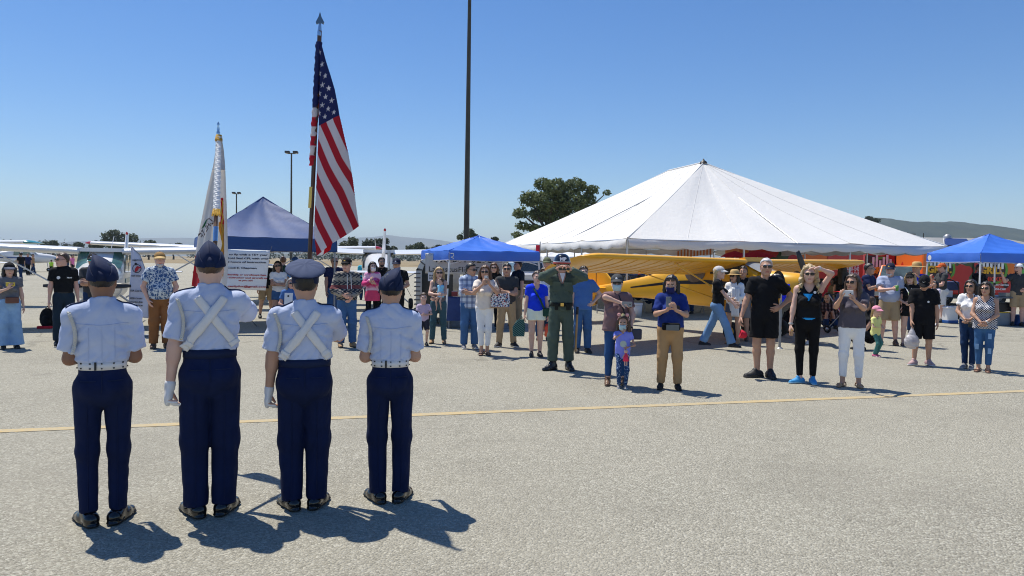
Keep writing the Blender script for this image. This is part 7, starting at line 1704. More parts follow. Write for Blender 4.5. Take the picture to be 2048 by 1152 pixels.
person('person in teal shirt seen far behind between two heads', 727, 600, 1.68, 170, 'm', 1.0, 'tan', ('short', 'dark'), (0, 0), 'hang', 'hang', T_(cl('bright_teal_cotton', 60, 160, 180)), B_(DJEAN), SNK_B)
# ------------------------------------------------------------------------------------------------ blue canopy group
person('small boy in lavender t-shirt and dark shorts with hands clasped', 846, 691, 1.045, 8, 'm', 1.0, 'fair', ('boy', 'brown'), (0, 0), dict(w=(0.0, -0.20, 1.10), e=(1, 0, -0.8), curl=0.8), dict(w=(0.03, -0.21, 1.12), e=(1, 0, -0.8), curl=0.8), T_(LAV, hem=0.80), SHORT(cl('dark_grey_shorts', 44, 44, 52), len=0.85), SNK_B, age='c', extras=[chest_mark(0, 0.62, r=0.02)])
JW = person('long-haired woman in sunglasses and green trousers carrying a baby', 876, 687, 1.545, -6, 'f', 0.9, 'fair', ('long', 'blonde'), (14, 0), 'hold', dict(w=(-0.02, -0.28, 1.06), e=(1, 0.0, -0.9), curl=0.7), T_(cl('grey_tank_top', 90, 88, 92), sleeve=0, hem=0.95, neck='scoop', name='tank_top'), B_(cl('dark_teal_trousers', 52, 78, 88), e=0.012, taper=0.7), SNK_T, stance=0.14, extras=[SG])
bp = JW['root'].matrix_basis @ Vector((0.06, -0.20, 0.68))
person('baby in pale blue dress carried on the long-haired woman\'s arm', 885, 640, 0.66, -40, 'f', 1.0, 'fair', ('boy', 'brown'), (-30, 0), dict(w=(0.16, -0.22, 1.0)), dict(w=(0.18, -0.25, 1.06)), T_(LTBL, hem=0.72, flare=0.05, sleeve=0.3, name='dress'), B_(cl('pale_pink_tights', 226, 190, 182), name='nappy_shorts', len=0.3), None, age='c', loc=bp, h=0.011, feet=((-0.14, -0.14, -10), (0.14, -0.10, 10)))
person('dark-haired person in blue plaid shirt and jeans beside the woman in white trousers', 938, 697, 1.645, 12, 'f', 0.95, 'tan', ('short', 'black'), (38, 8), 'cross_a', 'cross_b', T_(PLAID, sleeve=1.25, e=0.02, loose=0.03, hem=0.83, collar=True, name='plaid_shirt'), B_(JEAN, e=0.014), SNK_G, bust=0.02, stance=0.11, extras=[SG])
J = person('woman in cream top and white cropped trousers photographing with a white phone', 968, 710, 1.605, 4, 'f', 0.94, 'tan', ('bob', 'auburn'), (-8, 0), 'phone', 'phone', T_(TAUPE, neck='v', sleeve=0.6, hem=0.90, e=0.016, name='top'), B_(WHTJ, e=0.006, len=1.72, taper=0.45, name='cropped_trousers'), SAN_B, stance=0.06, feet=((-0.05, 0, -12), (0.06, 0.02, 14)), extras=[SG])
phone(J, 'white phone held up by woman in cream top', both=True, mat=PH_W)
b = thing('tote_bag', 'printed tote bag on the arm of woman in cream top', 'bag', J['root'].matrix_basis @ Vector((0.27, -0.10, 0.86)), J['root'].rotation_euler.z); m = MB(); m.loft([[(-0.20, -0.06, 0), (0.20, -0.06, 0), (0.20, 0.06, 0), (-0.20, 0.06, 0)], [(-0.22, -0.05, 0.15), (0.22, -0.05, 0.15), (0.22, 0.05, 0.15), (-0.22, 0.05, 0.15)], [(-0.20, -0.03, 0.29), (0.19, -0.03, 0.31), (0.19, 0.03, 0.31), (-0.20, 0.03, 0.29)]], smooth=False); bevel(m.build('body', BAGP, b), 0.02); b.scale = (0.8, 0.8, 0.85); MB().box((0, 0, 0.01), (0.42, 0.126, 0.03)).build('base', plain('tan_leather', (0.40, 0.24, 0.13), 0.5), b)
MB().tube([(-0.10, 0, 0.30), (-0.14, 0, 0.46), (-0.10, 0.02, 0.62), (-0.02, 0.02, 0.46), (0.02, 0, 0.30)], 0.009, 6).build('strap', plain('chestnut_leather', (0.14, 0.05, 0.03), 0.45), b)
person('red-haired woman in black shirt and sunglasses under the blue canopy', 986, 660, 1.64, 0, 'f', 0.92, 'fair', ('long', 'auburn'), (0, 0), 'hang', 'hang', T_(BLKC, collar=True), B_(BLKC), SNK_B, extras=[SG])
person('young man in charcoal t-shirt and khaki trousers, arms crossed, wearing sunglasses', 1012, 694, 1.645, 6, 'm', 0.98, 'tan', ('short', 'black'), (-10, -4), 'cross_a', 'cross_b', T_(DGRY, e=0.016, hem=0.90, fold=0.006), B_(KHAKI, e=0.014, taper=0.75), SNK_BW, stance=0.155, feet=((-0.15, 0, -30), (0.16, 0, 22)), extras=[SG])
person('man in dark polo and khaki trousers seen from the side under the blue canopy', 1034, 652, 1.70, -60, 'm', 1.08, 'fair', ('short', 'dark'), (0, 0), 'cup', 'hang', T_(cl('dark_navy_polo', 22, 32, 46), collar=True, name='polo_shirt'), B_(KHAKI, e=0.016), SNK_B, belly=0.03, extras=[chest_mark(0.08, 1.28, r=0.03, mat=REDPR)])
J = person('woman in royal blue t-shirt and pale shorts with crossbody strap', 1071, 713, 1.525, 8, 'f', 1.02, 'fair', ('pony', 'brown'), (6, 0), 'hang', 'hang', T_(ROY, sleeve=0.55, hem=0.94, neck='scoop'), SHORT(PALEG, len=0.42, e=0.016), SNK_B, stance=0.085, extras=[loop_strap('crossbody_strap', cl('dark_green_strap', 30, 60, 50), [(-0.09, 0.0, 1.45), (-0.04, -0.14, 1.34), (0.04, -0.175, 1.2), (0.13, -0.13, 1.02), (0.18, -0.02, 0.95)], 0.02)])
b = thing('crossbody_bag', 'dark green crossbody bag at hip of woman in royal blue t-shirt', 'bag', J['root'].matrix_basis @ Vector((0.19, -0.08, 0.80)), J['root'].rotation_euler.z); bevel(MB().box((0, 0, 0), (0.17, 0.07, 0.15)).build('body', cl('dark_green_strap', 30, 60, 50), b), 0.02); MB().box((0, -0.037, 0.03), (0.16, 0.006, 0.07)).build('flap', cl('dark_green_strap', 30, 60, 50), b)
b = thing('striped_tote', 'striped teal tote hanging left of woman in royal blue t-shirt', 'bag', J['root'].matrix_basis @ Vector((-0.30, 0.03, 0.36)), J['root'].rotation_euler.z)
TS = pat('teal_stripe_canvas', lambda t, co: t.mix(t.math('GREATER_THAN', t.math('SINE', t.math('MULTIPLY', t.math('ADD', t.sep(co)[2], t.math('MULTIPLY', t.sep(co)[0], 0.6)), 130)), 0.3), srgb(40, 72, 70), srgb(90, 130, 124)))
m = MB(); m.loft([[(-0.17, -0.06, 0), (0.15, -0.06, 0), (0.15, 0.06, 0), (-0.17, 0.06, 0)], [(-0.19, -0.05, 0.2), (0.17, -0.05, 0.2), (0.17, 0.05, 0.2), (-0.19, 0.05, 0.2)], [(-0.06, -0.03, 0.36), (0.14, -0.03, 0.38), (0.14, 0.03, 0.38), (-0.06, 0.03, 0.36)]], smooth=False); bevel(m.build('body', TS, b), 0.02); b.scale = (0.62, 0.8, 0.8); MB().tube([(0.0, 0, 0.36), (0.06, 0, 0.46), (0.12, 0, 0.37)], 0.01, 6).build('handle', TS, b)
b = thing('water_bottle', 'bright orange water bottle hanging from the hand of woman in royal blue t-shirt', 'bottle', hold(J, 'R') + Vector((0.0, -0.02, -0.30))); ORB = plain('translucent_orange_plastic', (0.85, 0.09, 0.02), 0.2); MB().lathe([(0.001, 0), (0.045, 0), (0.048, 0.02), (0.048, 0.16), (0.030, 0.185), (0.028, 0.20), (0.001, 0.20)], 16).build('body', ORB, b); MB().lathe([(0.033, 0.19), (0.033, 0.225), (0.001, 0.23)], 14).build('lid', plain('red_lid', (0.5, 0.03, 0.02), 0.4), b); MB().tube([(-0.02, 0, 0.22), (0, 0, 0.27), (0.02, 0, 0.22)], 0.005, 6).build('loop', BLACKP, b)
person('man in olive cap standing behind the soldier\'s shoulder', 1092, 668, 1.78, 0, 'm', 1.0, 'pink', ('short', 'grey'), (-8, 0), 'hang', 'hang', T_(BLKC), B_(KHAKI), SNK_B, extras=[cap(CAPGR)])
person('woman with sunglasses peering past the soldier\'s elbow', 1086, 680, 1.56, 0, 'f', 0.92, 'tan', ('long', 'brown'), (0, 0, 8), 'hang', 'hang', T_(WHT), B_(DJEAN), SNK_B, extras=[SG])
# soldier
def mp_helmet(J):
    m = MB(); m.lathe([(0.128, 0.012), (0.132, 0.018), (0.128, 0.045), (0.118, 0.09), (0.094, 0.132), (0.055, 0.158), (0.001, 0.166)], 30, (0, 0.010, 0), sx=0.96, sy=1.10); m.v = [(x, y, z - 0.10 * max(0, y) * (1 if z < 0.03 else 0) + 0.05 * max(0, -y - 0.08) * (1 if z < 0.02 else 0)) for x, y, z in m.v]
    o = on_head(J, 'helmet', m, plain('gloss_black_helmet', (0.008, 0.008, 0.012), 0.12, var=0.1, coat=0.7))
    t = MB(); t.lathe([(0.1318, 0.040), (0.1310, 0.050)], 30, (0, 0.010, 0), sx=0.962, sy=1.102); t.v = [v for v in t.v]; on_head(J, 'helmet_stripe', t, WPR)
    t = MB(); t.lathe([(0.1330, 0.022), (0.1322, 0.036)], 30, (0, 0.010, 0), sx=0.963, sy=1.103); on_head(J, 'helmet_stripe', t, REDPR)
    p = headpt(J, (-0.035, -0.142, 0.072)); q = add_text('helmet_letters', 'MP', 0.075 * J['S'], WPR, J['root'], p, (math.pi / 2 - 0.35, 0, 0), bold=0.004, align='CENTER'); q.location = headpt(J, (0.0, -0.139, 0.062))
    bb = MB(); bb.box((0, -0.131, 0.085), (0.11, 0.004, 0.065)); 
def fatigues(J):
    S = J['S']; root = J['root']; V, F = J['topVF']; bvh = BVHTree.FromPolygons([tuple(v) for v in V], [tuple(q) for q in F])
    for x in (-0.085, 0.085):
        h = bvh.ray_cast(Vector((x * S, -0.9, 1.29 * S)), Vector((0, 1, 0)))[0]
        if h: po = MB().box(h + Vector((0, -0.006, 0)), (0.12, 0.022, 0.13)).build('chest_pocket', FAT, root); bevel(po, 0.008); fl_ = MB().box(h + Vector((0, -0.020, 0.05)), (0.125, 0.012, 0.05), mat=Matrix.Rotation(0.15, 3, 'X')).build('pocket_flap', FAT, po); bevel(fl_, 0.004)
    m = MB(); m.lathe([(0.176, 0.99), (0.180, 0.995), (0.180, 1.045), (0.176, 1.05)], 26, (0, 0.0, 0), sx=S, sy=0.76 * S); m.v = [(x, y, z * S) for x, y, z in m.v]; m.build('web_belt', cl('dark_web', 30, 32, 28), root)
    for x, w in ((0.10, 0.07), (-0.09, 0.05)): bevel(MB().box((x, -0.145, 0.985 * S), (w, 0.05, 0.10)).build('belt_pouch', cl('dark_web', 30, 32, 28), root), 0.012)
    MB().box((0, -0.142, 1.02 * S), (0.05, 0.012, 0.05)).build('belt_buckle', BRASS, root)
    m = MB(); m.add([(-0.045, -0.118, 1.50 * S), (0.045, -0.118, 1.50 * S), (0.0, -0.168, 1.36 * S)], [(0, 1, 2)]); solidify(m.build('undershirt', WHT, root), 0.004)
PH2 = dict(w=(0.10, -0.30, 1.56), e=(1, 0.35, -0.55), curl=0.7, hd=(-0.75, -0.2, 0.35), n=(-0.2, -0.5, -0.6))
J = person('soldier in green fatigues and black MP helmet photographing with a phone', 1120, 740, 1.78, 6, 'm', 0.88, 'pink', ('buzz', 'brown'), (0, 0), PH2, PH2, T_(FAT, e=0.013, loose=0.022, hem=0.92, sleeve=1.96, sl_f=0.006, collar=True, neck='open', fold=0.012, name='field_jacket'), B_(FAT, e=0.015, len=1.80, taper=1.1, fold=0.007), BOOT_B, stance=0.14, feet=((-0.12, 0, -50), (0.14, 0.03, 12)), extras=[mp_helmet, fatigues], h=0.0135)
phone(J, 'dark phone held sideways by the soldier', both=True, land=True, size=(0.085, 0.012, 0.17), mat=plain('olive_black_case', (0.02, 0.028, 0.022), 0.4))
q = J['root'].matrix_basis @ Vector((0.235, -0.02, 0.30)); r = thing('baton', 'light wooden baton hanging at the soldier\'s belt', 'baton', q); MB().tube([(0, 0, 0), (0.006, 0, 0.25), (0.02, 0, 0.62)], [0.019, 0.018, 0.015], 10).build('shaft', plain('pale_wood', (0.42, 0.25, 0.10), 0.5, var=0.15), r); MB().tube([(0.018, 0, 0.58), (0.02, 0, 0.70)], 0.02, 10).build('grip', BLACKP, r)
person('person in blue work shirt and jeans with hand on hip behind the soldier', 1164, 705, 1.62, 12, 'm', 1.0, 'fair', ('short', 'dark'), (0, 0), 'hang', 'hip', T_(STEELB, e=0.02), B_(JEAN), SNK_B)
# ------------------------------------------------------------------------------------------------ nearest spectators
J28 = person('woman in dark cap, blue mask and mauve t-shirt wearing cowboy boots', 1230, 770, 1.525, 6, 'f', 1.16, 'fair', ('pony', 'dark'), (-6, 0), dict(w=(-0.03, -0.27, 1.33), e=(1, -0.1, 0.35), curl=0.5, hd=(-0.9, -0.3, -0.15), n=(0, 0.5, -0.6)), dict(w=(0.19, -0.18, 0.92), e=(1, 0.5, 0), curl=0.4), T_(MAUVE, sleeve=0.62, hem=0.87, e=0.014), B_(JEAN if False else cl('blue_skinny_jeans', 34, 66, 106, var=0.3), e=0.006, taper=0.35, len=1.8), COWB, stance=0.12, belly=0.03, extras=[cap(CAPC, patch=WPR), SG, mask(MASKB), watch('R', BLACKP), loop_strap('crossbody_strap', BLACKP, [(0.02, -0.13, 1.44), (0.06, -0.20, 1.30), (0.12, -0.21, 1.1), (0.22, -0.1, 0.95)], 0.012)])
phone(J28, 'silver phone held in front of the woman in mauve t-shirt', 'L', plain('silver_phone_case', (0.25, 0.26, 0.27), 0.3), land=True, off=(0.0, -0.02, 0.01))
b = thing('shoulder_bag', 'small dark blue bag at hip of woman in mauve t-shirt', 'bag', J28['root'].matrix_basis @ Vector((0.27, -0.06, 0.72)), 0); bevel(MB().box((0, 0, 0), (0.15, 0.07, 0.15)).build('body', plain('dark_blue_leather', (0.015, 0.025, 0.07), 0.4), b), 0.02); MB().box((0, -0.037, 0.03), (0.14, 0.006, 0.07)).build('flap', plain('dark_blue_leather', (0.015, 0.025, 0.07), 0.4), b)
def pig_ears(J):
    PK = cloth('pink_plush', srgb(226, 168, 164), 0.95, 0.06); m = MB(); m.tube([(0.095 * math.cos(a), 0.0, 0.035 + 0.098 * math.sin(a)) for a in [math.pi * k / 14 for k in range(15)]], 0.007, 6); on_head(J, 'headband', m, PK)
    for x in (-1, 1): m = MB(); m.lathe([(0.001, -0.012), (0.026, -0.010), (0.032, 0.0), (0.026, 0.010), (0.001, 0.008)], 14, (0, 0, 0)); m.v = [(x * 0.070 + v[0], v[2] - 0.005, 0.145 + v[1]) for v in m.v]; on_head(J, 'plush_ear', m, PK)
    m = MB(); m.lathe([(0.028, 0), (0.026, 0.03), (0.001, 0.012)], 12, (0, 0, 0.13)); on_head(J, 'crown_ornament', m, cloth('pale_gold_felt', srgb(200, 190, 140)))
J29 = person('little girl with pig-ear headband and blue mask in lilac t-shirt', 1244, 776, 0.985, 4, 'f', 0.95, 'tan', ('bob', 'brown'), (-10, 6), dict(w=(0.02, -0.20, 1.42), e=(1, 0, -0.6), curl=0.8, hd=(-0.2, -0.1, 1)), dict(w=(0.10, -0.24, 1.08), e=(0.9, 0.2, -0.8), curl=0.9), T_(cl('lilac_cotton', 116, 124, 200), hem=0.72, sleeve=0.5), B_(SPECK, e=0.004, taper=0.5, name='leggings'), SNK_G, age='c', stance=0.075, extras=[mask(MASKB), pig_ears, chest_mark(0, 1.08, r=0.045, mat=plain('pale_print', (0.5, 0.58, 0.5), 0.7))])
d = thing('doll', 'small pink doll clutched by the little girl', 'doll', hold(J29, 'R') + Vector((0.02, -0.01, -0.17)), 0.2); PKD = cloth('hot_pink_cloth', srgb(226, 60, 96)); MB().lathe([(0.001, 0), (0.040, 0.0), (0.030, 0.06), (0.018, 0.10), (0.001, 0.11)], 12).build('dress', PKD, d); MB().lathe([(0.001, -0.028), (0.02, -0.02), (0.028, 0), (0.02, 0.02), (0.001, 0.028)], 12, (0, 0, 0.13)).build('head', skin('fair')[0], d)
for x in (-0.014, 0.014): MB().tube([(x, 0, 0.01), (x, -0.005, -0.06)], 0.008, 6).build('leg', skin('fair')[0], d)
for x in (-1, 1): MB().tube([(x * 0.02, 0, 0.09), (x * 0.05, -0.01, 0.05)], 0.007, 6).build('arm', skin('fair')[0], d)
J30 = person('woman in navy polo and mask with waist pouch and tan trousers, using a phone', 1338, 778, 1.535, 2, 'f', 1.10, 'tan', ('long', 'black'), (-8, 12), 'phonelow', 'phonelow', T_(cl('navy_blue_polo', 26, 44, 104), sleeve=0.80, collar=True, hem=0.96, e=0.014, name='polo_shirt'), B_(TANC, e=0.014, taper=0.7, fold=0.006), HEEL_B, stance=0.13, belly=0.02, extras=[mask(MASKN), sunglasses(plain('glossy_brown_lens', (0.06, 0.04, 0.03), 0.05), up=0.075), chest_mark(0.09, 1.27, r=0.035, mat=plain('black_print', (0.015, 0.015, 0.017), 0.6))])
phone(J30, 'grey phone held by woman in navy polo', both=True, mat=plain('grey_phone_case', (0.16, 0.17, 0.17), 0.4), tilt=-0.3, off=(-0.04, 0, 0.03))
b = thing('waist_pouch', 'black and grey waist pouch on woman in navy polo', 'bag', J30['root'].matrix_basis @ Vector((0.0, -0.215, 0.865)), J30['root'].rotation_euler.z); bevel(MB().box((0, 0, 0), (0.24, 0.07, 0.10)).build('body', BLKS, b), 0.025); bevel(MB().box((0.02, -0.038, -0.01), (0.17, 0.012, 0.075)).build('clear_pocket', plain('smoky_vinyl', (0.10, 0.12, 0.13), 0.1), b), 0.004)
J = person('blonde woman in white cap, black t-shirt and jeans walking to the right', 1434, 699, 1.645, 78, 'f', 0.95, 'fair', ('longback', 'lblonde'), (0, 0), dict(w=(0.16, -0.36, 0.98), e=(0.3, 1, -0.4), curl=0.5), dict(w=(0.20, -0.30, 1.0), e=(0.3, 1, -0.4), curl=0.5), T_(BLKC, sleeve=0.6, hem=0.92), B_(cl('washed_denim', 92, 124, 160, var=0.2, weave=0.3), e=0.012, flare=0.02, taper=0.9), SNK_B, feet=((-0.06, -0.36, 0, 0.0), (0.06, 0.34, 0, 0.03)), extras=[cap(CAPG)])
person('woman in straw hat, white cardigan and scarf with tan ankle boots', 1466, 688, 1.555, -14, 'f', 0.88, 'tan', ('long', 'black'), (-18, 0), 'belly', 'belly', T_(CRM, sleeve=1.9, hem=0.80, e=0.02, loose=0.03, name='cardigan'), SHORT(cl('denim_shorts', 70, 80, 96), len=0.4), ANK_T, extras=[straw_hat(STRAW, plain('brown_hat_band', (0.14, 0.08, 0.04), 0.7), 0.165), SG, lambda J: [solidify(MB().grid(lambda u, v, x=x: (x + (u - 0.5) * 0.08, -0.16 - 0.03 * math.sin(v * 3) - 0.012 * math.sin(u * 12), 1.22 - 0.62 * v), 6, 12).build('scarf_end', WHT, J['root'], fixn=False), 0.006, 0) for x in (0.03, 0.11)]])
person('man in black t-shirt and grey shorts behind the woman in straw hat', 1483, 681, 1.66, -10, 'm', 1.0, 'tan', ('short', 'dark'), (0, 0), 'hang', 'hang', T_(BLKC), SHORT(GRYC), SNK_BR)
J34 = person('white-haired man in black t-shirt and shorts, one hand on hip', 1526, 755, 1.80, 4, 'm', 0.97, 'tan', ('thin', 'white'), (4, 0), dict(w=(0.34, -0.10, 0.86), e=(0.4, 0.8, 0), curl=0.9), dict(w=(0.21, -0.06, 1.05), e=(1, 0.6, 0.0), hd=(-0.7, -0.5, -0.3), n=(-0.6, 0.6, 0), curl=0.3), T_(BLKC, e=0.014, loose=0.018, hem=0.86, sleeve=0.66, sl_f=0.010, fold=0.011, fdir=(0.8, 0.1, 0.7)), SHORT(BLKC, len=0.80, e=0.024, flare=0.02), CHUNK, stance=0.10, feet=((-0.085, 0.0, -62), (0.095, 0.02, 12)), extras=[SG], h=0.0135)
k = thing('baseball_cap', 'red baseball cap dangling from the white-haired man\'s hand', 'cap', hold(J34, 'L') + Vector((-0.02, -0.04, -0.15)), 0.4); RC = cloth('red_cap_cloth', srgb(196, 40, 62)); m = MB(); m.lathe([(0.085, 0.0), (0.088, 0.03), (0.07, 0.08), (0.03, 0.105), (0.001, 0.11)], 18, sx=0.7, sy=1.0); o = m.build('cap_crown', RC, k, rot=(0.6, 1.9, 0)); solidify(o, 0.004); m = MB(); m.grid(lambda u, v: (math.sin((u - .5) * 2.2) * 0.06, -0.08 - 0.07 * v * math.cos((u - .5) * 1.8), 0.0), 8, 3); solidify(m.build('brim', RC, k, rot=(0.6, 1.9, 0)), 0.005)
def vest(J):
    pass
SHADE = dict(w=(0.10, -0.19, 1.72), e=(1, 0.1, 0.75), curl=0.25, hd=(-1, -0.25, -0.05), n=(0, -0.2, -1))
J35 = person('blonde woman in black vest and leggings shading her eyes with a raised arm', 1612, 767, 1.70, 6, 'f', 1.0, 'fair', ('wavy', 'lblonde'), (-2, 2), dict(w=(0.25, -0.10, 0.84), e=(0.7, 0.8, 0), curl=0.9), SHADE, T_(BLKC, sleeve=0, neck='v', hem=0.98, e=0.016, name='vest', fold=0.006), B_(BLKS, e=0.004, taper=0.3, len=1.86, fold=0.002, name='leggings'), SNK_BL, stance=0.10, feet=((-0.09, 0.0, -58), (0.09, 0.02, 6)), extras=[SG, watch('R', plain('pale_wristband', (0.5, 0.5, 0.48), 0.5)), watch('L', plain('pale_wristband', (0.5, 0.5, 0.48), 0.5)), chest_mark(0.075, 1.36, r=0.02)], h=0.0135)
m = MB(); m.lathe([(0.150, 0.955), (0.154, 0.985)], 24, (0, 0.003, 0), sx=1.04, sy=0.78); m.v = [(x * J35['S'], y * J35['S'], z * J35['S']) for x, y, z in m.v]; m.build('shirt_hem', cl('bright_blue_cotton', 30, 130, 190), J35['root'])
m = MB(); m.grid(lambda u, v: ((u - 0.5) * 0.10 * (0.3 + v) - 0.02, -0.155 + 0.02 * (2 * u - 1) ** 2 + 0.03 * v, 1.20 + 0.10 * v), 6, 6); m.build('undershirt', cl('bright_blue_cotton', 30, 130, 190), J35['root'])
b = thing('tan_wallet', 'tan wallet in the lowered hand of the blonde woman in vest', 'wallet', hold(J35, 'L')); bevel(MB().box((0, 0, 0), (0.03, 0.09, 0.12)).build('case', plain('tan_leather', (0.40, 0.24, 0.13), 0.5), b), 0.006); MB().box((0, -0.046, 0.03), (0.032, 0.006, 0.03)).build('clasp', BRASS, b)
PH3 = dict(w=(0.20, -0.33, 1.42), e=(0.6, 0.2, -1), curl=0.7, hd=(-0.4, -0.2, 0.9), n=(-0.8, 0.3, 0))
J36 = person('woman in dark grey top and white jeans filming with a white phone', 1700, 774, 1.585, 4, 'f', 1.06, 'tan', ('long', 'brown'), (-26, 0), dict(w=(-0.19, -0.42, 1.40), e=(-0.5, 0.2, -1), curl=0.6, hd=(-0.1, -0.3, 1), n=(0.9, 0.3, 0), abs=True), dict(w=(0.00, -0.40, 1.36), e=(0.6, 0.2, -1), curl=0.6, hd=(-0.35, -0.3, 0.9), n=(-0.8, 0.3, 0), abs=True), T_(PURP, sleeve=0.7, hem=0.93, neck='v', e=0.016, name='top', fold=0.006), B_(WHTJ, e=0.007, len=1.78, taper=0.5), SAN_T, stance=0.12, feet=((-0.11, 0, -28), (0.12, 0, 12)), extras=[SG], h=0.0135)
phone(J36, 'large white phone held up sideways by woman in dark grey top', both=True, mat=PH_W, land=True, size=(0.085, 0.012, 0.165))
# ------------------------------------------------------------------------------------------------ right group
person('toddler in pink cap, yellow top and teal leggings', 1750, 713, 0.955, 55, 'f', 0.95, 'fair', ('pony', 'blonde'), (0, 4), dict(w=(0.06, -0.22, 1.10), e=(0.9, 0.2, -0.8)), dict(w=(0.06, -0.22, 1.06), e=(0.9, 0.2, -0.8)), T_(YELC, hem=0.74, flare=0.02), B_(TEALC, e=0.004, taper=0.5, name='leggings'), ('sneaker', plain('pink_shoe', (0.6, 0.12, 0.25), 0.5), plain('white_rubber', (0.7, 0.7, 0.68), 0.6)), age='c', stance=0.06, extras=[cap(CAPP)])
J = person('big man in grey-blue t-shirt, khaki shorts and navy cap holding a green cup', 1776, 690, 1.765, 2, 'm', 1.04, 'pink', ('short', 'white', 'beard', 'white'), (-14, 4), dict(w=(-0.02, -0.28, 1.22), e=(1, 0.2, -0.6), curl=0.9), 'hang', T_(HEATH, e=0.02, loose=0.028, hem=0.93), SHORT(KHAKI, len=0.92, e=0.028, belt=BLACKP), SNK_BR, belly=0.05, stance=0.14, extras=[cap(CAPN, patch=GOLDP)])
def cupobj(J, side, label, mat, tall=0.12):
    r = thing('drink_cup', label, 'cup', hold(J, side) + Vector((0, -0.01, -0.05))); MB().lathe([(0.001, 0), (0.026, 0), (0.036, tall), (0.033, tall), (0.024, 0.008)], 14).build('cup', mat, r); MB().tube([(0, 0, 0.03), (0.02, 0, tall + 0.09)], 0.004, 6).build('straw', WPR, r)
cupobj(J, 'L', 'green drink cup held by the big man in navy cap', plain('green_cup', (0.10, 0.30, 0.06), 0.4))
J = person('blonde woman in black hat, sunglasses and black shorts with a crossbody strap', 1816, 692, 1.585, 4, 'f', 1.08, 'fair', ('bob', 'blonde'), (-12, 0), 'waist', 'cup', T_(BLKC, sleeve=0.85, hem=0.86), SHORT(BLKC, len=0.5), SAN_B, stance=0.11, extras=[cap(CAPK, brimw=1.2), SG, loop_strap('crossbody_strap', WPR, [(-0.12, -0.02, 1.43), (-0.06, -0.16, 1.32), (0.04, -0.205, 1.12), (0.13, -0.16, 0.98)], 0.012)])
cupobj(J, 'R', 'pale green drink held by blonde woman in black hat', plain('pale_green_cup', (0.35, 0.5, 0.25), 0.4))
J40 = person('young man in black cap and black clothes looking down, carrying a plastic bag', 1843, 731, 1.57, 4, 'm', 0.92, 'tan', ('short', 'black'), (-6, 34), 'hangf', 'hang', T_(BLKC, e=0.024, loose=0.024, hem=0.80, sleeve=0.75, sl_f=0.016), SHORT(BLKC, len=0.96, e=0.028), ('sneaker', plain('red_white_sneaker', (0.45, 0.30, 0.30), 0.5), plain('white_rubber', (0.7, 0.7, 0.68), 0.6)), stance=0.12, feet=((-0.13, 0, -30), (0.12, 0.06, 25)), extras=[cap(CAPK, hi=0.01), chest_mark(0.07, 1.24, r=0.018)])
def swoosh(J):
    m = MB(); m.add([(-0.032, 0, 0.012), (-0.012, 0, -0.012), (0.038, 0, 0.016), (-0.006, 0, 0.000)], [(0, 1, 2, 3)]); m.v = [(x, -0.104, 0.100 + z * 0.9) for x, y, z in m.v]; on_head(J, 'cap_emblem', m, WPR, False)
swoosh(J40)
b = thing('plastic_bag', 'white plastic carrier bag with red print in the young man\'s hand', 'bag', hold(J40, 'L') + Vector((0, 0, -0.40)))
PB = mat_vinyl('thin_white_plastic', (0.72, 0.70, 0.71), 0.35, 0.4, 0.1); s = SDF((-0.16, -0.12, -0.02), (0.16, 0.12, 0.40), 0.010); s.ell((0, 0, 0.11), (0.125, 0.085, 0.12), 0); s.cone((0, 0, 0.15), (0, 0, 0.36), 0.09, 0.018, 0.05); s.field(folds(0.008, 77)); V, F = s.mesh(); link('bag_body', np_mesh('bag_body', V, F, PB), b); MB().box((-0.01, -0.083, 0.13), (0.07, 0.004, 0.06)).build('print', REDPR, b)
person('man in wide straw hat and blue shirt with white lettering behind the hatted woman', 1830, 668, 1.80, 10, 'm', 1.08, 'tan', ('short', 'grey'), (-50, 0), 'hang', dict(w=(-0.02, -0.22, 1.44), e=(1, 0, -0.7), curl=0.8), T_(ROY), B_(DJEAN), SNK_B, extras=[straw_hat(STRAW, plain('brown_hat_band', (0.14, 0.08, 0.04), 0.7), 0.21), chest_mark(0.06, 1.24, 'FLY', WPR, 0.12)])
person('man in navy t-shirt looking right with arms raised to a phone behind the big man', 1734, 672, 1.77, 66, 'm', 0.95, 'tan', ('short', 'black'), (0, 0), 'phonelow', 'phonelow', T_(NAVYC), B_(DJEAN), SNK_B, extras=[sunglasses(plain('clear_lens', (0.30, 0.27, 0.25), 0.1), w=0.9)])
person('bearded man in orange cap, black t-shirt and grey shorts seen from the side', 1880, 645, 1.82, -64, 'm', 1.05, 'pink', ('short', 'brown', 'beard'), (0, 0), dict(w=(0.04, -0.28, 1.34), e=(0.6, 0.3, -1), curl=0.8), 'fwd', T_(DGRY), SHORT(cl('light_grey_shorts', 186, 184, 180), len=0.95), SNK_B, extras=[cap(CAPO)])
person('child with long dark hair standing in front of the orange-capped man', 1868, 652, 1.30, -40, 'f', 0.92, 'tan', ('long', 'black'), (0, 0), 'hang', 'fwd', T_(cl('pale_pink_top', 214, 190, 196)), SHORT(WHT, len=0.6), SNK_W, age='a')
J44 = person('woman in white t-shirt and dark sunglasses with a camera on a strap', 1936, 737, 1.50, -12, 'f', 0.95, 'tan', ('long', 'dark'), (-6, 0), 'clasp', 'clasp', T_(WHT, sleeve=0.55, hem=0.93, neck='scoop'), B_(DJEAN, e=0.006, taper=0.45), SNK_G, stance=0.06, extras=[SG, loop_strap('camera_strap', BLACKP, [(0.07, -0.05, 1.46), (0.10, -0.175, 1.30), (0.10, -0.185, 1.1), (0.10, -0.20, 0.92)], 0.007)])
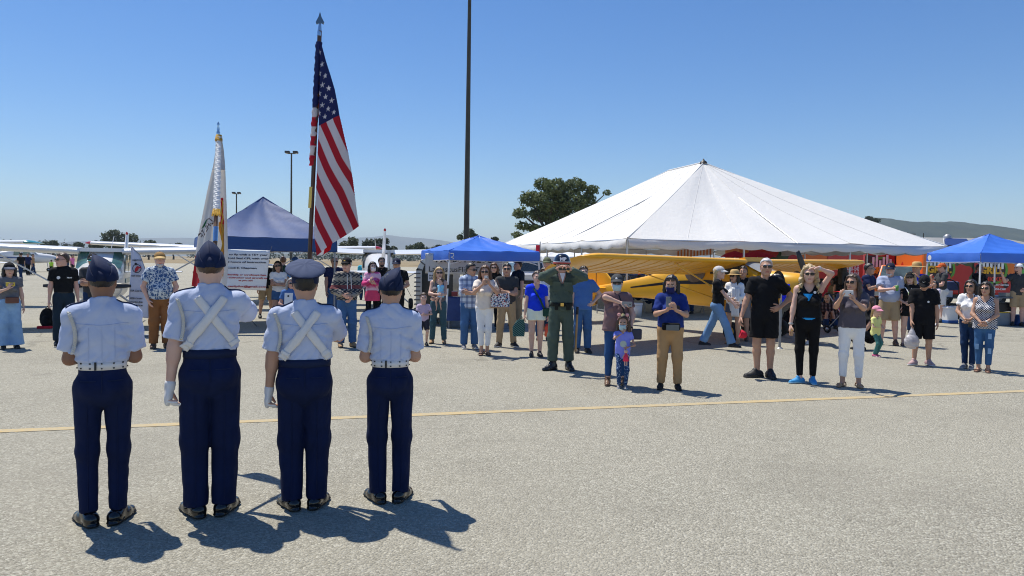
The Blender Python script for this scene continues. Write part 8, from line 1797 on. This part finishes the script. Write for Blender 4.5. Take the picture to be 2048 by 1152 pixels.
b = thing('camera', 'black camera hanging at the waist of woman in white t-shirt', 'camera', J44['root'].matrix_basis @ Vector((0.09, -0.22, 0.76)), J44['root'].rotation_euler.z); bevel(MB().box((0, 0, 0), (0.12, 0.05, 0.085)).build('camera_body', BLACKP, b), 0.008); MB().lathe([(0.034, 0), (0.036, 0.06), (0.030, 0.062), (0.001, 0.05)], 16).build('lens', BLACKP, b, loc=(0, -0.025, 0), rot=(math.pi / 2, 0, 0))
person('woman in sleeveless navy and white lattice print top, ripped jeans and sandals', 1966, 744, 1.475, -8, 'f', 1.04, 'tan', ('bob', 'dark'), (-6, 0), 'clasp', 'clasp', T_(DOTS, sleeve=0, neck='v', hem=0.85, e=0.018, loose=0.02, flare=0.01, name='sleeveless_top'), B_(cl('ripped_denim', 50, 84, 122, var=0.35, weave=0.3), e=0.007, len=1.80, taper=0.5), SAN_B, stance=0.08, extras=[SG, watch('R', plain('pale_wristband', (0.5, 0.5, 0.48), 0.5)), lambda J: [MB().grid(lambda u, v, q=q: tuple(q + Vector(((u - 0.5) * 0.05, 0, (v - 0.5) * 0.09))), 2, 2).build('denim_rip', LJEAN, J['root'], fixn=False) for q in (Vector((0.09, -0.098, 0.60)), Vector((-0.085, -0.09, 0.42)), Vector((0.09, -0.085, 0.36)))]])
person('man in white cap and grey t-shirt pointing left at the right edge', 2034, 652, 1.84, 10, 'm', 1.05, 'pink', ('short', 'dark', 'beard'), (-50, 0), dict(w=(-0.45, -0.28, 1.46), e=(0.2, 0.3, -1), curl=0.2, abs=True), 'waist', T_(DGRY), SHORT(KHAKI), SNK_B, extras=[cap(cl('white_cap_cloth', 206, 210, 216), back=True)])
person('person in black shirt behind the canopy pole reaching to the left', 1955, 640, 1.82, 50, 'm', 0.95, 'tan', ('short', 'brown'), (0, 0), 'hang', 'fwd', T_(BLKC), B_(BLKC), SNK_B)
# ------------------------------------------------------------------------------------------------ sitting and background people
J = person('person in dark plaid shirt sitting on the ground behind the woman filming', 1655, 655, 1.68, 10, 'f', 1.0, 'tan', ('long', 'black'), (-30, 20), 'waist', 'waist', T_(PLAID2, sleeve=1.9, e=0.02), B_(DJEAN), SNK_B, sit=0.16, feet=((-0.14, -0.5, -20), (0.14, -0.45, 20)))
person('person with black hair in black clothes behind the white phone', 1682, 655, 1.70, 160, 'f', 1.0, 'tan', ('wavy', 'black'), (0, 0), 'hang', 'hang', T_(BLKC), B_(BLKC), SNK_B)
person('crouching person in black behind the toddler in pink cap', 1738, 700, 1.66, -60, 'f', 1.0, 'tan', ('long', 'brown'), (0, 20), dict(w=(0.06, -0.38, 0.55)), dict(w=(0.06, -0.38, 0.6)), T_(BLKC, sleeve=0.6), B_(BLKC), SNK_B, sit=0.30, feet=((-0.12, -0.16, -8), (0.12, -0.22, 8)))
person('person in black trousers behind the blonde woman in vest', 1610, 688, 1.66, 150, 'm', 1.0, 'tan', ('short', 'black'), (0, 0), 'hang', 'hang', T_(BLKC), B_(BLKC), SNK_W, h=0.016)
rs = random.Random(3)
seat_lab = ['seated spectator in {} under the big tent, seen below the yellow wing at {}'][0]
tops = [(NAVYC, 'navy'), (BLKC, 'black'), (GRYC, 'grey'), (cl('maroon_cotton', 96, 30, 40), 'maroon'), (WHT, 'white'), (OLV, 'olive'), (STEELB, 'blue'), (cl('red_cotton', 170, 36, 44), 'red'), (TANC, 'tan'), (LTBL, 'pale blue'), (cl('purple_cotton', 76, 50, 110), 'purple')]
places = [(1236, 'beside the tail fin'), (1256, 'right of the tail fin'), (1278, 'left of the nearer wing strut'), (1300, 'above the sloping fuselage'), (1322, 'close to the wing root'), (1355, 'behind the woman in navy polo'), (1395, 'behind the walking woman'), (1645, 'behind the blonde woman'), (1668, 'left of the white phone'), (1540, 'behind the engine'), (1625, 'right of the engine')]
for i, ((mt, nm), (px, where)) in enumerate(zip(tops, places)):
    Y = 25.5 + (i % 3) * 1.1; x = xat(px, Y)
    person('seated spectator in %s under the big tent, %s' % (nm, where), px, 620, 1.62 + 0.1 * rs.random(), rs.uniform(-70, 70), rs.choice('mf'), 1.0, rs.choice(['tan', 'fair', 'brown']), (rs.choice(['short', 'long', 'bob']), rs.choice(['dark', 'black', 'brown', 'grey'])), (rs.uniform(-30, 30), 0), 'waist', 'waist', T_(mt), B_(DJEAN), SNK_B, sit=0.46, feet=((-0.11, -0.40, -8), (0.11, -0.40, 8)), loc=(x, Y, 0), h=0.021, group='spectators seated under the tent', extras=[cap(CAPG if i % 2 else CAPK)] if i % 3 == 0 else [])
    chair((x, Y + 0.04, 0), rs.uniform(-0.3, 0.3), 'folding chair under the big tent carrying the spectator in %s' % nm, STEEL)
for i, (px, py, H, mt, lab) in enumerate(((42, 560, 1.75, BLKC, 'distant walker in black behind the woman in visor cap'), (56, 551, 1.7, NAVYC, 'distant walker in navy left of the black polo man'), (66, 550, 1.66, TANC, 'distant walker in tan beside the walker in navy'), (103, 549, 1.2, cl('lime_cotton', 150, 190, 60), 'distant child in lime green on the apron'), (133, 552, 1.7, DGRY, 'distant walker in grey right of the black polo man'), (145, 551, 1.65, PINKC, 'distant walker in pink near the green windshield'))):
    person(lab, px, py, H, rs.uniform(0, 360), 'm', 1.0, 'tan', ('short', 'dark'), (0, 0), 'hang', 'hang', T_(mt), B_(BLKC if i % 2 else DJEAN), SNK_B, h=0.028, group='people far out on the apron', feet=((-0.1, -0.2, 0), (0.1, 0.2, 0)))
# ================================================================ SMALL THINGS ON THE APRON
def backpack(label, px, py, sc, col, rz=0.0, acc=None):
    r = thing('backpack', label, 'backpack', gr(px, py), rz); r.scale = (sc,) * 3
    s = SDF((-0.2, -0.15, 0), (0.2, 0.15, 0.5), 0.014); s.ell((0, 0, 0.22), (0.16, 0.10, 0.24), 0); s.cone((0, -0.07, 0.10), (0, -0.07, 0.22), 0.09, 0.08, 0.02); s.half((0, 0, -1), -0.005); s.field(folds(0.004, 9)); V, F = s.mesh(); link('pack', np_mesh('pack', V, F, col), r)
    MB().tube([(-0.04, 0.0, 0.45), (0, 0.01, 0.50), (0.04, 0.0, 0.45)], 0.01, 6).build('handle', col, r)
    for x in (-0.08, 0.08): MB().tube([(x, 0.07, 0.40), (x * 1.2, 0.14, 0.25), (x, 0.09, 0.06)], 0.014, 6).build('strap', col, r)
    if acc: bevel(MB().box((0, -0.15, 0.03), (0.30, 0.10, 0.06)).build('pouch', acc, r), 0.015)
backpack('black backpack with red pouch standing left of the man in black polo', 95, 656, 1.0, BLKC, 0.2, cl('red_pouch', 170, 30, 44))
backpack('black backpack on the ground beside the straw-hat woman', 1492, 664, 0.9, BLKC, 0.3)
backpack('black rucksack standing behind the blonde woman in vest', 1580, 666, 1.3, BLKC, 0.1)
backpack('camouflage pack leaning against the yellow tail fin', 1180, 610, 1.3, CAMO, 0.1)
# support post between man and blonde woman, with blue pennant
q = gr(1559, 697); r = thing('stanchion_post', 'grey metal post with blue pennant right of the man in black', 'post', q); MB().tube([(0, 0, 0), (0, 0, 1.0)], 0.026, 10).build('post', STEEL, r); MB().lathe([(0.07, 0), (0.05, 0.02), (0.03, 0.03)], 14).build('foot', STEEL, r); MB().tube([(0, 0, 0.3), (0, 0, 0.34)], 0.033, 10).build('collar', STEEL, r)
m = MB(); m.grid(lambda u, v: (0.02 + 0.15 * u * (1 - 0.4 * v), 0.02 * math.sin(u * 5), 1.32 - 0.42 * v), 8, 8); solidify(m.build('pennant', cl('pennant_blue', 26, 40, 190), r, fixn=False), 0.004); MB().tube([(0, 0, 1.0), (0.02, 0, 1.36)], 0.01, 8).build('mast', ALU, r)
# grey mast near the slanted fin
q = at(778, 501, 17.6); r = thing('banner_mast', 'slim grey mast rising behind the man in navy and white cap', 'pole', (q.x, 17.6, 0)); MB().tube([(0, 0, 0), (0, 0, q.z - 0.25)], 0.028, 10).build('shaft', ALU, r); MB().tube([(0, 0, q.z - 0.3), (0, 0, q.z)], 0.036, 10).build('sleeve', ALU, r); MB().lathe([(0.2, 0), (0.16, 0.03), (0.04, 0.05)], 14).build('base', STEEL, r)
MB().tube([(0, 0, q.z - 0.55), (0.35, -0.3, 1.25), (0.62, -0.6, 0.85)], 0.006, 5).build('guy_line', BLACKP, r)
# tables under the canopies
def table(label, loc, w, d, hgt, rz, mat, cover=None):
    r = thing('folding_table', label, 'table', loc, rz); MB().box((0, 0, hgt), (w, d, 0.04)).build('table_top', mat, r)
    for x in (-1, 1):
        for y in (-1, 1): MB().beam((x * (w / 2 - 0.1), y * (d / 2 - 0.06), 0), (x * (w / 2 - 0.12), y * (d / 2 - 0.06), hgt - 0.02), 0.03).build('leg', STEEL, r)
        MB().beam((x * (w / 2 - 0.1), -(d / 2 - 0.06), 0.15), (x * (w / 2 - 0.1), d / 2 - 0.06, 0.15), 0.022).build('brace', STEEL, r)
    if cover:
        m = MB(); m.loft([[(-w / 2 - 0.02, -d / 2 - 0.02, z), (w / 2 + 0.02, -d / 2 - 0.02, z), (w / 2 + 0.02, d / 2 + 0.02, z), (-w / 2 - 0.02, d / 2 + 0.02, z)] for z in (hgt + 0.025, hgt - 0.55)], smooth=False, caps=True); m.build('table_cloth', cover, r)
    return r
TT = plain('grey_table_plastic', (0.30, 0.31, 0.33), 0.5, var=0.1)
pt = gr(2010, 652); table('long dark folding table stacked with boxes below the right blue canopy', (pt.x + 0.3, pt.y + 0.4, 0), 2.4, 0.75, 0.84, -0.15, plain('dark_table_top', (0.07, 0.09, 0.12), 0.5))
def crate(label, x, y, z, d, mat, rz=0, band=None):
    r = thing('storage_box', label, 'box', (x, y, z), rz, 'boxes around the right table'); bevel(MB().box((0, 0, d[2] / 2), d).build('box_body', mat, r), 0.012); MB().box((0, 0, d[2] + 0.011), (d[0] * 1.03, d[1] * 1.03, 0.02)).build('lid', band or mat, r)
GREYP = plain('grey_tote_plastic', (0.22, 0.24, 0.26), 0.5); BLUEP = plain('blue_tote_plastic', (0.02, 0.10, 0.35), 0.45); YELP = plain('yellow_plastic', (0.72, 0.46, 0.02), 0.45); WOODP = plain('pale_board', (0.45, 0.42, 0.34), 0.7)
crate('white carton on the left end of the dark table', pt.x - 0.35, pt.y + 0.35, 0.865, (0.28, 0.3, 0.12), WPR, 0.2); crate('pale flat case on the middle of the dark table', pt.x + 0.35, pt.y + 0.3, 0.865, (0.55, 0.35, 0.09), WOODP); crate('dark case on the right part of the dark table', pt.x + 0.55, pt.y + 0.55, 0.965, (0.6, 0.3, 0.10), GREYP) if False else crate('dark case on the right part of the dark table', pt.x + 1.0, pt.y + 0.4, 0.865, (0.5, 0.35, 0.12), GREYP)
crate('blue tote under the dark table', pt.x + 0.75, pt.y + 0.35, 0.0, (0.55, 0.4, 0.30), BLUEP, 0.1); crate('grey tote under the dark table beside the blue one', pt.x + 0.05, pt.y + 0.4, 0.0, (0.5, 0.4, 0.38), GREYP, -0.1, YELP); crate('black crate stacked on the grey tote under the table', pt.x + 0.1, pt.y + 0.4, 0.42, (0.46, 0.36, 0.25), BLACKP)
# yellow chair
cc = gr(2000, 640); r = thing('yellow_chair', 'bright yellow plastic chair behind the dark table', 'chair', (cc.x + 0.3, cc.y + 1.6, 0), 0.3)
bevel(MB().box((0, 0, 0.45), (0.5, 0.48, 0.05)).build('seat', YELP, r), 0.02); bevel(MB().box((0, 0.24, 0.80), (0.52, 0.05, 0.55), mat=Matrix.Rotation(-0.12, 3, 'X')).build('backrest', YELP, r), 0.03)
for x in (-0.22, 0.22):
    for y in (-0.2, 0.2): MB().tube([(x, y, 0), (x * 0.95, y * 0.95, 0.44)], 0.02, 8).build('leg', STEEL, r)
# cooler, dolly, equipment rack left of table
cq = gr(1897, 646); r = thing('drinks_cooler', 'white and blue drinks cooler standing on its end', 'cooler', cq, 0.3); bevel(MB().box((0, 0, 0.26), (0.40, 0.34, 0.40)).build('body', WPR, r), 0.04); bevel(MB().box((0, 0, 0.05), (0.41, 0.35, 0.10)).build('base', BLUEP, r), 0.02); bevel(MB().box((0, 0, 0.48), (0.42, 0.36, 0.06)).build('lid', WPR, r), 0.02)
cq = gr(1908, 640); r = thing('equipment_cart', 'black equipment cart with hoop handle and white box', 'cart', (cq.x, cq.y + 0.7, 0), 0.1)
MB().box((0, 0, 0.70), (0.9, 0.5, 0.04)).build('top_shelf', BLACKP, r); MB().box((0, 0, 0.25), (0.9, 0.5, 0.04)).build('lower_shelf', BLACKP, r)
for x in (-0.42, 0.42):
    for y in (-0.22, 0.22): MB().tube([(x, y, 0.08), (x, y, 1.0)], 0.016, 8).build('upright', BLACKP, r); wheel('caster', r, (x, y, 0.07), 0.07, 0.04)
MB().tube([(-0.42 + 0.42 * (1 - math.cos(math.pi * k / 10)), -0.22, 1.0 + 0.32 * math.sin(math.pi * k / 10)) for k in range(11)], 0.02, 8).build('hoop_handle', BLACKP, r)
bevel(MB().box((0.05, 0, 0.83), (0.42, 0.3, 0.22)).build('amplifier', WPR, r), 0.01); bevel(MB().box((0.3, 0.05, 1.1), (0.5, 0.3, 0.3)).build('covered_case', cl('slate_cover', 60, 72, 100), r), 0.06)
# table with blue cloth under the flight-school canopy
pt = Vector((xat(906, 18.6), 18.6, 0)); table('small white table with blue cloth under the flight-school banner', (pt.x + 0.15, pt.y + 0.1, 0), 0.75, 0.55, 0.74, 0.2, plain('white_table_top', (0.62, 0.62, 0.60), 0.5), cl('table_cloth_blue', 50, 66, 110))
for i, (dx, c, lab) in enumerate(((-0.1, (0.4, 0.05, 0.04), 'red snack box on the small white table'), (0.12, (0.35, 0.22, 0.10), 'brown snack box on the small white table'))): r = thing('snack_box', lab, 'box', (pt.x + 0.15 + dx, pt.y + 0.05, 0.79)); bevel(MB().box((0, 0, 0.06), (0.15, 0.1, 0.12)).build('carton', plain('snack_%d' % i, c, 0.5), r), 0.004); MB().box((0, 0, 0.123), (0.145, 0.095, 0.004)).build('lid', WPR, r)
# tables under the tent
for i, (px, lab) in enumerate(((1265, 'long folding table under the tent left of the wing strut'), (1390, 'long folding table under the tent behind the walking woman'))): table(lab, (xat(px, 24.6), 24.6, 0), 2.4, 0.75, 0.74, 0.27, plain('white_table_top', (0.62, 0.62, 0.60), 0.5))
q = gr(1292, 640); r = thing('white_bucket', 'white plastic bucket under the tent near the yellow fuselage', 'bucket', (xat(1275, 23.4), 23.4, 0)); MB().lathe([(0.001, 0), (0.16, 0), (0.19, 0.42), (0.17, 0.42), (0.15, 0.03)], 18).build('body', WPR, r); MB().lathe([(0.20, 0.38), (0.20, 0.43)], 18).build('rim', WPR, r)
# red stroller
q = gr(1692, 668); r = thing('stroller', 'red folding stroller behind the woman filming', 'stroller', q, 0.5); RS = cl('red_stroller_cloth', 196, 36, 44)
m = MB(); m.grid(lambda u, v: ((u - 0.5) * 0.42, -0.25 + 0.5 * v, 0.42 + 0.45 * v * v - 0.05 * math.sin(math.pi * u)), 8, 8); solidify(m.build('seat', RS, r), 0.02); m = MB(); m.grid(lambda u, v: ((u - 0.5) * 0.46, 0.25 - 0.35 * math.sin(v * 1.6), 0.85 + 0.22 * math.cos(v * 1.6 - 0.3)), 8, 8); solidify(m.build('hood', RS, r), 0.01)
for x in (-0.24, 0.24):
    MB().tube([(x, -0.35, 0.12), (x, 0.35, 0.98)], 0.012, 8).build('frame_tube', ALU, r); MB().tube([(x, 0.35, 0.12), (x, -0.15, 0.65)], 0.012, 8).build('frame_tube', ALU, r)
    for y in (-0.36, 0.36): wheel('wheel', r, (x, y, 0.1), 0.1, 0.05)
MB().tube([(-0.24, 0.35, 0.98), (0.24, 0.35, 0.98)], 0.016, 8).build('push_bar', BLACKP, r)
# red banner between canopy and tent; cable on the ground; fire extinguisher
q = at(1075, 530, 26.0); r = thing('red_banner', 'narrow red banner hanging between blue canopy and white tent', 'banner', (q.x, 26, 0)); MB().box((0, 0, 2.0), (0.13, 0.02, 0.55)).build('cloth', cl('red_banner_cloth', 200, 40, 60), r); MB().tube([(0.08, 0, 0), (0.08, 0, 2.4)], 0.018, 8).build('pole', STEEL, r)
q = gr(465, 662); r = thing('tie_down_rope', 'thin dark tie-down rope slanting from canopy to ground behind the tall cadet', 'rope', (q.x, q.y, 0)); a = at(480, 616, 17.3); b = gr(515, 655); MB().tube([(a.x - q.x, a.y - q.y, a.z), (b.x - q.x, b.y - q.y, 0.01)], 0.008, 5).build('rope', BLACKP, r); MB().box((b.x - q.x, b.y - q.y, 0.02), (0.05, 0.05, 0.04)).build('anchor', STEEL, r)
r = thing('fire_extinguisher', 'red fire extinguisher hung on the grill truck side', 'extinguisher', (xat(1897, 33.3), 33.3, 0)); MB().lathe([(0.001, 0.9), (0.09, 0.9), (0.09, 1.35), (0.03, 1.45), (0.001, 1.46)], 14).build('cylinder', paint('red_truck_paint', (0.5, 0.016, 0.014)), r); MB().box((0, 0, 1.5), (0.12, 0.04, 0.08)).build('valve', BLACKP, r)
# ================================================================ the air: far hills fade to blue
def haze():
    m = MB(); m.box((0, 6500, 169), (19000, 14000, 342))
    o = m.build('haze', [], fixn=True)
    t = bpy.data.materials.new('valley_haze'); t.use_nodes = True; n = t.node_tree.nodes; n.clear()
    pv = n.new('ShaderNodeVolumePrincipled'); pv.inputs['Color'].default_value = (0.74, 0.89, 1.0, 1); pv.inputs['Density'].default_value = HAZE_D
    pv.inputs['Anisotropy'].default_value = 0.0
    out = n.new('ShaderNodeOutputMaterial'); t.node_tree.links.new(pv.outputs[0], out.inputs['Volume'])
    o.data.materials.append(t); tag(o, kind='stuff'); return o
HAZE_D = 1.4e-4
haze()
